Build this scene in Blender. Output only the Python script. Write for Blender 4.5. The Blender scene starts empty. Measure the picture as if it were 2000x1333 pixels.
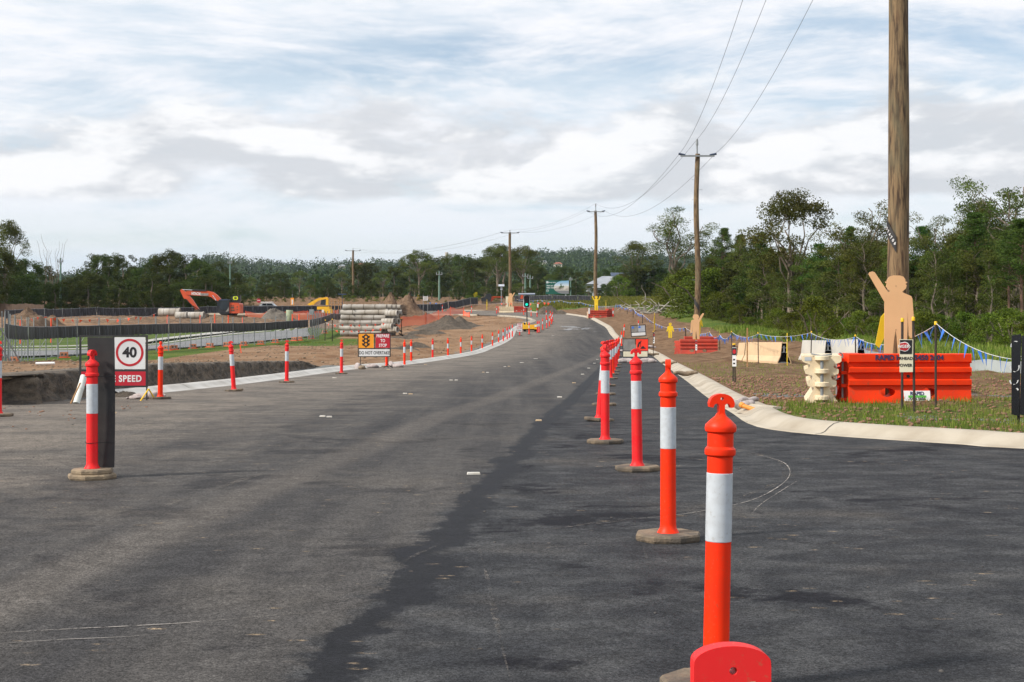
import bpy, bmesh, math, random
import numpy as np
from mathutils import Vector, Matrix, Euler
from mathutils.geometry import tessellate_polygon
R = math.radians
random.seed(7)
rng = np.random.default_rng(7)
scene = bpy.context.scene
COL = scene.collection

# ------------------------------------------------------------------ camera
F = 2000 * 50 / 36.0          # focal length in photo pixels
EYE = 1.345                   # eye height
HZ = 638.0                    # photo row of the horizon
cam_d = bpy.data.cameras.new('camera'); cam = bpy.data.objects.new('camera', cam_d); COL.objects.link(cam)
cam.location = (0, 0, EYE); cam.rotation_euler = (R(90), 0, 0)
cam_d.lens = 50; cam_d.sensor_width = 36; cam_d.shift_y = -(666.5 - HZ) / 2000
cam_d.clip_start = 0.05; cam_d.clip_end = 12000
scene.camera = cam

# ------------------------------------------------------------------ world, sun
SUN_EL, SUN_AZ = 40.0, 245.0   # azimuth clockwise from +Y (photo direction)
world = bpy.data.worlds.new('World'); scene.world = world; world.use_nodes = True
wt = world.node_tree; wt.nodes.clear()
def wn(t, **k):
    n = wt.nodes.new(t)
    for a, b in k.items(): setattr(n, a, b)
    return n
def wl(a, b): wt.links.new(a, b)
def wmath(op, a, b=None, c=None, clamp=False):
    n = wn('ShaderNodeMath', operation=op); n.use_clamp = clamp
    for i, v in enumerate((a, b, c)):
        if v is None: continue
        if isinstance(v, (int, float)): n.inputs[i].default_value = v
        else: wl(v, n.inputs[i])
    return n.outputs[0]
def wmap(v, a, b, c=0.0, d=1.0):
    n = wn('ShaderNodeMapRange', interpolation_type='SMOOTHSTEP')
    wl(v, n.inputs[0])
    for i, q in enumerate((a, b, c, d)): n.inputs[i + 1].default_value = q
    return n.outputs[0]
def wmix(f, a, b):
    n = wn('ShaderNodeMix', data_type='RGBA')
    if isinstance(f, (int, float)): n.inputs[0].default_value = f
    else: wl(f, n.inputs[0])
    for i, v in ((6, a), (7, b)):
        if isinstance(v, tuple): n.inputs[i].default_value = (*v, 1)
        else: wl(v, n.inputs[i])
    return n.outputs[2]
def wnoise(vec, scale, detail=6, rough=.55, w=None, dist=0):
    n = wn('ShaderNodeTexNoise', noise_dimensions='3D'); wl(vec, n.inputs['Vector'])
    n.inputs['Scale'].default_value = scale; n.inputs['Detail'].default_value = detail
    n.inputs['Roughness'].default_value = rough; n.inputs['Distortion'].default_value = dist
    return n.outputs['Fac']
sky = wn('ShaderNodeTexSky', sky_type='NISHITA'); sky.sun_disc = False
sky.sun_elevation = R(SUN_EL); sky.sun_rotation = R(SUN_AZ)
sky.air_density = 1.0; sky.dust_density = 0.6; sky.ozone_density = 1.2
tc = wn('ShaderNodeTexCoord'); sep = wn('ShaderNodeSeparateXYZ'); wl(tc.outputs['Generated'], sep.inputs[0])
dx, dy, dz = sep.outputs
hz = wmath('MAXIMUM', dz, 0.0)
den = wmath('ADD', hz, 0.10)
def cvec(sx, sy, sz, ox=0, oy=0):
    c = wn('ShaderNodeCombineXYZ')
    wl(wmath('MULTIPLY_ADD', wmath('DIVIDE', dx, den), sx, ox), c.inputs[0])
    wl(wmath('MULTIPLY_ADD', wmath('DIVIDE', dy, den), sy, oy), c.inputs[1])
    c.inputs[2].default_value = sz
    return c.outputs[0]
def avec(sx, sz, ox=0):
    c = wn('ShaderNodeCombineXYZ')
    wl(wmath('MULTIPLY_ADD', dx, sx, ox), c.inputs[0]); wl(wmath('MULTIPLY', dy, sx), c.inputs[1])
    wl(wmath('MULTIPLY', dz, sz), c.inputs[2])
    return c.outputs[0]
SKY_MUL = 0.128
skyc = wn('ShaderNodeVectorMath', operation='SCALE'); wl(sky.outputs[0], skyc.inputs[0]); skyc.inputs['Scale'].default_value = SKY_MUL
# pale veil over the blue, thicker toward the horizon
veil = wmap(wnoise(cvec(.55, 1.1, 3.1), 1.0, 5, .5), .27, .66, .28, .95)
veil_h = wmap(dz, .0, .09, 1.0, 0.0)
c1 = wmix(veil, skyc.outputs[0], (.70, .80, .895))
c1 = wmix(wmath('MULTIPLY', veil_h, .93), c1, (.60, .715, .80))
# streaked bright cloud
st = wnoise(avec(3.6, 17.0, 1.7), 1.0, 9, .62, dist=.5)
st2 = wnoise(avec(13.0, 62.0, 5.2), 1.0, 7, .65, dist=.3)
stm = wmath('MULTIPLY', wmap(wmath('ADD', wmath('MULTIPLY', st, .75), wmath('MULTIPLY', st2, .25)), .36, .56), wmap(dz, .02, .13, .35, 1.0))
c2 = wmix(stm, c1, (.95, .96, 1.0))
# cumulus band low over the horizon
band = wmath('MULTIPLY', wmap(dz, .075, .095), wmap(dz, .185, .120))
cu = wnoise(avec(8.0, 21.0, 8.3), 1.0, 10, .57, dist=.15)
cum = wmap(wmath('ADD', cu, wmath('MULTIPLY', band, .30)), .62, .78)
cum = wmath('MULTIPLY', cum, wmap(dz, .078, .092))
# light tops: offset sample upward
cv = wn('ShaderNodeVectorMath', operation='ADD'); wl(avec(8.0, 21.0, 8.3), cv.inputs[0]); cv.inputs[1].default_value = (-.10, 0, .42)
cu2 = wnoise(cv.outputs[0], 1.0, 7, .5, dist=.15)
tops = wmap(wmath('SUBTRACT', cu, cu2), -.06, .09)
cshade = wmix(tops, (.66, .685, .725), (.99, .99, 1.0))
c3 = wmix(wmath('MULTIPLY', cum, .86), c2, cshade)
bg = wn('ShaderNodeBackground'); wl(c3, bg.inputs[0]); bg.inputs[1].default_value = 1.04
wo = wn('ShaderNodeOutputWorld'); wl(bg.outputs[0], wo.inputs[0])
sun_d = bpy.data.lights.new('sun', 'SUN'); sun = bpy.data.objects.new('sun', sun_d); COL.objects.link(sun)
sun_d.energy = 4.9; sun_d.angle = R(5.5); sun_d.color = (1.0, .93, .83)
sv = Vector((math.sin(R(SUN_AZ)) * math.cos(R(SUN_EL)), math.cos(R(SUN_AZ)) * math.cos(R(SUN_EL)), math.sin(R(SUN_EL))))
sun.rotation_euler = sv.to_track_quat('Z', 'Y').to_euler(); sun.location = sv * 50
scene.view_settings.view_transform = 'Standard'; scene.view_settings.look = 'None'
scene.view_settings.gamma = 1; scene.view_settings.exposure = 0.0
scene.cycles.max_bounces = 6; scene.cycles.volume_bounces = 0; scene.cycles.transparent_max_bounces = 16
scene.cycles.use_denoising = True; scene.cycles.denoiser = 'OPENIMAGEDENOISE'; scene.cycles.denoising_input_passes = 'RGB_ALBEDO_NORMAL'; scene.cycles.denoising_prefilter = 'ACCURATE'

# ------------------------------------------------------------------ materials
M = {}
def srgb(r, g, b):
    f = lambda c: (c / 255 / 12.92) if c / 255 <= .04045 else ((c / 255 + .055) / 1.055) ** 2.4
    return (f(r), f(g), f(b))
def nodes_of(m): return m.node_tree.nodes, m.node_tree.links
def mat(name, c1, c2=None, rough=.6, scale=3.0, metal=0.0, bump=0.0, bscale=None, spec=.5, coord='Object', sx=(1, 1, 1), emit=0, lo=.35, hi=.65, detail=5):
    m = bpy.data.materials.new(name); m.use_nodes = True
    N, L = nodes_of(m); b = N['Principled BSDF']
    b.inputs['Roughness'].default_value = rough; b.inputs['Metallic'].default_value = metal
    b.inputs['Specular IOR Level'].default_value = spec
    if c2 is None: c2 = tuple(c * .82 for c in c1)
    tcn = N.new('ShaderNodeTexCoord'); mp = N.new('ShaderNodeMapping'); mp.inputs['Scale'].default_value = sx
    L.new(tcn.outputs[coord], mp.inputs[0])
    nz = N.new('ShaderNodeTexNoise'); nz.inputs['Scale'].default_value = scale; nz.inputs['Detail'].default_value = detail
    L.new(mp.outputs[0], nz.inputs['Vector'])
    mr = N.new('ShaderNodeMapRange'); mr.inputs[1].default_value = lo; mr.inputs[2].default_value = hi
    L.new(nz.outputs['Fac'], mr.inputs[0])
    mx = N.new('ShaderNodeMix'); mx.data_type = 'RGBA'; L.new(mr.outputs[0], mx.inputs[0])
    mx.inputs[6].default_value = (*c1, 1); mx.inputs[7].default_value = (*c2, 1)
    L.new(mx.outputs[2], b.inputs['Base Color'])
    if bump:
        nb = N.new('ShaderNodeTexNoise'); nb.inputs['Scale'].default_value = bscale or scale * 4; nb.inputs['Detail'].default_value = 6
        L.new(mp.outputs[0], nb.inputs['Vector'])
        bp = N.new('ShaderNodeBump'); bp.inputs['Strength'].default_value = bump; bp.inputs['Distance'].default_value = .02
        L.new(nb.outputs['Fac'], bp.inputs['Height']); L.new(bp.outputs[0], b.inputs['Normal'])
    if emit:
        L.new(mx.outputs[2], b.inputs['Emission Color']); b.inputs['Emission Strength'].default_value = emit
    M[name] = m
    return m

# node helper bound to a material
class NG:
    def __init__(s, m): s.N, s.L = nodes_of(m)
    def put(s, v, sock):
        if isinstance(v, (int, float)): sock.default_value = v
        elif isinstance(v, tuple): sock.default_value = (*v, 1) if len(v) == 3 and sock.type == 'RGBA' else v
        else: s.L.new(v, sock)
    def m(s, op, a, b=0.0, c=0.0, clamp=False):
        n = s.N.new('ShaderNodeMath'); n.operation = op; n.use_clamp = clamp
        for i, v in enumerate((a, b, c)): s.put(v, n.inputs[i])
        return n.outputs[0]
    def r(s, v, a, b, c=0.0, d=1.0):
        n = s.N.new('ShaderNodeMapRange'); n.interpolation_type = 'SMOOTHSTEP'; s.put(v, n.inputs[0])
        for i, q in enumerate((a, b, c, d)): n.inputs[i + 1].default_value = q
        return n.outputs[0]
    def mix(s, f, a, b):
        n = s.N.new('ShaderNodeMix'); n.data_type = 'RGBA'; s.put(f, n.inputs[0]); s.put(a, n.inputs[6]); s.put(b, n.inputs[7])
        return n.outputs[2]
    def noise(s, vec, sc, det=5, ro=.5, dist=0.0):
        n = s.N.new('ShaderNodeTexNoise'); s.L.new(vec, n.inputs['Vector']); n.inputs['Scale'].default_value = sc
        n.inputs['Detail'].default_value = det; n.inputs['Roughness'].default_value = ro; n.inputs['Distortion'].default_value = dist
        return n.outputs['Fac']
    def vor(s, vec, sc, feat='F1'):
        n = s.N.new('ShaderNodeTexVoronoi'); n.feature = feat; s.L.new(vec, n.inputs['Vector']); n.inputs['Scale'].default_value = sc
        return n.outputs['Distance'], n.outputs['Color'] if feat == 'F1' else None
    def coord(s, sx=(1, 1, 1), which='Object'):
        t = s.N.new('ShaderNodeTexCoord'); mp = s.N.new('ShaderNodeMapping'); mp.inputs['Scale'].default_value = sx
        s.L.new(t.outputs[which], mp.inputs[0]); return mp.outputs[0]
    def bump(s, h, st, dist=.02):
        n = s.N.new('ShaderNodeBump'); n.inputs['Strength'].default_value = st; n.inputs['Distance'].default_value = dist
        s.L.new(h, n.inputs['Height']); return n.outputs[0]
    @property
    def bsdf(s): return s.N['Principled BSDF']
def newmat(name):
    m = bpy.data.materials.new(name); m.use_nodes = True; M[name] = m
    return m, NG(m)

mat('orange_plastic', (.90, .034, .003), (.80, .030, .005), spec=.2, rough=.45, scale=6, bump=.03)
mat('pink_plastic', (.78, .014, .020), (.72, .030, .028), spec=.2, rough=.5, scale=5, bump=.03)
mat('sleeve', (.52, .56, .60), (.47, .50, .53), rough=.38, scale=30, bump=.06, bscale=300)
mat('rubber', (.085, .07, .055), (.20, .15, .10), rough=.9, scale=7, bump=.5, bscale=40, lo=.4, hi=.62)
mat('rubber_tan', (.30, .23, .15), (.17, .13, .09), rough=.95, scale=9, bump=.5, bscale=40)
mat('path_concrete', (.40, .39, .36), (.34, .33, .30), rough=.9, scale=.3)
mat('concrete', (.40, .355, .285), (.27, .225, .165), rough=.85, scale=1.6, bump=.08, bscale=40, detail=9, lo=.42, hi=.72)
mat('concrete_new', (.48, .47, .445), (.34, .32, .29), rough=.85, scale=1.6, detail=9, lo=.42, hi=.72, bump=.2, bscale=40)
mat('black_steel', (.018, .018, .02), (.03, .028, .028), rough=.5, scale=8)
mat('picket_black', (.02, .018, .017), (.05, .03, .02), rough=.6, scale=12)
mat('galv', (.27, .29, .30), (.20, .215, .225), rough=.5, metal=.2, scale=5)
mat('white_panel', (.72, .72, .72), (.62, .62, .62), rough=.5, scale=3)
mat('cream_panel', (.74, .69, .52), (.66, .60, .44), rough=.6, scale=6)
mat('red_panel', (.50, .010, .025), (.44, .012, .03), rough=.4, scale=4)
mat('ring_red', (.50, .012, .02), (.42, .012, .02), rough=.4)
mat('fluoro_red', (.95, .035, .012), (.85, .04, .015), rough=.5)
mat('amber_panel', (.88, .33, .012), (.78, .29, .01), rough=.4)
mat('grey_panel', (.17, .165, .155), (.27, .26, .245), rough=.55, scale=4)
mat('silver_panel', (.42, .45, .50), (.34, .36, .40), rough=.35, scale=3)
mat('ink', (.012, .012, .014), rough=.5)
mat('paint_white', (.80, .80, .80), rough=.5)
mat('ink_blue', (.02, .03, .10), rough=.6)
mat('barrier_orange', (.84, .045, .005), (.66, .038, .008), spec=.15, rough=.55, scale=2.2, bump=.05)
mat('barrier_red', (.55, .06, .03), (.42, .045, .025), rough=.6, scale=2.5, bump=.05)
mat('barrier_cream', (.74, .64, .45), (.62, .50, .33), rough=.55, scale=4, bump=.05)
mat('jersey_tan', (.66, .46, .27), (.56, .40, .24), rough=.6, scale=.8, sx=(1, 1, 3))
mat('jersey_grey', (.52, .50, .45), (.42, .41, .38), rough=.6, scale=.8)
mat('cap_yellow', (.90, .55, .01), (.78, .46, .01), rough=.5)
mat('cut_tan', (.72, .44, .22), (.67, .40, .20), rough=.7, scale=2)
mat('cut_yellow', (.86, .62, .02), (.78, .52, .02), rough=.6, scale=2)
mat('timber_stake', (.45, .24, .10), (.30, .16, .07), rough=.8, scale=10)
mat('flag_blue', (.03, .13, .55), (.04, .18, .62), rough=.6)
mat('flag_orange', (.90, .10, .03), (.80, .08, .03), rough=.6)
mat('rope', (.62, .62, .60), rough=.8)
mat('cloth_black', (.012, .013, .017), (.035, .037, .045), rough=.75, scale=1.6, sx=(2.2, 2.2, .5), bump=.4, bscale=4, lo=.42, hi=.7)
mat('block_clay', (.55, .20, .10), (.42, .14, .08), rough=.85, scale=5)
mat('sack', (.42, .37, .36), (.30, .26, .25), rough=.9, scale=10, bump=.4)
mat('sack_brown', (.25, .19, .13), (.16, .12, .08), rough=.95, scale=10, bump=.4)
mat('pipe_concrete', (.42, .40, .37), (.28, .25, .21), rough=.85, scale=1.2, bump=.2, bscale=20)
mat('pvc', (.68, .70, .66), (.55, .57, .52), rough=.45, scale=4)
mat('exc_orange', (.62, .085, .022), (.48, .07, .025), rough=.45, scale=1.5)
mat('exc_dark', (.012, .014, .018), (.025, .027, .03), rough=.35, scale=2)
mat('glass_dark', (.012, .016, .02), (.02, .028, .036), rough=.12, scale=1, spec=.45)
mat('track_soil', (.13, .095, .065), (.07, .055, .04), rough=.9, scale=3, bump=.4)
mat('chrome', (.75, .75, .78), rough=.2, metal=.9)
mat('machine_yellow', (.80, .45, .015), (.68, .38, .02), rough=.45, scale=2)
mat('car_silver', (.50, .54, .58), (.45, .49, .53), rough=.3, metal=.3)
mat('tyre', (.02, .02, .02), rough=.9)
mat('sign_green', (.008, .105, .075), (.008, .09, .065), rough=.5)
mat('green_pole', (.10, .19, .15), (.16, .24, .19), rough=.8, scale=2)
mat('solar', (.03, .05, .09), (.05, .07, .12), rough=.15, scale=5)
mat('led_green', (.0, .75, .50), rough=.3, emit=1.3)
mat('lens_off', (.03, .012, .012), rough=.3)
mat('roof_grey', (.30, .32, .35), (.24, .26, .29), rough=.6, scale=.4)
mat('wall_cream', (.62, .58, .50), (.54, .50, .43), rough=.8, scale=.4)
mat('wall_brick', (.40, .20, .13), (.33, .17, .11), rough=.85, scale=.6)
mat('roof_red', (.32, .12, .08), (.26, .10, .07), rough=.8, scale=.4)
mat('stone_tower', (.42, .38, .32), (.34, .31, .27), rough=.9, scale=.3)
mat('timber_fence', (.16, .11, .08), (.10, .07, .05), rough=.85, scale=3, sx=(5, 5, .3))
mat('silt_cloth', (.36, .40, .40), (.28, .31, .31), rough=.8, scale=1.5)
mat('marker_white', (.75, .73, .68), (.62, .58, .50), rough=.6, scale=20)
mat('marker_tan', (.66, .48, .28), (.5, .38, .24), rough=.7, scale=20)
mat('bark', (.17, .135, .10), (.09, .07, .055), rough=.9, scale=2, sx=(1, 1, .2), bump=.4)
mat('bark_pale', (.22, .18, .14), (.12, .095, .07), rough=.85, scale=1.2, sx=(1, 1, .3))
mat('bark_pine', (.20, .105, .07), (.13, .085, .065), rough=.9, scale=2, sx=(1, 1, .2), bump=.4)
mat('dead_wood', (.42, .39, .34), (.28, .26, .22), rough=.9, scale=2)
mat('stone_dark', (.09, .085, .08), (.05, .047, .045), rough=.95, scale=20)
mat('blue_metal', (.20, .215, .22), (.12, .13, .135), rough=.9, scale=30)
mat('stone_red', (.25, .13, .08), (.18, .10, .07), rough=.95, scale=20)
mat('banner', (.008, .008, .010), (.014, .014, .018), rough=.25, scale=3)

def grime(name, col, amount, thr=.60):
    m = M[name]; g = NG(m); src = g.bsdf.inputs['Base Color'].links[0].from_socket
    v = g.coord(); a = g.r(g.noise(g.coord((1, 1, .45)), 9, 8, .7), thr, thr + .10); b = g.r(g.noise(v, 60, 5, .7), .58, .66)
    f = g.m('MULTIPLY', g.m('MAXIMUM', a, g.m('MULTIPLY', b, .6)), amount); g.put(g.mix(f, src, col), g.bsdf.inputs['Base Color'])
grime('orange_plastic', (.20, .10, .05), .45, .63); grime('pink_plastic', (.30, .14, .07), .5, .60); grime('sleeve', (.30, .26, .20), .45, .60)
grime('barrier_orange', (.20, .09, .05), .45, .57); grime('barrier_cream', (.30, .22, .14), .5, .55); grime('barrier_red', (.25, .14, .10), .5, .55); grime('black_steel', (.07, .06, .05), .5, .56)
grime('jersey_tan', (.30, .22, .15), .4, .58); grime('white_panel', (.45, .42, .36), .4, .62); grime('red_panel', (.25, .05, .04), .4, .62)
# weathered hardwood pole: long vertical grain, cracks and patches
m, g = newmat('pole_wood')
v = g.coord((1, 1, .09)); v2 = g.coord((1, 1, .35))
n1 = g.noise(v, 22, 8, .6, .3); n2 = g.noise(v2, 3.0, 5); n3 = g.noise(v, 60, 4, .6)
c = g.mix(g.r(n1, .36, .62), (.050, .030, .018), (.225, .150, .078)); c = g.mix(g.r(n2, .5, .68, 0, .6), c, (.155, .135, .08))
c = g.mix(g.r(n2, .28, .42, .7, 0), c, (.16, .08, .04)); c = g.mix(g.r(n3, .3, .4, .65, 0), c, (.06, .042, .028))
g.put(c, g.bsdf.inputs['Base Color']); g.bsdf.inputs['Roughness'].default_value = .9
g.L.new(g.bump(n1, .8, .02), g.bsdf.inputs['Normal'])

# see-through mesh materials: real openings too fine to model
def meshmat(name, col, cover):
    m, g = newmat(name)
    out = [n for n in g.N if n.type == 'OUTPUT_MATERIAL'][0]
    g.put(col, g.bsdf.inputs['Base Color']); g.bsdf.inputs['Roughness'].default_value = .6
    tr = g.N.new('ShaderNodeBsdfTransparent'); mx = g.N.new('ShaderNodeMixShader')
    mx.inputs[0].default_value = cover
    g.L.new(tr.outputs[0], mx.inputs[1]); g.L.new(g.bsdf.outputs[0], mx.inputs[2]); g.L.new(mx.outputs[0], out.inputs[0])
meshmat('wire_infill', (.30, .32, .33), .10)
meshmat('orange_mesh', (.95, .16, .07), .62)

def leafmat(name, cols, transl=.25):
    m, g = newmat(name)
    out = [n for n in g.N if n.type == 'OUTPUT_MATERIAL'][0]
    at = g.N.new('ShaderNodeAttribute'); at.attribute_name = 'var'
    oi = g.N.new('ShaderNodeObjectInfo')
    c = g.mix(g.r(at.outputs['Fac'], 0, 1), cols[0], cols[1])
    c = g.mix(g.r(g.noise(g.coord(), .35, 3), .45, .7, 0, .6), c, cols[2])
    hs = g.N.new('ShaderNodeHueSaturation'); g.L.new(c, hs.inputs['Color'])
    g.L.new(g.m('MULTIPLY_ADD', oi.outputs['Random'], .06, .47), hs.inputs['Hue'])
    g.L.new(g.m('MULTIPLY_ADD', oi.outputs['Random'], .5, .75), hs.inputs['Value'])
    g.L.new(hs.outputs[0], g.bsdf.inputs['Base Color']); g.bsdf.inputs['Roughness'].default_value = .55
    g.bsdf.inputs['Specular IOR Level'].default_value = .10
    tl = g.N.new('ShaderNodeBsdfTranslucent'); g.L.new(hs.outputs[0], tl.inputs[0])
    mx = g.N.new('ShaderNodeMixShader'); mx.inputs[0].default_value = transl
    g.L.new(g.bsdf.outputs[0], mx.inputs[1]); g.L.new(tl.outputs[0], mx.inputs[2]); g.L.new(mx.outputs[0], out.inputs[0])
leafmat('leaf_euc', [(.036, .056, .010), (.130, .155, .030), (.09, .08, .020)])
leafmat('leaf_dark', [(.024, .042, .008), (.082, .110, .020), (.06, .066, .014)])
leafmat('leaf_pine', [(.026, .060, .012), (.095, .150, .026), (.06, .09, .018)])
leafmat('leaf_bush', [(.042, .068, .008), (.150, .195, .022), (.11, .11, .02)])
leafmat('leaf_wattle', [(.30, .28, .02), (.55, .45, .02), (.25, .28, .03)])
leafmat('leaf_far', [(.020, .038, .018), (.062, .084, .036), (.05, .055, .025)], .1)
M['leaf_far'].node_tree.nodes['Principled BSDF'].inputs['Specular IOR Level'].default_value = .05
leafmat('grass_blade', [(.08, .12, .014), (.22, .25, .045), (.30, .25, .09)], .35)

# ------------------------------------------------------------------ mesh helpers
class MB:
    def __init__(s): s.v = []; s.f = []
    def add(s, vs, fs):
        o = len(s.v); s.v += [tuple(p) for p in vs]; s.f += [tuple(i + o for i in q) for q in fs]; return s
    def box(s, c, size, rot=None):
        hx, hy, hz = size[0] / 2, size[1] / 2, size[2] / 2
        vs = [Vector((x, y, z)) for x in (-hx, hx) for y in (-hy, hy) for z in (-hz, hz)]
        if rot is not None:
            e = Euler(rot).to_matrix(); vs = [e @ p for p in vs]
        c = Vector(c)
        return s.add([p + c for p in vs], [(0, 1, 3, 2), (4, 6, 7, 5), (0, 4, 5, 1), (2, 3, 7, 6), (0, 2, 6, 4), (1, 5, 7, 3)])
    def tube(s, p0, p1, r0, r1=None, n=10, caps=True):
        r1 = r0 if r1 is None else r1
        p0, p1 = Vector(p0), Vector(p1); a = (p1 - p0)
        if a.length < 1e-6: return s
        q = a.to_track_quat('Z', 'Y').to_matrix(); vs = []
        for p, r in ((p0, r0), (p1, r1)):
            for i in range(n):
                t = 2 * math.pi * i / n; vs.append(p + q @ Vector((math.cos(t) * r, math.sin(t) * r, 0)))
        fs = [(i, (i + 1) % n, n + (i + 1) % n, n + i) for i in range(n)]
        if caps: fs += [tuple(reversed(range(n))), tuple(range(n, 2 * n))]
        return s.add(vs, fs)
    def path(s, pts, rs, n=8):
        pts = [Vector(p) for p in pts]
        if isinstance(rs, (int, float)): rs = [rs] * len(pts)
        vs = []; fs = []; ux = None
        for k, p in enumerate(pts):
            a = (pts[min(k + 1, len(pts) - 1)] - pts[max(k - 1, 0)]).normalized()
            if ux is None: ux = Vector((1, 0, 0)) if abs(a.x) < .9 else Vector((0, 1, 0))
            ux = (ux - a * ux.dot(a)).normalized(); uy = a.cross(ux)
            for i in range(n):
                t = 2 * math.pi * i / n; vs.append(p + ux * (math.cos(t) * rs[k]) + uy * (math.sin(t) * rs[k]))
        for k in range(len(pts) - 1):
            for i in range(n): fs.append((k * n + i, k * n + (i + 1) % n, (k + 1) * n + (i + 1) % n, (k + 1) * n + i))
        fs += [tuple(reversed(range(n))), tuple(range((len(pts) - 1) * n, len(pts) * n))]
        return s.add(vs, fs)
    def lathe(s, prof, n=24, c=(0, 0, 0)):
        vs = []; fs = []
        for r, z in prof:
            for i in range(n):
                t = 2 * math.pi * i / n; vs.append((c[0] + r * math.cos(t), c[1] + r * math.sin(t), c[2] + z))
        for k in range(len(prof) - 1):
            for i in range(n): fs.append((k * n + i, k * n + (i + 1) % n, (k + 1) * n + (i + 1) % n, (k + 1) * n + i))
        fs += [tuple(reversed(range(n))), tuple(range((len(prof) - 1) * n, len(prof) * n))]
        return s.add(vs, fs)
    def prism(s, outer, t, holes=(), mtx=None):
        """outline in local XZ plane, thickness t along Y (front face at -t/2)"""
        loops = [list(outer)] + [list(h) for h in holes]
        tris = tessellate_polygon([[Vector((x, z, 0)) for x, z in l] for l in loops])
        flat = [p for l in loops for p in l]; n = len(flat)
        vs = [Vector((x, -t / 2, z)) for x, z in flat] + [Vector((x, t / 2, z)) for x, z in flat]
        fs = []
        for a, b, c in tris:
            fs.append((a, b, c)); fs.append((n + c, n + b, n + a))
        o = 0
        for l in loops:
            k = len(l)
            for i in range(k): fs.append((o + i, o + (i + 1) % k, n + o + (i + 1) % k, n + o + i))
            o += k
        if mtx is not None: vs = [mtx @ p for p in vs]
        return s.add(vs, fs)
    def extrude_x(s, prof, x0, x1):
        """closed (y,z) profile extruded along X"""
        n = len(prof); vs = [(x0, y, z) for y, z in prof] + [(x1, y, z) for y, z in prof]
        fs = [(i, (i + 1) % n, n + (i + 1) % n, n + i) for i in range(n)]
        tris = tessellate_polygon([[Vector((y, z, 0)) for y, z in prof]])
        for a, b, c in tris: fs.append((a, b, c)); fs.append((n + c, n + b, n + a))
        return s.add(vs, fs)
    def blob(s, c, r, seed=0, amp=.15, nu=14, nv=9, flat=False):
        rr = random.Random(seed); ph = [rr.uniform(0, 6.28) for _ in range(6)]
        vs = []; fs = []
        for j in range(nv + 1):
            th = math.pi * j / nv
            for i in range(nu):
                p = 2 * math.pi * i / nu
                k = 1 + amp * (math.sin(2 * p + ph[0] + th) + .6 * math.sin(3 * p + ph[1] - 2 * th) + .5 * math.sin(5 * th + ph[2] + p)) * math.sin(th)
                z = math.cos(th) * r[2] * k
                if flat: z = max(z, -r[2] * .5)
                vs.append((c[0] + math.sin(th) * math.cos(p) * r[0] * k, c[1] + math.sin(th) * math.sin(p) * r[1] * k, c[2] + z))
        for j in range(nv):
            for i in range(nu): fs.append((j * nu + i, (j + 1) * nu + i, (j + 1) * nu + (i + 1) % nu, j * nu + (i + 1) % nu))
        return s.add(vs, fs)
    def mesh(s, name, material, smooth=False, fix=True):
        me = bpy.data.meshes.new(name); me.from_pydata(s.v, [], s.f)
        if fix:
            bm = bmesh.new(); bm.from_mesh(me); bmesh.ops.recalc_face_normals(bm, faces=bm.faces); bm.to_mesh(me); bm.free()
        if smooth:
            me.shade_smooth()
            if smooth == 'auto': me.set_sharp_from_angle(angle=R(35))
        me.materials.append(material); return me
    def build(s, name, material, parent=None, smooth=False, loc=None, fix=True):
        if isinstance(material, str): material = M[material]
        o = bpy.data.objects.new(name, s.mesh(name, material, smooth, fix)); COL.objects.link(o)
        if parent is not None: o.parent = parent
        if loc is not None: o.location = loc
        return o
def tag(o, label=None, cat=None, group=None, kind=None):
    if label: o['label'] = label
    if cat: o['category'] = cat
    if group: o['group'] = group
    if kind: o['kind'] = kind
    return o
def thing(name, label, cat, loc=(0, 0, 0), rotz=0, group=None, rot=None, scale=None):
    o = bpy.data.objects.new(name, None); COL.objects.link(o); o.empty_display_size = .1
    o.location = loc; o.rotation_euler = rot if rot else (0, 0, rotz)
    if scale: o.scale = (scale,) * 3 if isinstance(scale, (int, float)) else scale
    return tag(o, label, cat, group)
kids = {}
def children(o): return [c for c in COL.objects if c.parent == o]
def dup(root, loc, rotz=0, label=None, group=None, rot=None, scale=None, _k={}):
    r = root.copy(); COL.objects.link(r); r.location = loc; r.rotation_euler = rot if rot else (0, 0, rotz)
    if scale: r.scale = (scale,) * 3 if isinstance(scale, (int, float)) else scale
    if label: r['label'] = label
    if group: r['group'] = group
    if root.name not in _k: _k[root.name] = [(c, children(c)) for c in children(root)]
    for ch, gs in _k[root.name]:
        c = ch.copy(); COL.objects.link(c); c.parent = r
        for q in gs:
            d = q.copy(); COL.objects.link(d); d.parent = c
    return r
def text(body, size, material, parent, loc, rot=(R(90), 0, 0), name='lettering', bold=0.0, extrude=.002, align='CENTER', sx=1.0, spacing=1.0):
    cu = bpy.data.curves.new('t', 'FONT'); cu.body = body; cu.size = size; cu.align_x = align; cu.align_y = 'CENTER'
    cu.offset = bold * size; cu.extrude = extrude; cu.space_character = spacing; cu.resolution_u = 4
    to = bpy.data.objects.new('t', cu); COL.objects.link(to)
    bpy.context.view_layer.update()
    dg = bpy.context.evaluated_depsgraph_get()
    me = bpy.data.meshes.new_from_object(to.evaluated_get(dg)); COL.objects.unlink(to); bpy.data.objects.remove(to)
    me.materials.clear(); me.materials.append(M[material] if isinstance(material, str) else material)
    o = bpy.data.objects.new(name, me); COL.objects.link(o); o.parent = parent
    o.location = loc; o.rotation_euler = rot; o.scale = (sx, 1, 1)
    return o
def arc(cx, cz, r, a0, a1, n=12, rz=None):
    rz = rz or r
    return [(cx + r * math.cos(R(a0 + (a1 - a0) * i / n)), cz + rz * math.sin(R(a0 + (a1 - a0) * i / n))) for i in range(n + 1)]
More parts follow.
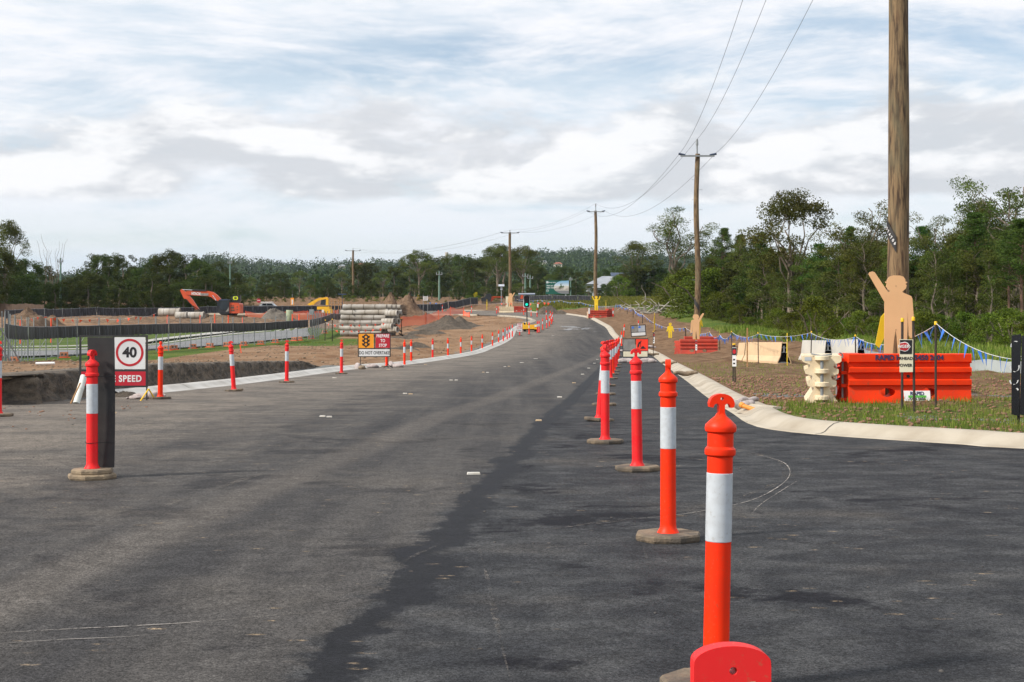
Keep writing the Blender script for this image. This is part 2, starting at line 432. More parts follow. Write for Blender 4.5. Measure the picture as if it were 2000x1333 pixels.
# ------------------------------------------------------------------ terrain
def ss(a, b, x):
    t = np.clip((np.asarray(x, float) - a) / (b - a), 0, 1); return t * t * (3 - 2 * t)
_ty = np.array([-60, 0, 5.4, 8, 20, 28, 38, 47, 58, 71, 84, 92, 100, 110, 120, 130, 140, 155, 174, 200, 219, 240, 260, 300, 400, 600])
_tz = np.array([-.05, -.05, -.05, 0, 0, -.09, -.16, -.23, -.30, -.35, -.38, -.36, -.22, 0, .30, .62, 1.0, 1.6, 2.35, 3.0, 3.4, 4.1, 5.0, 6.5, 9.0, 12.0])
def _slopes(xs, ys):
    h = np.diff(xs); d = np.diff(ys) / h; m = np.zeros(len(xs)); m[0], m[-1] = d[0], d[-1]
    for i in range(1, len(xs) - 1):
        m[i] = 0 if d[i - 1] * d[i] <= 0 else 2 * d[i - 1] * d[i] / (d[i - 1] + d[i])
    return m
_tm = _slopes(_ty, _tz)
def zt(y):
    y = np.clip(np.asarray(y, float), _ty[0], _ty[-1]); i = np.clip(np.searchsorted(_ty, y) - 1, 0, len(_ty) - 2)
    h = _ty[i + 1] - _ty[i]; t = (y - _ty[i]) / h
    return (2*t**3 - 3*t**2 + 1) * _tz[i] + (t**3 - 2*t**2 + t) * h * _tm[i] + (-2*t**3 + 3*t**2) * _tz[i + 1] + (t**3 - t**2) * h * _tm[i + 1]
def G0(px, py):
    d = np.arange(3, 420, .05); z = EYE - (py - HZ) * d / F
    k = np.argmax(z < zt(d)); d = d[k]
    return (px - 1000) * d / F, d
# right kerb (outer side), road edge, as photo pixels on the road surface
RK_px = [(2000, 878), (1880, 870), (1730, 860), (1592, 850), (1505, 840), (1460, 828), (1430, 808), (1380, 776), (1326, 734), (1292, 710), (1268, 692),
         (1236, 680), (1206, 668), (1192, 654), (1180, 638), (1150, 622), (1100, 614)]
RK = [(60, 11.6), (30, 12.4), (14, 13.6), (8.0, 14.9)] + [G0(*p) for p in RK_px] + [(1.0, 233), (-9, 236.5), (-40, 240), (-90, 244)]
LK_px = [(318, 768), (500, 748), (700, 721), (800, 712.5), (900, 698), (960, 682), (1000, 662)]
LK = [(-7.95, 29.6)] + [G0(*p) for p in LK_px] + [(.5, 140), (1.5, 153), (2.8, 165), (2.2, 174), (.5, 183), (-4.3, 194), (-14, 202), (-35, 208), (-90, 213)]
def dense(P, step=.6):
    P = [np.array(p, float) for p in P]; out = []
    for i in range(len(P) - 1):
        p0, p1, p2, p3 = P[max(i - 1, 0)], P[i], P[i + 1], P[min(i + 2, len(P) - 1)]
        n = max(2, int(np.linalg.norm(p2 - p1) / (step * (1 + p1[1] / 60))))
        for k in range(n):
            t = k / n
            a = .5 * ((2 * p1) + (-p0 + p2) * t + (2*p0 - 5*p1 + 4*p2 - p3) * t*t + (-p0 + 3*p1 - 3*p2 + p3) * t**3)
            out.append(a if np.linalg.norm(p2 - p1) < 25 else p1 + (p2 - p1) * t)
    out.append(P[-1]); return np.array(out)
RKd, LKd = dense(RK, .5), dense(LK, .6)
def yfun(P):
    o = np.argsort(P[:, 1]); ys, xs = P[o, 1], P[o, 0]
    return lambda y: np.interp(y, ys, xs)
xr = yfun(RKd)
_xl = yfun(LKd)
EDGE = np.array([(-60, 25.4), (-20, 25.3), (-9.4, 25.6), (-9.05, 26.2), (-8.75, 29), (-8.43, 33.4), (-8.2, 41), (-8.1, 50), (-7.8, 60)])
xe = yfun(EDGE[2:])
def xl(y):
    y = np.asarray(y, float)
    return np.where(y < 25.0, -60.0, np.where(y < 29.6, np.interp(y, [25.0, 26.2, 29.6], [-9.6, -8.9, -7.95]), _xl(y)))
def pdist(P, x, y):
    x = np.atleast_1d(np.asarray(x, float)); y = np.atleast_1d(np.asarray(y, float))
    best = np.full(x.shape, 1e9)
    for a, b in zip(P[:-1], P[1:]):
        ex, ey = b[0] - a[0], b[1] - a[1]; L2 = ex * ex + ey * ey + 1e-9
        t = np.clip(((x - a[0]) * ex + (y - a[1]) * ey) / L2, 0, 1)
        best = np.minimum(best, (x - a[0] - t * ex) ** 2 + (y - a[1] - t * ey) ** 2)
    return np.sqrt(best)
_zly = np.array([0, 26, 35, 45, 55, 65, 72, 84, 90, 108, 119, 130, 140, 155, 174, 190, 200, 219, 240, 260, 300, 400, 600])
_zlz = np.array([.45, .45, .42, .22, .0, -.22, -.33, -.18, -.12, -.05, .25, .5, .8, 1.3, 1.95, 2.35, 2.6, 3.0, 3.6, 4.3, 5.8, 8.6, 12.0])
RKc, LKc = RKd[::3], LKd[::3]
def lump(x, y):
    return .03 * np.sin(x * 1.7 + 1.3 * np.sin(y * .9)) + .025 * np.sin(y * 2.3 + x * .8) + .02 * np.sin(x * 4.1 - y * 3.3)
def hill(x, y):
    d = np.hypot(x, y)
    az = x / np.maximum(y, 1)
    prof = 56 + 7 * np.sin(az * 9 + 1.2) + 5 * np.sin(az * 21 + .6) + 3 * np.sin(az * 47)
    prof = prof * np.where(az < -.22, .78, 1.0)
    return ss(650, 1900, d) * prof - ss(450, 650, d) * 4 * (1 - ss(700, 1100, d)) + ss(700, 1300, d) * 5 * np.sin(x * .011 + 2) * np.sin(y * .007)
def Hgt(x, y):
    sh = np.shape(x + y if not np.isscalar(x) else np.asarray(x) + np.asarray(y))
    x = np.atleast_1d(np.asarray(x, float)) + 0 * np.atleast_1d(np.asarray(y, float)); y = np.atleast_1d(np.asarray(y, float)) + 0 * x
    x = x.ravel(); y = y.ravel()
    base = zt(y); z = base.copy()
    # left side
    zl = np.interp(y, _zly, _zlz) - ss(-13, -17, x) * np.interp(y, [35, 45, 55, 65, 72], [0, .20, .16, .10, 0])
    dl = _xl(y) - x
    ed = pdist(EDGE, x, y); inside = (x < xe(y)) & (y > 25.6)
    w_near = np.where(inside, ss(.15, .8, ed), 0.0)
    w_far = ss(.6, 8, dl) * (y > 30)
    wgt = np.where(y < 60, w_near, w_far)
    wgt = np.where((y >= 56) & (y < 64), w_near * (1 - ss(56, 64, y)) + w_far * ss(56, 64, y), wgt)
    z = z + (zl - base) * wgt
    # right side
    dr = pdist(RKc, x, y); right = x > xr(y)
    bon = np.interp(y, [0, 40, 46, 62, 80, 200, 260], [0, 0, 0, .45, .75, .8, .5])
    up = ss(.2, .6, dr) * .115
    crest = ss(1.0, 10.5, dr) * bon
    drop = ss(18.5, 36, x) * (base + 1.7) * (1 - ss(150, 240, y))
    z = np.where(right, z + up + crest - drop, z)
    # keep the base sheet below the carriageway
    dlr = np.where(y > 29.6, pdist(LKc, x, y), np.abs(x - xl(y)))
    dlr = np.where(y < 25.2, np.minimum(99, np.hypot(0, 25.2 - y) + 0 * x), dlr)
    inroad = (~right) & (x > xl(y)) & (y < 243)
    far_e = np.minimum(dr, dlr)
    z = np.where(inroad, z - .22 * ss(.15, .7, far_e), z)
    z = z - np.where((~right) & (~inroad) & (dlr < 1.0) & (y > 29) & (y < 215), .06, 0) * 1.0
    rough = np.where(inroad, 0, lump(x, y)) * ss(.8, 3.0, np.where(right, dr, np.minimum(ed, dlr))) * (y < 400)
    rough = np.where((x < -11) & (y > 54) & (y < 140), 0, rough)
    z = z + rough * np.where(y > 60, 2.0, 1.0)
    z = z + hill(x, y)
    return z.reshape(sh) if sh else float(z[0])
def Z(x, y): return float(np.ravel(Hgt(float(x), float(y)))[0])
def surf(x, y):
    """height of whatever one stands on: carriageway or ground"""
    if y < 243 and xl(y) < x < xr(y): return float(zt(y)) + .004
    return Z(x, y)
def G(px, py, road=False):
    d = np.concatenate([np.arange(3, 60, .05), np.arange(60, 420, .2), np.arange(420, 2500, 2)])
    x = (px - 1000) * d / F; z = EYE - (py - HZ) * d / F
    h = zt(d) if road else Hgt(x, d)
    m = z < h
    k = int(np.argmax(m)) if m.any() else len(d) - 1
    return float(x[k]), float(d[k]), float(surf(x[k], d[k]))
def W(px, py, d): return ((px - 1000) * d / F, d, EYE - (py - HZ) * d / F)

def npmesh(name, verts, quads, material, smooth=False, var=None, uv=None):
    me = bpy.data.meshes.new(name); nv, nf = len(verts), len(quads); k = quads.shape[1]
    me.vertices.add(nv); me.vertices.foreach_set('co', np.asarray(verts, np.float32).ravel())
    me.loops.add(nf * k); me.loops.foreach_set('vertex_index', np.asarray(quads, np.int32).ravel())
    me.polygons.add(nf); me.polygons.foreach_set('loop_start', np.arange(0, nf * k, k, dtype=np.int32))
    me.polygons.foreach_set('loop_total', np.full(nf, k, np.int32))
    if smooth: me.polygons.foreach_set('use_smooth', np.ones(nf, bool))
    me.update(calc_edges=True)
    if var is not None:
        a = me.attributes.new('var', 'FLOAT', 'FACE'); a.data.foreach_set('value', np.asarray(var, np.float32))
    me.materials.append(material); return me
def gridfaces(ny, nx):
    i = np.arange(ny - 1)[:, None] * nx + np.arange(nx - 1)[None, :]
    return np.stack([i, i + 1, i + nx + 1, i + nx], -1).reshape(-1, 4)
def prog(lo, hi, f):
    out = [lo]
    while out[-1] < hi: out.append(out[-1] + f(out[-1]))
    return out
ys = np.array(prog(-25, 2450, lambda y: .8 if y < 12 else .22 if y < 48 else .5 if y < 110 else 1.1 if y < 260 else 4 if y < 500 else 28))
xp = prog(0, 2600, lambda x: .25 if x < 22 else .8 if x < 60 else 4 if x < 200 else 30)
xs = np.array(sorted([-v for v in xp[1:]] + xp))
XX, YY = np.meshgrid(xs, ys)
ZZ = Hgt(XX, YY)
me = npmesh('ground', np.stack([XX.ravel(), YY.ravel(), ZZ.ravel()], 1), gridfaces(len(ys), len(xs)), None, True) if False else None
# zones of real ground cover, stored as attributes
fence_px = [(-60, 722), (12, 712), (36, 710), (71, 704), (109, 700), (153, 696), (225, 690), (302, 685), (360, 683), (418, 680), (480, 674), (542, 668), (606, 662)]
FENCE = [((a - 1000) * b / F, b) for a, b in ((-60, 47), (8, 57), (36, 63), (71, 70), (109, 73), (153, 76), (225, 80), (302, 85), (360, 91), (418, 98), (480, 105), (542, 112), (606, 119))]
FEN = np.array(FENCE)
fxs, fys = FEN[:, 0], FEN[:, 1]
yfence = lambda x: np.interp(x, fxs, fys)
fx, fy = XX.ravel(), YY.ravel()
dfen = fy - yfence(fx)                     # + behind the fence
zr_ = fx > xr(fy)
gn = .5 + .5 * np.sin(fx * .9 + 2 * np.sin(fy * .31)) * np.sin(fy * .7 + fx * .2)
grass = np.zeros(fx.shape)
left = (~zr_) & (fx < xl(fy))
band = ss(-10.5, -8.0, dfen + 1.3 * np.sin(fx * .7)) * (1 - ss(-1, 0, dfen) * 0)
grass = np.where(left & (dfen < 0) & (fx < -11.5), band, grass)
grass = np.where(left & (dfen >= 0) & (fx < -15) & (fy < 150), 1.0, grass)
grass = np.where(left & (fy > 150) & (fy < 222), 0.0, grass)
grass = np.where(left & (fx >= -15) & (fy < 222), 0.0, grass)
gb = ss(-14, -18, fx) * 0
# grass apron at the foot of the pipe stack
ap = np.exp(-(((fx + 14.5) / 4.5) ** 2 + ((fy - 112) / 11.0) ** 2)); grass = np.maximum(grass, np.where(left, ss(.35, .6, ap), 0))
near_v = zr_ & (fy < 24); grass = np.where(near_v, .42 * (1 - ss(21, 24, fy)) + .18, grass)
grass = np.where(zr_ & (fy >= 24), .16 + .22 * gn * (fy < 60), grass)
grass = np.where(zr_ & (fy > 14), np.maximum(grass, ss(16.3, 18.2, fx + .5 * np.sin(fy * .4))), grass)
grass = np.where(fy > 250, np.where(fx < 8, .25, 1.0), grass)
grass = np.where(zr_ & (fy > 225) & (fx > 3), 1.0, grass)
gravel = np.zeros(fx.shape)
gravel = np.where(zr_, np.exp(-((fy - 28.5 + .3 * fx) / 1.3) ** 2) * .9 * (fx > 4.6), gravel)
gravel = np.where(zr_, np.maximum(gravel, np.exp(-((fy - 18.9 - .02 * fx) / .45) ** 2) * .95 * (fx > 5.2)), gravel)
kd = np.abs(fx - _xl(fy)); gravel = np.where(left & (fy > 29) & (fy < 190), np.maximum(gravel, np.exp(-(kd / 1.6) ** 2)), gravel)
gravel = np.where(left & (fy < 60) & (~((fx < xe(fy)) & (fy > 25.6))), 1.0, gravel)
side = np.where(left, 1.0, 0.0) * (fy < 235)
m, g = newmat('ground_cover')
at = lambda n: (lambda a: (setattr(a, 'attribute_name', n), a.outputs['Fac'])[1])(g.N.new('ShaderNodeAttribute'))
v = g.coord()
n_big = g.noise(v, .22, 5, .55); n_mid = g.noise(v, 1.6, 6, .6); n_fine = g.noise(v, 9, 6, .65); n_vf = g.noise(v, 38, 4, .6)
soil = g.mix(g.r(n_mid, .35, .65), (.120, .068, .037), (.215, .134, .078))
soil = g.mix(g.r(n_fine, .55, .75, 0, .7), soil, (.25, .19, .13)); soil = g.mix(g.r(n_fine, .25, .42, .75, 0), soil, (.060, .040, .027))
soilL = g.mix(g.r(n_mid, .3, .7), (.145, .078, .042), (.262, .160, .092)); soilL = g.mix(g.r(n_big, .4, .62, 0, .65), soilL, (.30, .20, .125))
soilL = g.mix(g.r(n_fine, .28, .42, .6, 0), soilL, (.09, .055, .035))
dirt = g.mix(at('side'), soil, soilL)
gravc = g.mix(g.r(n_vf, .35, .65), (.07, .075, .078), (.26, .27, .26))
gr_dry = g.mix(g.r(n_big, .4, .6), (.075, .125, .016), (.155, .175, .035))
gr = g.mix(g.r(n_fine, .35, .65), gr_dry, (.045, .085, .012)); gr = g.mix(g.r(n_mid, .62, .75, 0, .5), gr, (.19, .16, .06))
gw = g.r(g.m('ADD', at('grass'), g.m('MULTIPLY', g.m('SUBTRACT', n_fine, .5), 1.5)), .38, .62)
vw = g.r(g.m('ADD', at('gravel'), g.m('MULTIPLY', g.m('SUBTRACT', n_mid, .5), 1.2)), .40, .62)
c = g.mix(vw, dirt, gravc); c = g.mix(gw, c, gr)
g.put(c, g.bsdf.inputs['Base Color']); g.bsdf.inputs['Roughness'].default_value = .95; g.bsdf.inputs['Specular IOR Level'].default_value = .15
hb = g.m('ADD', g.m('MULTIPLY', n_fine, .7), g.m('ADD', g.m('MULTIPLY', n_vf, .35), g.m('MULTIPLY', n_mid, .6)))
g.L.new(g.bump(hb, 1.0, .09), g.bsdf.inputs['Normal'])
me = npmesh('ground', np.stack([fx, fy, ZZ.ravel()], 1), gridfaces(len(ys), len(xs)), M['ground_cover'], True)
for nm, arr in (('grass', grass), ('gravel', gravel), ('side', side)):
    a = me.attributes.new(nm, 'FLOAT', 'POINT'); a.data.foreach_set('value', arr.astype(np.float32))
go = bpy.data.objects.new('ground', me); COL.objects.link(go); tag(go, kind='structure')

# ------------------------------------------------------------------ carriageway
m, g = newmat('asphalt')
v = g.coord(); sp = g.N.new('ShaderNodeSeparateXYZ'); g.L.new(v, sp.inputs[0]); X, Y, _ = sp.outputs
vs_ = g.coord((.8, 1.0, 1)); vt = g.coord((1.1, .16, 1))
rot = g.N.new('ShaderNodeMapping'); g.L.new(g.coord(), rot.inputs[0]); rot.inputs['Rotation'].default_value = (0, 0, R(-5)); rot.inputs['Scale'].default_value = (1.5, .05, 1)
vL = rot.outputs[0]
seam = g.m('SUBTRACT', X, g.m('MULTIPLY_ADD', Y, .085, -1.32))
nE = g.m('MULTIPLY', g.m('SUBTRACT', g.noise(vs_, 2.2, 8, .68), .5), 2.0)
seamn = g.m('ADD', seam, g.m('MULTIPLY', nE, .55))
rightside = g.r(seamn, -.12, .12)
agg = g.noise(v, 130, 3, .7); agg2 = g.noise(v, 45, 4, .7)
nw = g.noise(vs_, .55, 6, .6); nl = g.noise(vL, 1.0, 5, .6); nm_ = g.noise(vs_, 2.4, 6, .6)
base_l = g.mix(g.r(nl, .35, .65), (.038, .037, .038), (.067, .063, .060))
base_l = g.mix(g.r(nw, .45, .75, 0, .6), base_l, (.098, .088, .077))
base_r = g.mix(g.r(nm_, .4, .65), (.028, .029, .032), (.051, .052, .054))
base_r = g.mix(g.r(nw, .52, .72, 0, .55), base_r, (.088, .079, .069))
base = g.mix(rightside, base_l, base_r)
# dark damp seam and damp patches
nS = g.m('MULTIPLY', g.m('SUBTRACT', g.noise(v, 1.1, 8, .7), .5), 1.05)
seam2 = g.m('ADD', seam, g.m('MULTIPLY', nS, g.r(Y, 30, 6, .25, 1.0)))
w_se = g.m('MULTIPLY', g.r(seam2, -.05, .01), g.r(seam2, .30, .20))
base = g.mix(g.m('MULTIPLY', w_se, .95), base, (.008, .008, .010))
pat = g.m('MULTIPLY', g.r(g.noise(vs_, .8, 9, .68, .3), .55, .61), g.r(Y, 32, 15))
base = g.mix(g.m('MULTIPLY', pat, g.m('MULTIPLY_ADD', rightside, .45, .45)), base, (.009, .009, .012))
# wheel tracks on the dusty side
for off, wd, st in ((-6.9 + .0, .16, .55), (-8.6, .12, .3), (-3.2, .35, -.25)):
    t = g.m('ABSOLUTE', g.m('SUBTRACT', X, g.m('MULTIPLY_ADD', Y, .10, off)))
    t = g.m('ADD', t, g.m('MULTIPLY', g.m('SUBTRACT', g.noise(vL, 2, 4), .5), .3))
    t = g.m('MULTIPLY', g.r(t, wd, wd * .3), abs(st))
    base = g.mix(t, base, (.035, .034, .034) if st > 0 else (.16, .14, .12))
# dust spread: warmer and paler to the far left and near the kerbs
dust = g.m('MULTIPLY', g.r(g.m('ADD', g.m('MULTIPLY', seam, -1), g.m('MULTIPLY', nE, 3)), 2.0, 7.0), g.r(g.noise(vs_, .8, 5), .3, .62, .35, .95))
base = g.mix(dust, base, (.165, .143, .120))
# pale mud specks
vd, vc = g.vor(g.coord((1.2, 3.2, 1)), 2.3)
spk = g.m('MULTIPLY', g.r(vd, .17, .06), g.r(g.noise(v, .6, 3), .46, .56))
spk = g.m('MULTIPLY', spk, g.r(g.noise(v, 24, 5, .75), .44, .60))
base = g.mix(g.m('MULTIPLY', spk, .8), base, (.32, .24, .155))
vd2, _c = g.vor(g.coord((1.0, 2.6, 1)), 5.5)
base = g.mix(g.m('MULTIPLY', g.r(vd2, .10, .04), g.m('MULTIPLY', g.r(g.noise(v, .9, 3), .55, .64), .7)), base, (.26, .21, .16))
def vscale(c, f):
    n = g.N.new('ShaderNodeVectorMath'); n.operation = 'SCALE'; g.L.new(c, n.inputs[0]); g.L.new(f, n.inputs['Scale']); return n.outputs[0]
mott = g.noise(v, 5.5, 7, .72)
base = vscale(base, g.m('MULTIPLY', g.r(agg, .34, .66, .45, 1.6), g.m('MULTIPLY', g.r(agg2, .34, .62, .62, 1.3), g.r(mott, .36, .64, .80, 1.18))))
g.put(base, g.bsdf.inputs['Base Color'])
wet = g.m('MULTIPLY', g.r(g.m('ABSOLUTE', g.m('SUBTRACT', Y, 143)), 9, 4), g.m('MULTIPLY', g.r(g.m('ABSOLUTE', g.m('SUBTRACT', X, 6.2)), 2.6, 1.2), g.r(g.noise(g.coord((.8, .22, 1)), 1.0, 4, .5), .53, .60)))
g.put(g.m('SUBTRACT', g.m('SUBTRACT', .72, g.m('MULTIPLY', w_se, .16)), g.m('MULTIPLY', wet, .5)), g.bsdf.inputs['Roughness'])
g.bsdf.inputs['Specular IOR Level'].default_value = .07
bh = g.m('MULTIPLY', g.m('ADD', g.m('MULTIPLY', agg, .5), agg2), g.m('SUBTRACT', 1, wet))
g.L.new(g.bump(bh, .55, .006), g.bsdf.inputs['Normal'])
ry = np.array(prog(-8, 240.3, lambda y: .35 if y < 40 else .8 if y < 190 else .35))
u = np.linspace(0, 1, 49)
RX = []
for y in ry:
    a, b = float(xl(y)), float(xr(y)) if y < 233 else float(xr(y))
    a -= .03; b += .03
    RX.append(a + (b - a) * u)
RX = np.array(RX); RY = np.repeat(ry[:, None], 49, 1)
# crossfall free sheet, 4 mm above the design surface
RZ = zt(RY) + .004
keep = gridfaces(len(ry), 49)
me = npmesh('road', np.stack([RX.ravel(), RY.ravel(), RZ.ravel()], 1), keep, M['asphalt'], True)
ro = bpy.data.objects.new('road', me); COL.objects.link(ro); tag(ro, kind='structure')

def ribbon(P, prof, zf, side=1, lift=0):
    """sweep (offset, height) profile beside a ground polyline; side +1 = to the right of travel"""
    P = np.array(P); T = np.gradient(P, axis=0); T /= np.linalg.norm(T, axis=1)[:, None] + 1e-9
    Nn = np.stack([T[:, 1], -T[:, 0]], 1) * side
    vs = []
    for k, p in enumerate(P):
        pr = prof(k, p) if callable(prof) else prof
        z0 = zf(p[0], p[1])
        for o, h in pr: vs.append((p[0] + Nn[k, 0] * o, p[1] + Nn[k, 1] * o, z0 + h))
    return np.array(vs), gridfaces(len(P), len(pr))
kprof = [(-.02, -.12), (0, .005), (.10, .012), (.17, .03), (.25, .085), (.33, .125), (.42, .14), (.52, .14), (.56, .12), (.56, -.15)]
vs, fs = ribbon(RKd, kprof, lambda x, y: float(zt(y)), side=1 if RKd[5][1] < RKd[-5][1] else 1)
# joints: cut a shallow groove every few metres
me = npmesh('kerb', vs, fs, M['concrete'], True)
ko = bpy.data.objects.new('kerb', me); COL.objects.link(ko); tag(ko, kind='structure')
kprofL = [(.02, -.12), (0, .004), (-.10, .010), (-.20, .03), (-.30, .085), (-.38, .12), (-.48, .13), (-.54, .125), (-.56, .10), (-.56, -.2)]
brk = [i for i in range(len(LKd)) if LKd[i][1] < 147]
vs, fs = ribbon(LKd[:len(brk)], kprofL, lambda x, y: float(zt(y)))
ko2 = bpy.data.objects.new('kerb', npmesh('kerb', vs, fs, M['concrete_new'], True)); COL.objects.link(ko2); tag(ko2, kind='structure')
far = [p for p in LKd if 155 < p[1] < 191]; far2 = [p for p in LKd if p[1] > 193.5]
for q in (far, far2):
    vs, fs = ribbon(np.array(q), kprofL, lambda x, y: float(zt(y)))
    o = bpy.data.objects.new('kerb', npmesh('kerb', vs, fs, M['concrete'], True)); COL.objects.link(o); tag(o, kind='structure')
mb = MB()
for P, sgn, y1 in ((RKd, 1, 120), (LKd, -1, 100)):
    acc = 0
    T = np.gradient(P, axis=0); T /= np.linalg.norm(T, axis=1)[:, None]
    for k in range(1, len(P)):
        acc += np.linalg.norm(P[k] - P[k - 1])
        if acc > 3 and P[k][1] < y1:
            acc = 0; n_ = np.array([T[k][1], -T[k][0]]) * sgn; t_ = T[k] * .008
            pr = [(.0, .010), (.10, .017), (.17, .035), (.25, .090), (.33, .130), (.42, .145), (.52, .145)] if sgn > 0 else [(.0, .009), (.10, .015), (.20, .035), (.30, .09), (.38, .125), (.48, .135)]
            z0 = float(zt(P[k][1])); vs = []
            for o, h in pr:
                for s_ in (-1, 1): vs.append((P[k][0] + n_[0] * o + t_[0] * s_, P[k][1] + n_[1] * o + t_[1] * s_, z0 + h))
            mb.add(vs, [(2 * i, 2 * i + 1, 2 * i + 3, 2 * i + 2) for i in range(len(pr) - 1)])
tag(mb.build('kerb_joints', 'stone_dark', fix=False), kind='structure')

# bank cut beside the carriageway
m, g = newmat('cut_bank')
v = g.coord(); sp = g.N.new('ShaderNodeSeparateXYZ'); g.L.new(v, sp.inputs[0])
n1 = g.noise(g.coord((1, 1, 2)), 3, 7, .65); n2 = g.noise(v, 14, 6, .65)
c = g.mix(g.r(n1, .35, .65), (.070, .060, .050), (.19, .15, .11)); c = g.mix(g.r(n2, .55, .72, 0, .6), c, (.24, .21, .175)); c = g.mix(g.r(n2, .25, .42, .7, 0), c, (.022, .020, .019))
g.put(c, g.bsdf.inputs['Base Color']); g.bsdf.inputs['Roughness'].default_value = .95
g.L.new(g.bump(g.m('ADD', n1, g.m('MULTIPLY', n2, .6)), 1.0, .12), g.bsdf.inputs['Normal'])
Ed = dense([tuple(p) for p in EDGE[1:]], .12)
def eprof(k, p):
    top = float(np.interp(p[1], _zly, _zlz)); bot = float(zt(p[1])) - .06
    fade = 1 - float(ss(54, 60, p[1])); hh = max(top - bot, .02) * fade
    q = lambda s, a: a * (math.sin(k * 1.9 * s) + .7 * math.sin(k * .73 * s + 1) + .5 * math.sin(k * 4.1 * s))
    return [(-1.0, hh + bot - .08), (-.85, hh + bot + .012), (-.4, hh + bot + .015 + q(.9, .004)), (q(.5, .03) - .05, hh + bot + .01 + q(1.2, .006)), (q(.7, .035), hh * .93 + bot), (.03 + q(1.1, .03), hh * .72 + bot),
            (.02 + q(.8, .035), hh * .5 + bot), (.06 + q(1.3, .04), hh * .3 + bot), (.14 + q(.6, .05), hh * .13 + bot), (.30 + q(.9, .06), hh * .05 + bot), (.5 + q(.5, .03), bot + .01), (.75, bot - .15)]
vs, fs = ribbon(Ed, eprof, lambda x, y: 0.0, side=1)
o = bpy.data.objects.new('cut_bank', npmesh('cut_bank', vs, fs, M['cut_bank'], True)); COL.objects.link(o); tag(o, kind='structure')

# side street beyond the fence, with kerb and footpath
m, g = newmat('asphalt_side'); v = g.coord()
g.put(g.mix(g.r(g.noise(v, .8, 6), .35, .65), (.135, .138, .145), (.19, .19, .195)), g.bsdf.inputs['Base Color']); g.bsdf.inputs['Roughness'].default_value = .85
def strip(name, A, B, material, lift, na=60, nb=10):
    A = np.array([G(*p)[:2] for p in A]); B = np.array([G(*p)[:2] for p in B])
    def rs(P):
        s_ = np.concatenate([[0], np.cumsum(np.linalg.norm(np.diff(P, axis=0), axis=1))]); t = np.linspace(0, s_[-1], na)
        return np.stack([np.interp(t, s_, P[:, 0]), np.interp(t, s_, P[:, 1])], 1)
    A, B = rs(A), rs(B); u_ = np.linspace(0, 1, nb)[None, :, None]
    P = A[:, None, :] * (1 - u_) + B[:, None, :] * u_
    z = Hgt(P[..., 0], P[..., 1]) + lift
    o = bpy.data.objects.new(name, npmesh(name, np.concatenate([P, z[..., None]], -1).reshape(-1, 3), gridfaces(na, nb), M[material], True)); COL.objects.link(o)
    return tag(o, kind='structure')
strip('side_street', [(-150, 704), (0, 700.5), (120, 697.5), (250, 688), (360, 681.5), (480, 672), (606, 659)], [(-150, 690), (0, 689), (130, 687.5), (230, 684), (330, 673.5), (450, 657), (600, 642)], 'asphalt_side', .10)
strip('side_kerb', [(-150, 689.5), (0, 688.5), (130, 687), (230, 683.5), (330, 673), (450, 656.5), (600, 641.8)], [(-150, 687.7), (0, 686.7), (130, 685.4), (230, 681.6), (330, 671), (450, 654.5), (600, 640.5)], 'path_concrete', .14, nb=3)
strip('footpath', [(-150, 684), (0, 683), (130, 681.5), (230, 678), (300, 670), (400, 658), (480, 648), (600, 638.5)], [(-150, 682.5), (0, 681.7), (130, 680), (230, 675.5), (300, 666), (400, 654), (480, 645), (600, 637)], 'path_concrete', .16, nb=4)
# scuffs and chalk lines scraped in the seal
mb = MB()
def scuff(pts, w):
    P = dense([G0(*p) for p in pts], .15); k0 = len(P)
    vs = []
    for i, p in enumerate(P):
        a = P[min(i + 1, k0 - 1)] - P[max(i - 1, 0)]; n_ = np.array([a[1], -a[0]]) / (np.linalg.norm(a) + 1e-9)
        ww = w * (.6 + .5 * math.sin(i * .9) * math.sin(i * .37)) * min(1, i / 4, (k0 - 1 - i) / 4) / 2
        for s_ in (-1, 1): vs.append((p[0] + n_[0] * ww * s_, p[1] + n_[1] * ww * s_, float(zt(p[1])) + .008))
    mb.add(vs, [(2 * i, 2 * i + 1, 2 * i + 3, 2 * i + 2) for i in range(k0 - 1)])
scuff([(-40, 1246), (150, 1233), (350, 1222), (520, 1208), (655, 1201)], .020)
scuff([(-40, 1268), (120, 1256), (250, 1248), (420, 1236)], .013)
scuff([(1025, 1072), (1120, 1070), (1225, 1066)], .007)
scuff([(1180, 1020), (1290, 1012), (1380, 1000), (1480, 975), (1540, 935), (1530, 905), (1470, 888)], .012)
scuff([(1470, 1005), (1490, 985), (1560, 940)], .010)
m, g = newmat('scuff'); out = [n for n in g.N if n.type == 'OUTPUT_MATERIAL'][0]
g.put((.34, .31, .28), g.bsdf.inputs['Base Color']); g.bsdf.inputs['Roughness'].default_value = .9
tr = g.N.new('ShaderNodeBsdfTransparent'); mx = g.N.new('ShaderNodeMixShader'); g.L.new(g.r(g.noise(g.coord(), 14, 5, .7), .34, .56), mx.inputs[0])
g.L.new(tr.outputs[0], mx.inputs[1]); g.L.new(g.bsdf.outputs[0], mx.inputs[2]); g.L.new(mx.outputs[0], out.inputs[0])
tag(mb.build('road_scuffs', 'scuff', fix=False), kind='structure')
mb = MB()
scuff([(930, 1060), (950, 1130), (965, 1200), (985, 1290), (1000, 1345)], .035)
scuff([(1210, 940), (1230, 990), (1243, 1040), (1258, 1080), (1275, 1135)], .03)
scuff([(1030, 1045), (1130, 1030), (1280, 1012), (1400, 985), (1500, 955), (1540, 925), (1500, 895), (1400, 872)], .14)
scuff([(880, 1060), (790, 1100), (760, 1140), (740, 1180)], .05)
scuff([(1180, 985), (1250, 960), (1330, 935)], .03)
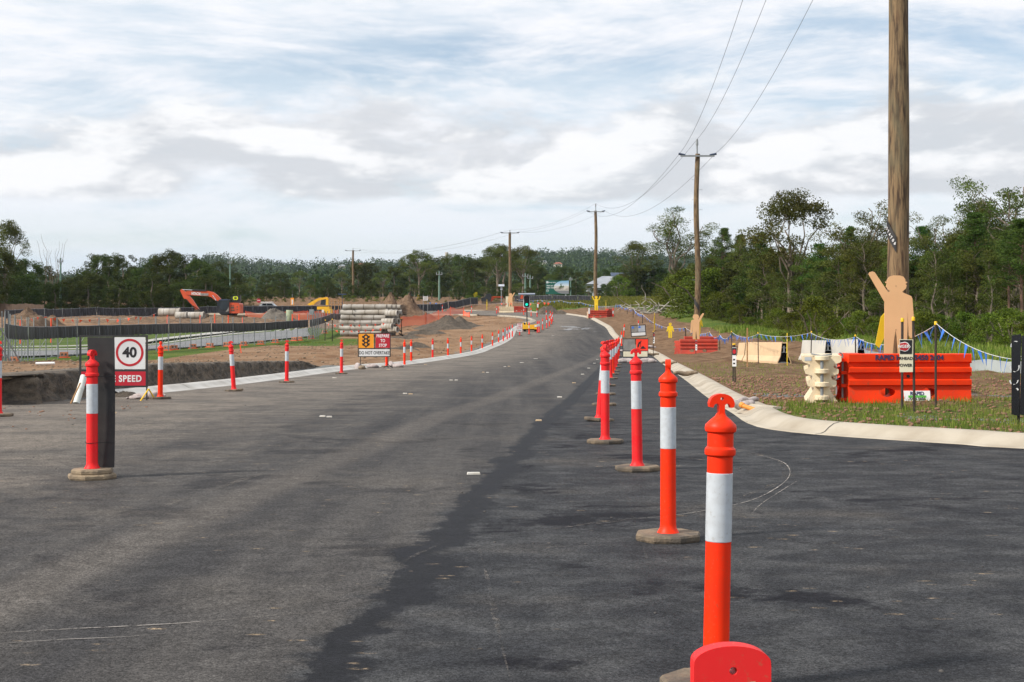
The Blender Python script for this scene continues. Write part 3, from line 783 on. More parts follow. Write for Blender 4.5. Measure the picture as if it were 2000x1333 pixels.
scuff([(600, 890), (700, 860), (900, 838), (1040, 826)], .05)
scuff([(300, 1000), (430, 955), (600, 900), (760, 858)], .10)
scuff([(60, 1010), (220, 965), (420, 905), (640, 845), (820, 800)], .12)
scuff([(1420, 905), (1480, 880), (1540, 868)], .02)
m, g = newmat('scuff_faint'); out = [n for n in g.N if n.type == 'OUTPUT_MATERIAL'][0]
g.put((.26, .225, .185), g.bsdf.inputs['Base Color']); g.bsdf.inputs['Roughness'].default_value = .9
tr = g.N.new('ShaderNodeBsdfTransparent'); mx = g.N.new('ShaderNodeMixShader'); g.L.new(g.m('MULTIPLY', g.r(g.noise(g.coord(), 26, 6, .75), .46, .66), g.r(g.noise(g.coord(), 1.6, 4, .6), .40, .66, .04, .5)), mx.inputs[0])
g.L.new(tr.outputs[0], mx.inputs[1]); g.L.new(g.bsdf.outputs[0], mx.inputs[2]); g.L.new(mx.outputs[0], out.inputs[0])
so = mb.build('road_scuffs', 'scuff_faint', fix=False); so.location.z = .004; tag(so, kind='structure')
# ------------------------------------------------------------------ bollards
def t_handle(w=.095, t=.034, z0=1.02, hole=True):
    """mushroom shaped grab handle: neck rising into an arched head with drooping ends"""
    h = w / 2
    out = [(-.015, z0 - .03), (-.011, z0 + .035), (-.011, z0 + .072), (-h * .40, z0 + .079), (-h * .62, z0 + .074), (-h * .72, z0 + .062), (-h * .98, z0 + .064), (-h * 1.03, z0 + .078)]
    out += arc(0, z0 + .082, h * .99, 168, 12, 12, .033) + [(h * 1.03, z0 + .078), (h * .98, z0 + .064), (h * .72, z0 + .062), (h * .62, z0 + .074), (h * .40, z0 + .079), (.011, z0 + .072), (.011, z0 + .035), (.015, z0 - .03)]
    hl = [arc(0, z0 + .096, .0065, 360, 36, 9)] if hole else []
    mb = MB(); mb.prism(out, t, hl)
    return mb
def octa(mb, r, z0, z1, ch=.012, rot=22.5):
    pts = [(r * math.cos(R(45 * i + rot)), r * math.sin(R(45 * i + rot))) for i in range(8)]
    vs = [(x * .97, y * .97, z0) for x, y in pts] + [(x, y, z0 + ch) for x, y in pts] + [(x, y, z1 - ch) for x, y in pts] + [(x * .95, y * .95, z1) for x, y in pts]
    fs = [tuple(reversed(range(8)))] + [(k * 8 + i, k * 8 + (i + 1) % 8, (k + 1) * 8 + (i + 1) % 8, (k + 1) * 8 + i) for k in range(3) for i in range(8)] + [tuple(range(24, 32))]
    mb.add(vs, fs)
def make_bollard(colm, basem, label, double=False, n=28, w=.095):
    t = thing('bollard', label, 'bollard')
    b = MB(); octa(b, .215, 0, .045)
    if double: octa(b, .185, .045, .088, rot=8)
    b.build('base', basem, t)
    z = .045 if double else 0.0
    p = MB(); p.lathe([(.052, .02 + z), (.070, .046 + z), (.066, .052 + z), (.052, .075 + z), (.0495, .10 + z), (.0485, .572), (.0485, .834), (.0485, .895), (.058, .903), (.0595, .914), (.058, .925), (.0495, .934), (.0495, .985), (.0585, .992), (.0605, 1.005), (.058, 1.017), (.040, 1.035), (.022, 1.050), (.015, 1.064), (.012, 1.066)], n)
    p.build('post', colm, t, smooth='auto')
    q = MB(); q.lathe([(.0484, .573), (.0500, .575), (.0500, .832), (.0484, .834)], n); q.build('reflective_sleeve', 'sleeve', t, smooth='auto')
    h = t_handle(w); ob = h.build('handle', colm, t)
    return t
bo = make_bollard('orange_plastic', 'rubber', 'x')
bp_ = make_bollard('pink_plastic', 'rubber', 'x')
bp_.location = (0, 0, 0)
GR = 'bollards down the right side of the works lane'; GL = 'bollards along the left kerb'; GF = 'bollards round the far bend'
used = {'o': False, 'p': False}
def bollard(px, py, col, label, group, lean=0.0, fwd=0.0, rz=0, d=None, s=1.0):
    x, y, z = G(px, py, road=True) if d is None else ((px - 1000) * d / F, d, 0)
    z = surf(x, y)
    src = bo if col == 'o' else bp_
    rot = (R(fwd), R(lean), R(rz))
    if not used[col]:
        used[col] = True; src.location = (x, y, z); src.rotation_euler = rot; src['label'] = label; src['group'] = group; src.scale = (s,) * 3; return src
    return dup(src, (x, y, z), label=label, group=group, rot=rot, scale=s)
bollard(1397, 1335, 'o', 'bright orange bollard leaning slightly, second closest on the right, pale grey sleeve', GR, lean=1.2, rz=6, d=5.42)
bollard(1305, 1057, 'o', 'bright orange bollard with its handle turned edge on, third closest on the right', GR, rz=82)
bollard(1245, 920, 'p', 'red bollard with a scuffed sleeve in front of the roadworker sign', GR, lean=-.8, rz=4)
bollard(1182, 867, 'p', 'faded pink red bollard hiding a leaning one just behind it', GR, rz=75)
bollard(1170, 823, 'p', 'leaning pink red bollard half hidden behind an upright one', GR, lean=5.2, rz=20)
row = [(1180, 793), (1183, 772), (1187, 755), (1193, 741), (1197, 732), (1200, 726), (1203, 719), (1205, 713), (1207, 706), (1209, 697)]
ordn = ['nearest', 'second', 'third', 'fourth', 'fifth', 'sixth', 'seventh', 'eighth', 'ninth', 'last']
for i, (a, b) in enumerate(row):
    bollard(a, b, 'p' if i % 4 else 'o', '%s of the tightly lined up red bollards receding behind the leaning one' % ordn[i], GR, lean=random.uniform(-1.5, 1.5), rz=random.uniform(0, 90))
bollard(1214, 677, 'o', 'upright orange bollard left of the blank silver sign, near the right kerb', GR, rz=40)
bollard(1218, 662, 'o', 'tilted orange bollard beyond the upright one, left of the blank silver sign', GR, lean=4, rz=10)
bollard(-3, 817, 'p', 'pink red bollard cut off by the left edge of the picture', GL, d=21.3)
Lr = [(313, 780, 'o', 1.6, 85, 'bright orange bollard on a brown base just right of the 40 speed sign'), (457, 765, 'p', -3.8, 0, 'pink red bollard leaning left before the cut bank'),
      (560, 748, 'p', .4, 5, 'pink red bollard between the leaning one and the traffic signal ahead sign'), (667, 731, 'p', .3, 3, 'pink red bollard just left of the traffic signal ahead sign'),
      (755, 717, 'o', 0, 80, 'orange bollard standing in front of the prepare to stop sign'), (790, 713, 'o', .8, 85, 'left one of two orange bollards standing close together by the kerb'),
      (803, 710, 'o', .6, 80, 'right one of two orange bollards standing close together by the kerb'), (845, 703, 'p', .2, 20, 'first red bollard on the kerb right of the close pair'),
      (875, 699, 'o', -.6, 60, 'second bollard on the kerb right of the close pair'), (900, 694, 'o', 0, 0, 'third bollard on the kerb right of the close pair'),
      (921, 689, 'o', 0, 30, 'fourth bollard on the kerb right of the close pair'), (942, 684, 'o', 0, 50, 'fifth bollard on the kerb right of the close pair'),
      (962, 678, 'o', 0, 10, 'sixth bollard on the kerb right of the close pair'), (974, 672, 'o', 0, 70, 'seventh bollard on the kerb right of the close pair'),
      (983, 668.5, 'o', 0, 0, 'eighth bollard on the kerb right of the close pair'), (990.5, 664.5, 'p', 0, 40, 'ninth bollard on the kerb right of the close pair'),
      (995, 661.5, 'p', 0, 0, 'tenth bollard on the kerb right of the close pair'), (1000.8, 658.5, 'o', 0, 30, 'orange bollard just left of the stop here sign')]
for a, b, c, ln, rz, lb in Lr: bollard(a, b, c, lb, GL, lean=ln, rz=rz)
Fr = [(1033.4, 654, 'bollard standing in front of the yellow signal trailer'), (1049.6, 651, 'left of the two bollards at the wheel of the yellow signal trailer'), (1053, 650, 'right of the two bollards at the wheel of the yellow signal trailer'),
      (1059.8, 645, 'first single bollard right of the signal trailer'), (1067.9, 642, 'second single bollard right of the signal trailer'), (1073, 638.6, 'third single bollard right of the signal trailer'),
      (1077, 634, 'bollard in the far clump, nearest to the camera'), (1079, 629.5, 'bollard in the far clump, furthest right'), (1067, 625, 'bollard in the far clump, furthest left'), (1075, 627, 'bollard in the middle of the far clump'),
      (1049, 620, 'bollard on the far bend, first right of the green light'), (1037.4, 618.6, 'bollard on the far bend just right of the signal pole'), (1023, 615.6, 'bollard on the far bend just left of the signal pole'),
      (970, 613.2, 'bollard on the far bend below the solar lamp'), (921, 612, 'bollard on the far bend left of the thin yellow cutout'), (864, 609.5, 'bollard on the far bend at the end of the orange mesh')]
for k, (a, b, lb) in enumerate(Fr): bollard(a, b, 'p' if k % 3 == 1 else 'o', lb, GF, rz=k * 37 % 90)
x, y, z = G(1299, 618); bollard(1246.5, 655, 'p', 'white sleeved bollard top showing above the blank silver sign', GF, lean=2)
# the closest one, only its wide handle in the picture
tb = thing('bollard', 'pink bollard handle with three holes, closest to the camera at the bottom edge', 'bollard', (.2735, 1.78, float(zt(1.78)) + .004), group=GR)
b = MB(); octa(b, .215, 0, .045); b.build('base', 'rubber_tan', tb)
p = MB(); p.lathe([(.052, .02), (.070, .046), (.052, .075), (.0485, .10), (.0485, .76), (.058, .765), (.058, .78), (.0495, .79), (.0495, .84), (.0605, .855), (.05, .872), (.022, .886)], 32); p.build('post', 'pink_plastic', tb, smooth='auto')
q = MB(); q.lathe([(.0484, .45), (.050, .452), (.050, .70), (.0484, .702)], 32); q.build('reflective_sleeve', 'sleeve', tb, smooth='auto')
HTOP = EYE - (1258 - HZ) * 1.78 / F - (float(zt(1.78)) + .004)
zc = HTOP - .028
out = [(-.012, .86), (-.012, zc - .036), (-.047, zc - .036), (-.0485, zc - .030), (-.0485, zc + .002)] + arc(0, zc + .006, .0485, 172, 8, 20, .022) + [(.0485, zc + .002), (.0485, zc - .030), (.047, zc - .036), (.012, zc - .036), (.012, .86)]
h = MB(); h.prism(out, .026, [arc(.001, zc - .003, .0050, 360, 20, 16), arc(-.0255, zc - .023, .0095, 360, 20, 16, .007), arc(.0255, zc - .023, .0095, 360, 20, 16, .007)])
ho = h.build('handle', 'pink_plastic', tb)
bv = ho.modifiers.new('b', 'BEVEL'); bv.width = .003; bv.segments = 3; bv.limit_method = 'ANGLE'; bv.angle_limit = R(50)
ho.data.shade_flat()
tb.rotation_euler = (0, 0, R(3))
# left one on a double base with a black panel tied to it
x, y, z = G(180, 921, road=True)
y = 12.55; x = (180 - 1000) * y / F
tl = make_bollard('pink_plastic', 'rubber_tan', 'faded red bollard on two stacked bases with a black board tied behind it', True)
tl.location = (x, y, surf(x, y)); tl.rotation_euler = (0, 0, R(68)); tl['group'] = GL
tl.scale = (1, 1, 1.0)
bd = thing('board', 'tall black plastic board tied behind the faded red bollard', 'board', (x + .045, y + .085, surf(x, y)), rotz=R(-4))
m_ = MB(); nseg = 12
for k in range(nseg):
    z0 = .09 + (1.245 - .09) * k / nseg; z1 = .09 + (1.245 - .09) * (k + 1) / nseg
    c0 = .02 * math.sin(k / nseg * 3.1); c1_ = .02 * math.sin((k + 1) / nseg * 3.1)
    for s_ in (0, 1): pass
    m_.add([(-.118, c0 + .006, z0), (.128, c0, z0), (.128, c1_, z1), (-.118, c1_ + .006, z1), (-.118, c0 + .014, z0), (.128, c0 + .008, z0), (.128, c1_ + .008, z1), (-.118, c1_ + .014, z1)], [(0, 1, 2, 3), (5, 4, 7, 6), (0, 3, 7, 4), (1, 5, 6, 2)] + ([(0, 4, 5, 1)] if k == 0 else []) + ([(3, 2, 6, 7)] if k == nseg - 1 else []))
m_.build('panel', 'black_steel', bd)
for zz in (.90, .315):
    w_ = MB(); pts = [(-.045 + .056 * math.cos(a), -.085 + .056 * math.sin(a), zz) for a in np.linspace(math.pi * 1.05, math.pi * 1.95, 9)]
    w_.path([(-.122, .0, zz)] + pts + [(.13, -.004, zz)], .0022, 5); w_.build('tie_wire', 'ink', bd)

# ------------------------------------------------------------------ raised pavement markers
def marker(px, py, w, m_, lb, grp='small raised markers set out on the seal'):
    x, y, z = G(px, py, road=True); z = float(zt(y)) + .004
    o = MB(); o.prism([(-w / 2, 0), (w / 2, 0), (w / 2 - .006, .018), (-w / 2 + .006, .018)], .05, mtx=Matrix.Rotation(R(random.uniform(-6, 6)), 4, 'Z'))
    return tag(o.build('road_marker', m_, loc=(x, y, z)), lb, 'road marker', grp)
mk = [(925, 928, .12, 'w', 'largest white road marker, nearest, at the edge of the dark seam'), (630, 815, .085, 'w', 'left half of the nearest pair of white markers'), (643, 816, .085, 'w', 'right half of the nearest pair of white markers'),
      (791, 770, .09, 'w', 'left half of the second pair of markers'), (802, 771, .09, 't', 'right tan half of the second pair of markers'), (881, 743.5, .09, 'w', 'left half of the third pair of markers'), (891, 743.5, .09, 'w', 'right half of the third pair of markers'),
      (944, 728, .09, 't', 'left tan half of the fourth pair of markers'), (952, 728.5, .09, 'w', 'right half of the fourth pair of markers'), (986, 717, .1, 'w', 'left half of the fifth pair of markers'), (994, 716.5, .1, 't', 'right tan half of the fifth pair of markers'),
      (1019, 709, .18, 'w', 'white marker in the far middle of the road, sixth in its line'), (1046, 701.5, .22, 'w', 'white marker in the far middle of the road, last in its line'),
      (1052, 823, .09, 't', 'tan marker nearest on the dark seam past the largest'), (1093, 777, .10, 'w', 'second small marker up the dark seam'), (1121, 749, .10, 't', 'third small marker up the dark seam'),
      (1138, 732, .10, 'w', 'fourth small marker up the dark seam'), (1150, 720, .11, 'w', 'fifth small marker up the dark seam'), (1161, 710.5, .12, 'w', 'sixth small marker up the dark seam'), (1167, 703, .13, 'w', 'seventh and furthest small marker up the dark seam'),
      (653, 739, .12, 'w', 'white marker below the pink bollards before the cut bank'), (759, 723, .12, 't', 'tan marker in front of the prepare to stop sign'), (831, 713, .13, 't', 'tan marker right of the two close bollards'),
      (218, 808, .16, 't', 'long tan marker beside the tall black board'), (1080, 656, .25, 'w', 'pale marker on the far road left of the wet patch')]
for a, b, w, c, lb in mk: marker(a, b, w, 'marker_white' if c == 'w' else 'marker_tan', lb)

# ------------------------------------------------------------------ star pickets with yellow caps
def star_prof(mb, h, r=.018, z0=-.02):
    for k in range(3):
        a = R(90 + 120 * k); c_, s_ = math.cos(a), math.sin(a); w = .0035
        vs = [(-s_ * w, c_ * w, z0), (s_ * w, -c_ * w, z0), (r * c_ + s_ * w, r * s_ - c_ * w, z0), (r * c_ - s_ * w, r * s_ + c_ * w, z0)]
        vs += [(x_, y_, h) for x_, y_, _ in vs]
        mb.add(vs, [(0, 3, 2, 1), (4, 5, 6, 7), (0, 1, 5, 4), (1, 2, 6, 5), (2, 3, 7, 6), (3, 0, 4, 7)])
def picket_parts(t, h, capm='cap_yellow', wide=1.0):
    m_ = MB(); star_prof(m_, h - .01, .02 * wide); m_.build('post', 'picket_black', t)
    c = MB(); c.lathe([(.019 * wide, h - .055), (.024 * wide, h - .05), (.024 * wide, h - .012), (.02 * wide, h), (.012 * wide, h)], 12); c.build('cap', capm, t, smooth='auto')
PGR = 'star pickets carrying the blue bunting'
pk0 = thing('star_picket', 'x', 'star picket'); picket_parts(pk0, 1.25)
pkf = thing('star_picket', 'x', 'star picket'); picket_parts(pkf, 1.25, wide=2.0)
pk_used = set(); PK = []
def picket(px, py, h, label, far=False, d=None, rot=None, grp=PGR):
    if d is None: x, y, z = G(px, py)
    else: x, y = (px - 1000) * d / F, d; z = surf(x, y)
    src = pkf if far else pk0; sc = (1, 1, h / 1.25)
    rot = rot or (R(random.uniform(-2, 2)), R(random.uniform(-2, 2)), random.uniform(0, 6))
    if src.name in pk_used: o = dup(src, (x, y, z), label=label, group=grp, rot=rot, scale=sc)
    else:
        pk_used.add(src.name); o = src; o.location = (x, y, z); o.rotation_euler = rot; o.scale = sc; o['label'] = label; o['group'] = grp
    return Vector((x, y, z + h))
tops = []
# from right of frame to the far bend; photo rows of the tops are met by true heights
def pk_top(px, ytop, d, label, far=False):
    x = (px - 1000) * d / F; zg = surf(x, d); h = EYE - (ytop - HZ) * d / F - zg
    h = min(max(h, .9), 1.6)
    p = picket(px, 0, h, label, far, d=d); tops.append(p); return p
pk_top(1828, 628, 22.2, 'picket in front of the right half of the orange barrier')
pk_top(1672, 654, 40, 'picket between the grey barrier and the orange barrier')
pk_top(1583, 647, 49, 'picket at the near end of the cream barriers')
pk_top(1481, 649.5, 55, 'picket in front of the long cream barrier')
pk_top(1430, 647, 66, 'picket just beyond the far end of the cream barrier')
pk_top(1406, 652.5, 82, 'picket on brown slope above the middle orange barrier')
pk_top(1386, 647.5, 96, 'picket right of the tan cutout person on the second pole')
pk_top(1339, 641.5, 112, 'picket between the small yellow cutout and the tan cutout', True)
pk_top(1255, 613.5, 150, 'picket left of the edge on yellow cutout', True)
pk_top(1236.5, 601.5, 165, 'picket second from the far orange barrier', True)
pk_top(1225, 604, 178, 'picket nearest to the right of the far orange barrier', True)
pk_top(1211, 602, 190, 'picket beside the far red and white post', True)
pk_top(1133, 593, 226, 'picket on the brown verge left of the far orange barrier', True)
pk_top(1095, 590, 238, 'picket on the verge below the green billboard', True)
pk_top(1055, 588, 244, 'picket left of the green billboard', True)
pk_top(1010, 588, 250, 'picket beyond the fourth power pole', True)
def rope_mesh(mb, a, b, sag, r, n=12, seg=5):
    pts = []
    for i in range(n + 1):
        t = i / n; p = a.lerp(b, t); p.z -= sag * 4 * t * (1 - t); pts.append(p)
    mb.path(pts, r, seg); return pts
flag_me = {}
def bunting(name, label, tops_, sagf, flagm, step, fs, far_r, grp=None, drop=.06, cap=70):
    t = thing(name, label, 'bunting', tuple(tops_[0]), group=grp)
    o0 = Vector(tops_[0]); r_ = MB(); fl = []
    for a, b in zip(tops_[:-1], tops_[1:]):
        a = a - Vector((0, 0, drop)); b = b - Vector((0, 0, drop)); L = (b - a).length
        sg = sagf(L)
        rope_mesh(r_, a - o0, b - o0, sg, far_r)
        n = max(2, int(L / step))
        for i in range(n):
            tt = (i + .5) / n; p = a.lerp(b, tt); p.z -= sg * 4 * tt * (1 - tt); fl.append((p - o0, (b - a)))
    r_.build('rope', 'rope', t)
    key = (flagm, fs)
    if key not in flag_me:
        m_ = MB(); w, h_ = fs; m_.prism([(-w / 2, 0), (w / 2, 0), (w * .1, -h_)], .003); flag_me[key] = m_.mesh('flag', M[flagm])
    if len(fl) > 100: fl = fl[:100]
    for p, dr_ in fl:
        o = bpy.data.objects.new('flag', flag_me[key]); COL.objects.link(o); o.parent = t; o.location = p
        yaw = math.atan2(dr_.y, dr_.x)
        o.rotation_euler = (R(random.uniform(-25, 25)), R(random.uniform(-18, 30)), yaw + R(random.uniform(-25, 25)))
    return t
off = Vector(((2100 - 1000) * 17.5 / F, 17.5, 1.28)); 
mid = Vector(((1975 - 1000) * 17.9 / F, 17.9, EYE - (697 - HZ) * 17.9 / F))
bunting('bunting', 'blue flag bunting swooping from the right picket down to the black banner', [tops[0] , mid, off], lambda L: .10 if L > 2.5 else .03, 'flag_blue', .36, (.075, .20), .005, 'blue flag bunting', drop=.03)
bunting('bunting', 'blue flag bunting strung past the grey and cream barriers', tops[0:5], lambda L: .05 + .012 * L, 'flag_blue', .55, (.09, .24), .007, 'blue flag bunting')
bunting('bunting', 'blue flag bunting dipping across the brown slope behind the small yellow cutout', tops[4:9], lambda L: .08 + .012 * L, 'flag_blue', .9, (.16, .30), .011, 'blue flag bunting')
bunting('bunting', 'blue flag bunting along the far edge of the green field', tops[8:], lambda L: .1 + .008 * L, 'flag_blue', 1.3, (.24, .34), .016, 'blue flag bunting')
# other stakes
for px, yt, d, lb in ((1459.5, 641, 50.5, 'bare timber survey stake in front of the cream barrier'),):
    x = (px - 1000) * d / F; zg = surf(x, d); h = EYE - (yt - HZ) * d / F - zg
    s_ = MB(); s_.box((0, 0, h / 2 - .03), (.045, .03, h + .06)); tag(s_.build('survey_stake', 'timber_stake', loc=(x, d, zg)), lb, 'stake')

# ------------------------------------------------------------------ power poles and wires
def make_pole(px, d, ytop, r0, r1, label, bend=0, arm=True, material='pole_wood', armw=1.05, nbolt=12, spike=.9, lean=0, ztop=None, armz=.15, sinuous=.03, grp='timber power poles along the right verge'):
    x = (px - 1000) * d / F; zg = surf(x, d) - .3
    top = (EYE - (ytop - HZ) * d / F) if ztop is None else ztop
    H_ = top - zg; t = thing('power_pole', label, 'power pole', (x, d, zg), group=grp)
    pts = []; rs = []; n = 26
    for i in range(n + 1):
        u_ = i / n; pts.append((lean * u_ + sinuous * math.sin(u_ * 9 + px), sinuous * .6 * math.sin(u_ * 7 + 2 + px), H_ * u_)); rs.append((r0 + (r1 - r0) * u_) * (1 + .02 * math.sin(u_ * 23 + px)))
    m_ = MB(); m_.path(pts, rs, 20); m_.build('shaft', material, t, smooth='auto')
    tips = []
    if arm:
        za = H_ - armz; m2 = MB(); m2.box((lean, -r1 - .05, za), (armw * 2, .09, .10)); m2.build('crossarm', 'galv', t)
        for s_ in (-1, 1):
            i_ = MB(); i_.tube((lean + s_ * (armw - .30), -r1 - .05, za + .06), (lean + s_ * (armw + .12), -r1 - .05, za + .13), .055, .075, 10); i_.build('insulator', 'solar', t, smooth='auto')
            tips.append(Vector((x + lean + s_ * (armw + .05), d - r1 - .05, zg + za + .15)))
        if spike:
            i_ = MB(); i_.tube((lean, 0, H_ - .02), (lean, 0, H_ + spike * .6), .045); i_.tube((lean, 0, H_ + spike * .6), (lean, 0, H_ + spike), .085, .06, 10); i_.build('insulator', 'galv', t, smooth='auto')
        tips.append(Vector((x + lean, d, zg + H_ + spike)))
    b_ = MB()
    for k in range(nbolt):
        z_ = H_ - 1.6 - k * .62; s_ = 1 if k % 2 else -1
        b_.tube((lean + s_ * (r1 * .7), 0, z_), (lean + s_ * (r1 + .19), 0, z_), .011, n=6)
    if nbolt: tag(b_.build('step_bolts', 'galv', t))
    return t, tips
P1, t1 = make_pole(1752, 25.4, 0, .200, .148, 'thick weathered timber power pole rising out of the picture on the right', ztop=13.0, nbolt=0, lean=.06, sinuous=.012)
P2, t2 = make_pole(1361.5, 88, 301, .20, .145, 'wavy timber power pole with a crossarm above the second cutout person', sinuous=.06)
P3, t3 = make_pole(1163.5, 180, 412, .26, .17, 'timber power pole above the far yellow cutout', armw=1.05, nbolt=10, sinuous=.05)
P4, t4 = make_pole(996, 228, 454, .27, .20, 'timber power pole with crossarm left of the green traffic signal', armw=1.4, nbolt=0, spike=.35)
P5, t5 = make_pole(689.5, 335, 489, .30, .22, 'distant brown power pole behind the concrete pipe stack', armw=1.75, nbolt=0, spike=.5)
# number plate strapped to the near pole
pl = MB(); nA = 8
for k in range(nA):
    pass
x0, y0 = P1.location.x, P1.location.y
def wrapstrip(t, zc, H_, w, tilt, r, a0, a1, name, material, n=14):
    mb = MB(); vs = []
    for i in range(n + 1):
        a = R(a0 + (a1 - a0) * i / n); zz = zc + tilt * (i / n - .5)
        for s_ in (-1, 1): vs.append((r * math.cos(a), r * math.sin(a), zz + s_ * w / 2))
    mb.add(vs, [(2 * i, 2 * i + 1, 2 * i + 3, 2 * i + 2) for i in range(n)]); return mb.build(name, material, t, smooth=True)
zb = (EYE - (460 - HZ) * 25.4 / F) - P1.location.z
wrapstrip(P1, zb, 0, .10 / .35, -.36, .196, 188, 252, 'number_strap', 'black_steel')
for k, ch in enumerate('574706'):
    u_ = (k + .8) / 6.6; a = R(188 + 64 * u_); zz = zb - .36 * (u_ - .5)
    text(ch, .072, 'paint_white', P1, (.2 * math.cos(a), .2 * math.sin(a), zz - .02), rot=(R(90), R(25), a + R(90)), bold=.02)
zb2 = (EYE - (595 - HZ) * 88 / F) - P2.location.z
wrapstrip(P2, zb2, 0, .35, -.5, .205, 200, 300, 'number_strap', 'black_steel')
def wire(a, b, sag, r, label, r2=None):
    m_ = MB(); n = 28; pts = []; rs = []
    for i in range(n + 1):
        t = i / n; p = Vector(a).lerp(Vector(b), t); p.z -= sag * 4 * t * (1 - t); pts.append(p); rs.append(r + ((r2 or r) - r) * t)
    m_.path(pts, rs, 5); o = m_.build('power_line', 'black_steel'); return tag(o, label, 'power line', 'power lines strung along the verge')
for k, nm in ((0, 'left'), (2, 'middle'), (1, 'right')):
    wire(t1[k], t2[k], 1.3, .006, '%s cable running from the near pole up out of the picture to the second pole' % nm, .010)
    wire(t2[k], t3[k], 2.0, .010, '%s cable sagging between the second and the third power pole' % nm, .010)
    wire(t3[k], t4[k], .9, .009, '%s cable between the third pole and the one by the traffic signal' % nm, .009)
    wire(t4[k], t5[k], 1.8, .009, '%s cable reaching from the signal pole to the distant brown pole' % nm, .010)
def green_pole(px, d, ytop, label, arms=.9, r=.17):
    x = (px - 1000) * d / F; zg = surf(x, d) - .3; H_ = EYE - (ytop - HZ) * d / F - zg
    t = thing('power_pole', label, 'power pole', (x, d, zg), group='slim green poles among the trees')
    m_ = MB(); m_.tube((0, 0, 0), (0, 0, H_), r * 1.2, r * .7, 12); m_.build('shaft', 'green_pole', t, smooth='auto')
    if arms:
        a_ = MB(); a_.box((0, -.15, H_ - .7), (arms * 2, .12, .12)); a_.build('crossarm', 'galv', t)
        for s_ in (-1, 0, 1):
            i_ = MB(); i_.tube((s_ * arms * .9, -.15, H_ - .65), (s_ * arms * .9, -.15, H_ - .2), .09, .06, 8); i_.build('insulator', 'galv', t)
    return t
green_pole(118.5, 236, 504, 'green power pole standing before the dark trees on the left', .45)
green_pole(449.5, 262, 507, 'green power pole behind the orange excavator', .4)
green_pole(858, 285, 530, 'slim green pole between the second and fourth timber poles', .6, .2)
green_pole(1026, 300, 534, 'left of two slim poles left of the billboard', .6, .2)
green_pole(1035.5, 300, 538, 'right of two slim poles left of the billboard', .6, .2)
green_pole(1114.5, 290, 541, 'dark slim pole at the right edge of the billboard', .3, .15)

# ------------------------------------------------------------------ cutout people
def cut_outline(s, raised='L', lowarm=True):
    """standing person outline, x right, z up, height 1 at head top; scaled by s"""
    o = []
    o += [(.015, .30)]
    o += [(.035, .012), (.05, 0), (.105, 0), (.12, .015), (.135, .42), (.135, .60)]      # right leg up to the armpit
    o += [(.150, .32), (.165, .292), (.205, .290), (.222, .305)]
    o += [(.190, .735), (.178, .765), (.085, .805)]
    o += [(.075, .815), (.115, .85), (.125, .885), (.112, .905), (.128, .915), (.132, .925), (.112, .93), (.110, .955), (.09, .985), (.05, .998), (-.02, 1.0), (-.07, .985), (-.098, .945), (-.10, .932), (-.118, .928), (-.116, .917), (-.10, .908), (-.108, .87), (-.085, .84), (-.06, .82)]
    o += [(-.085, .81), (-.235, 1.035), (-.262, 1.045), (-.295, 1.035), (-.305, 1.012), (-.125, .70)]
    o += [(-.125, .60), (-.13, .04), (-.125, .010), (-.11, 0), (-.06, 0), (-.045, .012), (.015 - .03, .30), (0, .385)]
    if raised == 'R': o = [(-x, z) for x, z in reversed(o)]
    return [(x * s, z * s) for x, z in o]
def simple_outline(s, arms='down'):
    o = [(.012, .38), (.02, 0), (.11, 0), (.125, .40), (.12, .55)]
    if arms == 'down': o += [(.20, .40), (.25, .44), (.18, .74), (.13, .79)]
    else: o += [(.13, .72), (.24, 1.0), (.30, .98), (.20, .72), (.13, .76)]
    o += [(.04, .82), (.085, .87), (.095, .92), (.085, .97), (.04, 1.0), (-.04, 1.0), (-.085, .97), (-.095, .92), (-.085, .87), (-.04, .82)]
    if arms == 'down': o += [(-.13, .79), (-.18, .74), (-.25, .44), (-.20, .40)]
    else: o += [(-.13, .76), (-.20, .72), (-.30, .98), (-.24, 1.0), (-.13, .72)]
    o += [(-.12, .55), (-.125, .40), (-.11, 0), (-.02, 0), (-.012, .38)]
    return [(x * s, z * s) for x, z in o]
def cutout(px, ybot, ytop, d, outline, material, label, rz=0, name='cutout_sign', hs=1.0, lean=0):
    x, y, z = W(px, ybot, d); s = (ybot - ytop) * d / F / hs
    m_ = MB(); m_.prism(outline(s), .018)
    t = thing(name, label, 'cutout', (x, y, z), rotz=R(rz), group=None)
    t.rotation_euler = (0, R(lean), R(rz)); m_.build('figure_board', material, t)
    return t, s
c1, s1 = cutout(1749, 711, 530.5, 25.05, lambda s: cut_outline(s, 'L'), 'cut_tan', 'large tan plywood cutout person in a hard hat waving, fixed to the near pole', hs=1.045)
for zz in (.88, .385):
    b_ = MB(); b_.lathe([(.006, 0), (.006, .006)], 8); bb = b_.build('bolt', 'ink', c1, loc=(.005, -.010, zz * s1)); bb.rotation_euler = (R(90), 0, 0)
c1b, _ = cutout(1748, 752, 573, 25.72, lambda s: [(x * .86, z) for x, z in simple_outline(s)], 'cut_yellow', 'yellow cutout person hidden behind the large tan one, one arm showing', rz=0)
brc = MB(); brc.tube((0, 0, 0), (-.32, .1, -.16), .02); 
yb = MB(); a_ = Vector(W(1728, 693, 25.6)); b_2 = Vector(W(1702, 710, 25.9)); yb.tube((0, 0, 0), b_2 - a_, .028, .02, 8)
tag(yb.build('warning_rod', 'cut_yellow', loc=a_), 'short yellow rod leaning behind the orange barrier beside the near pole', 'rod')
c2, s2 = cutout(1359.5, 666, 612, 84.5, lambda s: cut_outline(s, 'R'), 'cut_tan', 'tan cutout person waving at the foot of the second pole', hs=1.045)
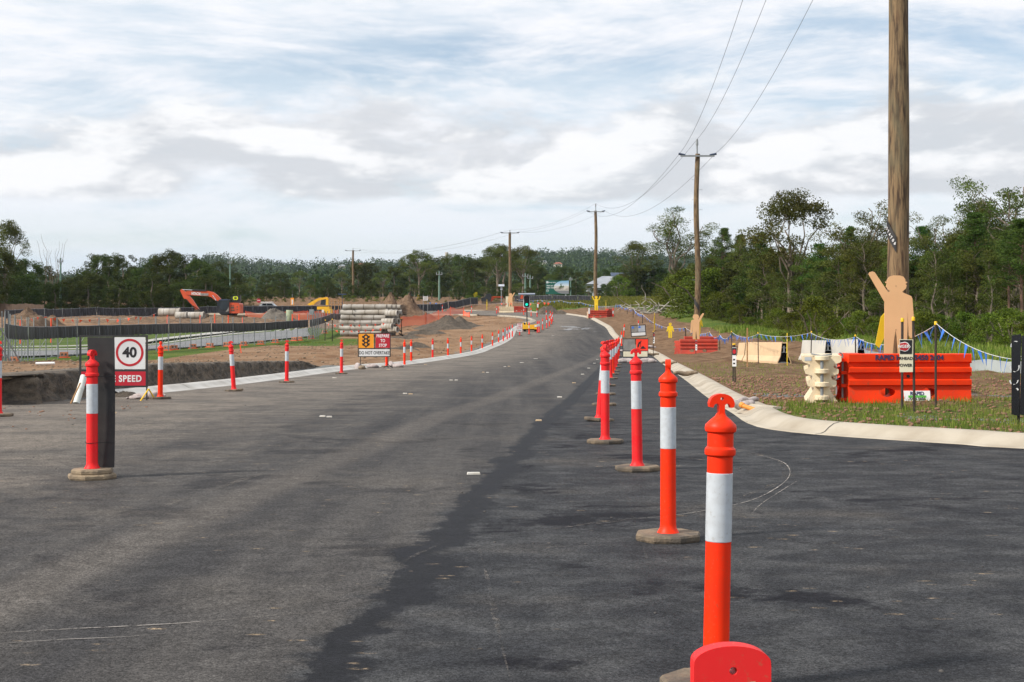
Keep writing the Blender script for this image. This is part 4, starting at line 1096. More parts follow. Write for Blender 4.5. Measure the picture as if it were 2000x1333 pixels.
cutout(1364, 655, 615, 88.6, lambda s: simple_outline(s), 'cut_yellow', 'yellow cutout person behind the second pole, edges showing', rz=20)
cutout(1309, 660.5, 631, G(1309, 660.5)[1], lambda s: simple_outline(s), 'cut_yellow', 'small yellow cutout person with arms down on the brown slope')
c3, s3 = cutout(1164.5, 607, 578.5, 177, lambda s: simple_outline(s, 'up'), 'cut_yellow', 'yellow cutout person with both arms raised at the third pole')
cutout(997.5, 600, 572, 226.5, lambda s: cut_outline(s, 'R'), 'cut_tan', 'tan cutout person at the pole left of the traffic signal', hs=1.045)
def edge_on(px, ybot, ytop, d, label, w=.32):
    d = G(px, ybot)[1] if d > 60 else d
    cutout(px, ybot, ytop, d, lambda s: simple_outline(s), 'cut_yellow', label, rz=76)
edge_on(1278.5, 647, 612, 140, 'yellow cutout turned edge on beside the blue bunting')
edge_on(1183.5, 604.5, 587, 205, 'thin yellow cutout right of the far orange barrier')
edge_on(951, 605.5, 585.5, 236, 'thin yellow cutout by the grey fence left of the signal')
edge_on(1537.5, 720, 651, 52.5, 'tall thin yellow cutout against the end of the cream barrier')

# ------------------------------------------------------------------ water filled barriers
def barrier_profile(w_top=.10, w_bot=.20, H_=.81):
    """ribbed cross-section, (y,z)"""
    half = [(w_bot, 0), (w_bot, .06), (w_bot * .72, .28), (w_bot * .98, .30), (w_bot * .98, .375), (w_bot * .62, .40), (w_bot * .62, .485), (w_bot * .98, .51), (w_bot * .98, .575), (w_bot * .62, .60), (w_bot * .62, .655), (w_bot * .92, .68), (w_bot * .92, H_ - .01), (w_bot * .85, H_)]
    return half
def make_barrier(material, label, L=2.05, group=None, detail=True, holes=True, lugs=True, name='water_barrier'):
    t = thing(name, label, 'barrier', group=group)
    half = barrier_profile(); H_ = .81
    prof = [(y, z) for y, z in half] + [(-y, z) for y, z in reversed(half)]
    m_ = MB(); x0, x1 = -L / 2, L / 2
    if holes:
        # upper body above the window zone, then lower body built round two oval openings
        cut = .275
        up_ = [(y, z) for y, z in half if z >= cut]
        pr = [(half[2][0], cut)] + up_; pr = [(y, z) for y, z in pr] + [(-y, z) for y, z in reversed(pr)]
        m_.extrude_x(pr, x0, x1)
        hs = []
        for hx in (-L * .18, L * .155): hs.append([(hx + .125 * math.cos(R(-a)), .175 + .075 * math.sin(R(-a))) for a in range(0, 360, 20)])
        outer = [(x0, .0), (x1 - .02, .0), (x1, cut), (x0, cut)]
        outer = [(x0, 0), (L * .26, 0), (L * .30, .02), (x1, .02), (x1, cut), (x0, cut)]
        tri = MB(); tri.prism(outer, 2.0, hs)
        vv = [(x, (1 if y > 0 else -1) * (half[0][0] + (half[2][0] - half[0][0]) * min(1, z / .28)), z) for x, y, z in tri.v]
        m_.add(vv, tri.f)
    else: m_.extrude_x(prof, x0, x1)
    m_.build('body', material, t)
    if lugs:
        for z_ in (.055, .285, .50, .71):
            l_ = MB(); l_.box((x0 - .045, 0, z_), (.10, .14, .055)); l_.build('hinge_lug', material, t)
            l_ = MB(); l_.box((x1 + .022, 0, z_ - .05 + .02), (.05, .14, .055)); l_.build('hinge_lug', material, t)
        p_ = MB(); p_.tube((x0 - .055, 0, .02), (x0 - .055, 0, .80), .018); p_.tube((x0 - .055, 0, .80), (x0 - .12, -.03, .83), .012); p_.build('steel_pin', 'galv', t)
    return t
b1 = make_barrier('barrier_orange', 'bright orange water barrier with hire lettering in front of the near pole', group='water barriers round the near pole')
b1.location = ((1771 - 1000) * 23.55 / F, 23.55, Z((1771 - 1000) * 23.55 / F, 23.35) - .01); b1.rotation_euler = (0, 0, R(3.5))
text('RAPID HIRE  5450 2604', .115, 'ink_blue', b1, (-.02, -.190, .745), name='barrier_lettering', bold=.03, sx=1.0)
dc = MB(); dc.box((0, 0, 0), (.44, .006, .17)); dp = dc.build('decal', 'paint_white', b1, loc=(.11, -.186, .12)); dp.rotation_euler = (R(-14), 0, 0)
text('RAPID', .085, 'ink_blue', dp, (0, -.006, .035), name='decal_lettering', bold=.03)
gb_ = MB(); gb_.box((0, -.005, -.012), (.30, .004, .035)); 
gb_.build('green_band', 'led_off' if 'led_off' in M else mat('decal_green', (.10, .45, .06), rough=.5), dp)
text('5456 2604', .06, 'ink_blue', dp, (0, -.006, -.055), name='decal_lettering', bold=.03)
hb_ = MB(); hb_.lathe([(.028, 0), (.028, .006)], 12); hh_ = hb_.build('drain_plug', 'ink', b1, loc=(-.02, -.13, .44)); hh_.rotation_euler = (R(90), 0, 0)
b2 = make_barrier('barrier_orange', 'orange water barrier behind the near pole, mostly hidden', group='water barriers round the near pole', holes=False)
b2.location = ((1765 - 1000) * 26.9 / F - .2, 26.9, Z(7.2, 26.9)); b2.rotation_euler = (0, 0, R(3))
b3 = make_barrier('barrier_orange', 'dark side orange barrier seen end on behind the cream one', group='water barriers round the near pole', holes=False)
b3.location = (5.98, 25.3, Z(5.8, 25.0)); b3.rotation_euler = (0, 0, R(76))
# cream barrier seen end on: stacked hour-glass ribs round a vertical pin
b4 = thing('water_barrier', 'cream water barrier seen end on, left of the orange one', 'barrier', (5.27, 24.3, Z(5.2, 24.0) - .01), rotz=R(79), group='water barriers round the near pole')
def hourglass():
    hw = [(.255, 0), (.265, .035), (.20, .13), (.135, .235), (.125, .275), (.225, .30), (.235, .33), (.235, .385), (.165, .41), (.15, .47), (.26, .50), (.27, .525), (.27, .575), (.20, .60), (.185, .65), (.29, .69), (.315, .71), (.315, .785), (.30, .80)]
    return [(y, z) for y, z in hw] + [(-y, z) for y, z in reversed(hw)]
m_ = MB(); m_.extrude_x(hourglass(), -1.0, 1.0); m_.build('body', 'barrier_cream', b4)
for z_ in (.11, .33, .545, .76):
    for s_ in (-1,):
        l_ = MB(); l_.lathe([(.105, -.04), (.12, -.03), (.12, .03), (.105, .04)], 20, (-1.03, 0, z_)); l_.build('hinge_lug', 'barrier_cream', b4, smooth='auto')
p_ = MB(); p_.tube((-1.085, -.0, .02), (-1.085, 0, .79), .028); p_.tube((-1.05, 0, .8), (-1.0, -.16, .825), .012); p_.tube((-1.05, 0, .8), (-1.02, .17, .83), .012); p_.build('steel_pin', 'galv', b4)
st_ = MB(); st_.box((-1.003, .22, .745), (.006, .11, .06)); st_.build('sticker', 'car_silver', b4)
# groups of barriers at the farther poles
def far_barrier(px, ybase, d, rz, material, label, L=2.05, grp='water barriers round the farther poles', src=[None], s=1.0):
    x = (px - 1000) * d / F; z = surf(x, d)
    key = material
    if src[0] is None: src[0] = {}
    if key not in src[0]:
        t = make_barrier(material, label, holes=(material == 'barrier_red'), lugs=False, group=grp); src[0][key] = t; t.location = (x, d, z); t.rotation_euler = (0, 0, R(rz)); t.scale = (s,) * 3; return t
    return dup(src[0][key], (x, d, z), label=label, group=grp, rot=(0, 0, R(rz)), scale=s)
far_barrier(1364.5, 0, 82, -2, 'barrier_red', 'faded red orange barrier in front of the second pole', s=1.05)
far_barrier(1330, 0, 83.2, 72, 'barrier_red', 'red orange barrier seen from its slanting left end at the second pole', s=1.0)
far_barrier(1368, 0, 90, 2, 'barrier_red', 'red barrier hidden behind the second pole')
far_barrier(1167, 0, 172, 5, 'barrier_red', 'front red barrier at the third pole', s=1.1)
far_barrier(1186, 0, 173, 60, 'barrier_red', 'right hand red barrier at the third pole', s=1.1)
far_barrier(1189, 0, 176, 75, 'barrier_red', 'rear right red barrier at the third pole', s=1.1)
far_barrier(1151, 0, 173, 80, 'barrier_cream', 'pale barrier end at the left of the third pole')
far_barrier(977, 0, 224, 80, 'barrier_red', 'red barrier at the left of the pole beside the signal', s=1.15)
far_barrier(989, 0, 223, 0, 'barrier_cream', 'cream barrier in front of the pole beside the signal', s=1.15)
far_barrier(1014, 0, 226, 8, 'barrier_red', 'red barrier right of the pole beside the signal, behind the signal head', s=1.15)

# red letters on the second pole's barrier are too faint to read: plain
# ------------------------------------------------------------------ long jersey barriers
def jersey(px, d, px2, d2, material, label, L=6.0, H_=.83):
    a = Vector(((px - 1000) * d / F, d)); b = Vector(((px2 - 1000) * d2 / F, d2)); c = (a + b) / 2; L = (b - a).length
    t = thing('jersey_barrier', label, 'barrier', (c.x, c.y, Z(c.x, c.y) - .02), rotz=math.atan2(b.y - a.y, b.x - a.x), group='long barriers lying on the verge')
    za, zb_ = Z(a.x, a.y), Z(b.x, b.y); t.rotation_euler = (0, -math.atan2(zb_ - za, L), t.rotation_euler.z); t.location.z = (za + zb_) / 2 - .02
    half = [(.27, 0), (.27, .09), (.165, .30), (.105, H_ - .01), (.095, H_)]
    pr = half + [(-y, z) for y, z in reversed(half)]
    m_ = MB(); n = len(pr)
    x0, x1 = -L / 2, L / 2; wall = .02; dep = .5
    inner = [(.24, .03), (.24, .08), (.14, .30), (.085, H_ - .04), (.07, H_ - .04)]; inn = inner + [(-y, z) for y, z in reversed(inner)]
    vs = [(x1, y, z) for y, z in pr] + [(x0, y, z) for y, z in pr] + [(x0, y, z) for y, z in inn] + [(x0 + dep, y, z) for y, z in inn]
    fs = [tuple(range(n)), tuple(range(3 * n, 4 * n))]
    for k in range(3):
        for i in range(n): fs.append((k * n + i, k * n + (i + 1) % n, (k + 1) * n + (i + 1) % n, (k + 1) * n + i))
    m_.add(vs, fs); m_.build('shell', material, t, fix=True)
    k_ = MB(); vs = [(x0 + .02, y * .985, z) for y, z in inn] + [(x0 + dep - .02, y * .985, z) for y, z in inn]
    k_.add(vs, [(i, (i + 1) % n, n + (i + 1) % n, n + i) for i in range(n)] + [tuple(range(n, 2 * n))]); k_.build('hollow_shade', 'ink', t, fix=False)  # ink liner: the cavity's shade painted black on its inner walls
    for z_ in (.06, .45, .62):
        c_ = MB(); c_.box((x0 + .06, 0, z_), (.06, .40 - z_ * .34, .025)); c_.build('connector', 'galv', t)
    s_ = MB(); s_.tube((x0 + .06, 0, .45), (x0 + .06, 0, .70), .04); s_.build('pin', 'galv', t)
    return t
jersey(1532, 54.5, 1462.5, 60.3, 'jersey_tan', 'near length of the tan barrier with its hollow end, lined black as shade, facing us')
jersey(1460.5, 60.5, 1447.5, 62.4, 'jersey_tan', 'short far length of the tan barrier')
jersey(1618, 55, 1572, 57.6, 'jersey_grey', 'left grey barrier with its hollow end lined black as shade')
jersey(1682, 54, 1628, 57.4, 'jersey_grey', 'right grey barrier with its hollow end lined black as shade')

# ------------------------------------------------------------------ danger sign and black banner on pickets
d_ = 20.1
p_a = picket(1762, 0, 1.33, 'left picket holding the danger overhead power sign', d=20.4, rot=(0, R(.6), 1.0), grp='pickets holding the small hazard signs')
p_b = picket(1786, 0, 1.33, 'right picket holding the danger overhead power sign', d=20.0, rot=(0, R(-2.2), 1.0), grp='pickets holding the small hazard signs')
sg = thing('hazard_sign', 'cream overhead power danger sign wrapped round two black pickets', 'sign', W(1770, 727.5, 19.95), rotz=R(-3))
hS = 64 * 19.95 / F; wS = .185
m_ = MB(); m_.prism([(-wS / 2, 0), (wS / 2, .004), (wS / 2 + .004, hS), (-wS / 2, hS + .004)], .006); m_.build('panel', 'cream_panel', sg)
m_ = MB(); m_.prism([(-wS / 2 + .004, hS * .56), (wS / 2 - .016, hS * .56), (wS / 2 - .012, hS * .985), (-wS / 2 + .004, hS * .985)], .004); m_.build('black_field', 'ink', sg, loc=(0, -.006, 0))
m_ = MB(); m_.prism([(-.088, hS * .67), (-.02, hS * .63), (.02, hS * .66), (.058, hS * .78), (.02, hS * .90), (-.02, hS * .93), (-.088, hS * .90)], .004); m_.build('oval_rim', 'paint_white', sg, loc=(0, -.009, 0))
m_ = MB(); m_.prism([(-.088, hS * .69), (-.02, hS * .655), (.012, hS * .68), (.045, hS * .78), (.012, hS * .88), (-.02, hS * .905), (-.088, hS * .88)], .004); m_.build('red_oval', 'ring_red', sg, loc=(0, -.012, 0))
text('NGER', .060, 'paint_white', sg, (-.036, -.016, hS * .785), name='lettering', bold=.02)
text('ERHEAD', .058, 'ink', sg, (-.018, -.005, hS * .42), name='lettering', bold=.02)
text('POWER', .058, 'ink', sg, (-.020, -.005, hS * .21), name='lettering', bold=.02)
def mini_sign(px, d, h, label, ytop, n=2):
    x = (px - 1000) * d / F; zg = surf(x, d); tt = EYE - (ytop - HZ) * d / F - zg
    for k in range(n):
        picket(px + k * 4, 0, tt, ['left', 'right'][k] + ' picket of the ' + label, d=d + k * .3, grp='pickets holding the small hazard signs', far=False)
    s_ = thing('hazard_sign', 'folded ' + label + ' on black pickets', 'sign', (x + .02, d - .05, zg + tt - .10 - h), rotz=R(-20))
    m_ = MB(); m_.prism([(-.05, 0), (.05, 0), (.05, h), (-.05, h)], .006); m_.build('panel', 'white_panel', s_)
    m_ = MB(); m_.prism([(-.048, h * .6), (.048, h * .6), (.048, h * .98), (-.048, h * .98)], .004); m_.build('black_field', 'ink', s_, loc=(0, -.006, 0))
    m_ = MB(); m_.prism(arc(0, h * .78, .04, 0, 340, 14, h * .12), .004); m_.build('red_oval', 'ring_red', s_, loc=(0, -.009, 0))
    for i in range(2):
        m_ = MB(); m_.prism([(-.03, h * (.12 + .2 * i)), (.02, h * (.12 + .2 * i)), (.02, h * (.2 + .2 * i)), (-.03, h * (.2 + .2 * i))], .002); m_.build('lettering', 'ink', s_, loc=(0, -.005, 0))
mini_sign(1432, 34.5, .46, 'small danger sign on brown verge left of the cream barrier', 671)
mini_sign(1359, 79.5, .55, 'small danger sign before the second pole barrier', 662, 1)
mini_sign(1276, 80, .6, 'small danger sign right of the blank silver sign', 646.5, 1)
# banner
bx, by = (1989 - 1000) * 17.7 / F, 17.7
bn = thing('banner', 'black folded banner with white sprayed marks at the right edge', 'banner', (bx, by, Z(bx, by)))
H_ = EYE - (653 - HZ) * by / F - Z(bx, by)
m_ = MB(); star_prof(m_, H_ - .02, .02); m_.build('post', 'picket_black', bn)
z0 = EYE - (813 - HZ) * by / F - Z(bx, by); 
for nm, x0, x1, ang in (('left_panel', -.13, -.004, 12), ('right_panel', .004, .15, -10)):
    m_ = MB(); m_.prism([(x0 * .8, z0 + .02), (x1, z0), (x1, H_), (x0, H_ - .02)], .006); o = m_.build('panel', 'banner', bn, loc=(0, -.03, 0)); o.rotation_euler = (0, R(1.5), R(ang * .5))
for (cx, cz, r, a0, a1) in ((-.055, .86, .05, 60, 200), (-.06, .60, .055, 170, 380), (-.07, .44, .05, 180, 360), (-.06, .30, .045, 20, 60), (.08, .70, .05, 80, 270), (.09, .45, .05, -80, 100), (.08, .27, .04, 180, 360)):
    m_ = MB(); pts = [(cx + r * math.cos(R(a0 + (a1 - a0) * i / 8)), 0, z0 + cz * (H_ - z0) + r * 1.1 * math.sin(R(a0 + (a1 - a0) * i / 8))) for i in range(9)]
    vs = []
    for i, p in enumerate(pts):
        for s_ in (-1, 1): vs.append((p[0] + s_ * .008, -.041 + (.006 if cx > 0 else 0), p[2] + s_ * .004))
    m_.add(vs, [(2 * i, 2 * i + 1, 2 * i + 3, 2 * i + 2) for i in range(8)]); m_.build('sprayed_mark', 'paint_white', bn, fix=False)
# ------------------------------------------------------------------ trees
def leaf_cards(centers, size, up=.35, aspect=.55, rg=rng):
    """rhombic leaf sprays at the given points, random orientation"""
    n = len(centers); size = np.broadcast_to(size, (n,)) * rg.uniform(.6, 1.35, n)
    nrm = rg.normal(size=(n, 3)); nrm[:, 2] += up; nrm /= np.linalg.norm(nrm, axis=1)[:, None]
    t = rg.normal(size=(n, 3)); t -= (t * nrm).sum(1)[:, None] * nrm; t /= np.linalg.norm(t, axis=1)[:, None]
    b = np.cross(nrm, t)
    a_, b_ = t * size[:, None] * .5, b * (size * aspect * .5)[:, None]
    V = np.stack([centers - a_, centers - b_ * 1.0 + a_ * .1, centers + a_, centers + b_ - a_ * .1], 1).reshape(-1, 3)
    return V, np.arange(4 * n).reshape(n, 4)
def clump_points(c, r, n, rg=rng, hollow=.45):
    d = rg.normal(size=(n, 3)); d /= np.linalg.norm(d, axis=1)[:, None]
    rad = (hollow + (1 - hollow) * rg.random(n) ** .6)
    wob = 1 + .25 * np.sin(d[:, 0] * 5 + c[0] * 3) * np.sin(d[:, 1] * 4 + c[1] * 2 + d[:, 2] * 4)
    return np.asarray(c) + d * (rad * wob)[:, None] * np.asarray(r)
def limb(mb, p0, p1, r0, r1, rg, n=5, sides=6, wig=.06):
    p0, p1 = np.array(p0, float), np.array(p1, float); L = np.linalg.norm(p1 - p0); pts = []; rs = []
    for i in range(n + 1):
        t = i / n; q = p0 + (p1 - p0) * t; q = q + (rg.normal(size=3) * L * wig * (0 if i in (0, n) else 1)); q[2] += L * .08 * math.sin(math.pi * t)
        pts.append(tuple(q)); rs.append(r0 + (r1 - r0) * t)
    mb.path(pts, rs, sides); return pts
def tree_proto(kind, seed, H):
    rg = np.random.default_rng(seed); tr = MB(); cl = []   # (center, radius, n, size)
    if kind == 'euc':         # tall open eucalypt, clumps held out on bare limbs
        base_ = H * rg.uniform(.34, .46); W_ = H * .30
        limb(tr, (0, 0, -.5), (rg.normal() * .3, rg.normal() * .3, base_), H * .022, H * .015, rg, 7, 9, .012)
        nb = 8
        for k in range(nb):
            a = 6.283 * k / nb + rg.uniform(-.4, .4); rr = W_ * rg.uniform(.55, 1.0); top = base_ + (H - base_) * rg.uniform(.35, .92)
            if k == 0: rr, top = W_ * .15, H * .95
            e = (math.cos(a) * rr, math.sin(a) * rr, top)
            pts = limb(tr, (0, 0, base_ * rg.uniform(.8, 1.0)), e, H * .009, H * .003, rg, 6, 6, .05)
            for j in range(7):
                q = np.array(pts[3 + j % 4]) + rg.normal(size=3) * np.array([W_ * .28, W_ * .28, H * .045]); q[2] += H * .02
                q[2] = min(q[2], H * .98)
                s_ = H * rg.uniform(.045, .075); cl.append((q, (s_ * 1.25, s_ * 1.25, s_ * .62), 105, .30))
                if j % 3 == 0: limb(tr, pts[4], q, H * .003, H * .0015, rg, 3, 4, .05)
        leafm, bark = 'leaf_euc', 'bark_pale'
    elif kind == 'dome':      # full rounded gum
        W_ = H * .33; base_ = H * .28
        limb(tr, (0, 0, -.5), (0, 0, H * .6), H * .024, H * .010, rg, 6, 8, .012)
        for k in range(58):
            a = rg.uniform(0, 6.283); u_ = rg.uniform(0, 1) ** .5; ph = rg.uniform(-.35, 1.35)
            rr = W_ * math.cos(ph * .95) * rg.uniform(.55, 1.0) * (1 + .25 * math.sin(a * 3 + seed)); z = base_ + (H - base_) * (.45 + .5 * math.sin(ph)) * rg.uniform(.86, 1.02)
            s_ = H * rg.uniform(.05, .085); q = np.array([math.cos(a) * rr, math.sin(a) * rr, z]); cl.append((q, (s_ * 1.2, s_ * 1.2, s_ * .7), 110, .32))
            if k % 5 == 0: limb(tr, (0, 0, H * rg.uniform(.25, .5)), q, H * .008, H * .002, rg, 4, 5, .05)
        leafm, bark = 'leaf_euc', 'bark_pale'
    elif kind == 'dense':     # dark bushy tree clothed nearly to the ground, several leaders
        W_ = H * .30
        limb(tr, (0, 0, -.5), (0, 0, H * .8), H * .022, H * .006, rg, 6, 8, .015)
        for k in range(80):
            a = rg.uniform(0, 6.283); zt_ = rg.uniform(.08, 1.0); env = (max(0, 1 - ((zt_ - .45) / .62) ** 2)) ** .5 if zt_ > .45 else .85 + .15 * zt_ / .45
            env = max(.18, env); rr = W_ * env * rg.uniform(.45, 1.0) * (1 + .3 * math.sin(a * 2 + zt_ * 5 + seed))
            s_ = H * rg.uniform(.045, .09); cl.append((np.array([math.cos(a) * rr, math.sin(a) * rr, H * zt_ * .95]), (s_, s_, s_ * .9), 100, .34))
        leafm, bark = 'leaf_dark', 'bark'
    elif kind == 'pine':      # bare mast, whorled tiers near the top
        limb(tr, (0, 0, -.5), (rg.normal() * .25, rg.normal() * .25, H * .97), H * .012, H * .004, rg, 9, 8, .004)
        lo = rg.uniform(.48, .6)
        for k in range(13):
            u_ = k / 12; z = H * (lo + (.97 - lo) * u_); Rr = H * .155 * (1 - u_ ** 1.5 * .85) * rg.uniform(.75, 1.15)
            for j in range(5):
                a = rg.uniform(0, 6.283); e = np.array([math.cos(a) * Rr, math.sin(a) * Rr, z + H * .02])
                limb(tr, (0, 0, z - H * .02), e, H * .0022, H * .001, rg, 3, 4, .04)
                for w_ in (.5, .85, 1.1): cl.append((np.array([e[0] * w_, e[1] * w_, z + H * .018 * w_]), (H * .038, H * .038, H * .022), 34, .26))
        cl.append((np.array([0, 0, H * .97]), (H * .03, H * .03, H * .04), 60, .28))
        leafm, bark = 'leaf_pine', 'bark_pine'
    elif kind == 'slim':      # thin sapling with wispy crown
        tp = (rg.normal() * .5, rg.normal() * .5, H * .93)
        limb(tr, (0, 0, -.5), tp, H * .010, H * .003, rg, 8, 6, .012)
        for k in range(34):
            z = H * rg.uniform(.36, 1.0); u_ = z / H; a = rg.uniform(0, 6.283); rr = H * .18 * (1.25 - u_) * rg.uniform(.4, 1.2) + .2
            q = np.array([math.cos(a) * rr + tp[0] * u_, math.sin(a) * rr + tp[1] * u_, z]); s_ = H * rg.uniform(.035, .07)
            limb(tr, (tp[0] * u_, tp[1] * u_, z - H * .08), q, H * .002, H * .001, rg, 2, 4, .03)
            cl.append((q, (s_, s_, s_ * .75), 90, .28))
        leafm, bark = 'leaf_euc', 'bark_pale'
    elif kind == 'bush':
        for k in range(4): limb(tr, (0, 0, -.2), (rg.normal() * H * .25, rg.normal() * H * .25, H * .7), H * .02, H * .008, rg, 3, 5, .05)
        for k in range(34):
            a = rg.uniform(0, 6.283); ph = rg.uniform(0, 1.5); rr = H * .62 * math.cos(ph) * rg.uniform(.4, 1.0)
            s_ = H * rg.uniform(.13, .2); cl.append((np.array([math.cos(a) * rr, math.sin(a) * rr, H * (.12 + .78 * math.sin(ph))]), (s_, s_, s_ * .8), 85, .24))
        leafm, bark = 'leaf_bush', 'bark'
    P = []; S = []
    for c, r, n, sz in cl:
        n = int(n * 2.1); sz = sz * .64
        P.append(clump_points(c, r, n, rg)); S.append(np.full(n, sz))
    P = np.concatenate(P); S = np.concatenate(S) * (1.15 if kind in ('dense', 'dome') else 1.0)
    V, Q = leaf_cards(P, S * max(1.0, H / 16), rg=rg)
    cid = np.concatenate([np.full(int(c[2] * 2.1), rg.random()) for c in cl])
    var = np.clip(.55 * cid + .45 * rg.random(len(Q)), 0, 1)
    return npmesh(kind + '_crown', V, Q, M[leafm], False, var), tr.mesh('trunk', M[bark], 'auto', fix=False)
PROTO = {}
for kind, n, H in (('euc', 4, 18), ('dome', 3, 18), ('dense', 5, 13), ('pine', 4, 18), ('slim', 5, 14), ('bush', 4, 4)):
    PROTO[kind] = [(tree_proto(kind, 100 * ord(kind[0]) + i + ord(kind[1]), H), H) for i in range(n)]
cnt = {}
KN = {'euc': 'eucalypt_tree', 'dome': 'gum_tree', 'dense': 'bushy_tree', 'pine': 'pine_tree', 'slim': 'sapling_tree', 'bush': 'bush'}
def tree(kind, px, d, H, label, group=None, wide=1.0, leafm=None, i=None, sink=0.0, pos=None):
    """tree standing at column px, distance d, true height H"""
    x, y = ((px - 1000) * d / F, d) if pos is None else pos
    cnt[kind] = cnt.get(kind, 0) + 1; k = cnt[kind] if i is None else i
    (cm, tm), H0 = PROTO[kind][k % len(PROTO[kind])]
    s = H / H0
    t = thing(KN[kind], label, 'bush' if kind == 'bush' else 'tree', (x, y, Z(x, y) - sink), rotz=rng.uniform(0, 6.28), group=group, scale=(s * wide, s * wide, s))
    if leafm:
        cm2 = cm.copy(); cm2.materials.clear(); cm2.materials.append(M[leafm]); cm = cm2
    for nm, me_ in (('crown', cm), ('trunk', tm)):
        o = bpy.data.objects.new(nm, me_); COL.objects.link(o); o.parent = t
    return t
def treetop(kind, px, ytop, d, label, group=None, **k):
    if px > 1185 and kind != 'bush' and d < 300: d = max(d, min(290, 23 * F / (px - 1000)), 312 if px < 1305 else 0)
    x = (px - 1000) * d / F; H = EYE - (ytop - HZ) * d / F - Z(x, d)
    return tree(kind, px, d, H, label, group, **k)
GN = 'trees standing behind the right verge'
# --- named individuals on the right
treetop('euc', 1318, 404, 128, 'tall open gum with sky showing through, behind the second pole', GN, wide=1.0, i=0)
treetop('dome', 1543, 366, 118, 'tallest broad round gum, between the second pole and the near pole', GN, wide=.95, i=0)
treetop('dome', 1245, 470, 135, 'dark spreading gum left of the second pole', GN, wide=1.2, i=1)
treetop('euc', 1700, 392, 105, 'gum with flat top just left of the near pole', GN, wide=.9, i=1)
treetop('euc', 1850, 422, 100, 'leaning gum right of the near pole behind the green pine', GN, wide=.9, i=2)
treetop('dome', 1915, 383, 98, 'dark headed gum left of the tall gum at the right edge', GN, wide=.7, i=2)
treetop('euc', 1985, 348, 92, 'tallest gum at the right edge of the picture', GN, wide=.9, i=3)
treetop('pine', 1905, 418, 84, 'bright green broad pine right of the near pole', GN, wide=1.35, i=0)
treetop('pine', 1413, 447, 112, 'first pine right of the second pole, narrow bushy top', GN, wide=1.0, i=1)
treetop('pine', 1444, 460, 108, 'second pine right of the second pole', GN, wide=1.1, i=2)
treetop('pine', 1474, 463, 113, 'third pine right of the second pole, reddish mast', GN, i=3)
treetop('pine', 1488, 455, 106, 'fourth pine right of the second pole, dark mast', GN, i=0)
treetop('pine', 1660, 445, 108, 'thin pine left of the flat topped gum', GN, i=2)
treetop('pine', 1803, 444, 104, 'small pine just right of the near pole', GN, i=1)
treetop('pine', 1972, 452, 80, 'pine with a long bare mast at the right edge', GN, wide=1.2, i=3)
treetop('pine', 1600, 478, 110, 'short pine right of the tallest round gum', GN, wide=1.2, i=1)
treetop('pine', 1994, 430, 74, 'pine cut off by the right edge of the picture', GN, wide=1.3, i=2)
# --- the wood behind the verge: many thin trunks and dark understorey
rw = random.Random(11)
def ytop_right(px):   # skyline of the mass of the wood
    return float(np.interp(px, [1190, 1240, 1300, 1380, 1410, 1500, 1560, 1610, 1660, 1720, 1780, 1840, 1900, 2000], [560, 505, 495, 520, 470, 470, 480, 510, 465, 455, 510, 455, 435, 425]))
marks = ['slim tree with pale stem in the wood behind the verge', 'wispy young gum in the wood behind the verge', 'thin leaning sapling in the wood behind the verge']
for i in range(150):
    px = 1215 + (2030 - 1215) * ((i * .618) % 1); d = rw.uniform(72, 128) if px > 1400 else rw.uniform(100, 150)
    treetop('slim', px, ytop_right(px) + rw.uniform(0, 70), d, 'slim pale stemmed tree among the many crowded behind the right verge', 'slim trees crowded behind the right verge', wide=rw.uniform(.9, 1.5))
for i in range(110):
    px = 1200 + (2050 - 1200) * ((i * .381 + .1) % 1); d = rw.uniform(128, 165) + (30 if px < 1400 else 0)
    treetop('dense', px, ytop_right(px) + rw.uniform(18, 80), d, 'dark bushy tree in the solid back rows behind the right verge', 'dark bushy trees filling the right wood', wide=rw.uniform(1.1, 1.6))
for i in range(84):
    px = 1190 + (2050 - 1190) * ((i * .618 + .3) % 1); d = (rw.uniform(62, 95) if px > 1480 else rw.uniform(100, 150)); H = rw.uniform(.8, 2.1) if px > 1400 else rw.uniform(2.5, 5.5)
    x = (px - 1000) * d / F
    if x < 21: d = 21.5 * F / (px - 1000)
    if px < 1315: d = 305 + i % 20
    if d > 330: continue
    tree('bush', px, d, H, 'green bush in the undergrowth behind the right verge', 'bushes in the undergrowth behind the right verge', wide=rw.uniform(.9, 1.5))
treetop('bush', 1590, 580, 72, 'large rounded bright green bush beyond the tan barriers', 'bushes in the undergrowth behind the right verge', wide=1.0)
# fallen dead branches on the edge of the field
rg = np.random.default_rng(5)
for px, py, s_, lb in ((1262, 603, 1.0, 'grey dead branch lying by the field, left'), (1281, 608, 1.2, 'grey forked dead branch lying behind the edge on yellow cutout')):
    x, y = (px - 1000) * 168 / F, 168; m_ = MB()
    for k in range(9):
        a = rg.uniform(-.4, 3.5); L = rg.uniform(1.5, 4.5) * s_
        p = limb(m_, (0, 0, .1), (math.cos(a) * L, rg.normal() * .8, abs(math.sin(a)) * L * .6 + .2), .09 * s_, .03, rg, 4, 6, .09)
        limb(m_, p[3], np.array(p[3]) + rg.normal(size=3) * np.array([1, .5, .5]) + np.array([0, 0, .4]), .05, .02, rg, 3, 5, .09)
    tag(m_.build('dead_branch', 'dead_wood', loc=(x, y, Z(x, y))), lb, 'branch', 'dead branches beside the field')
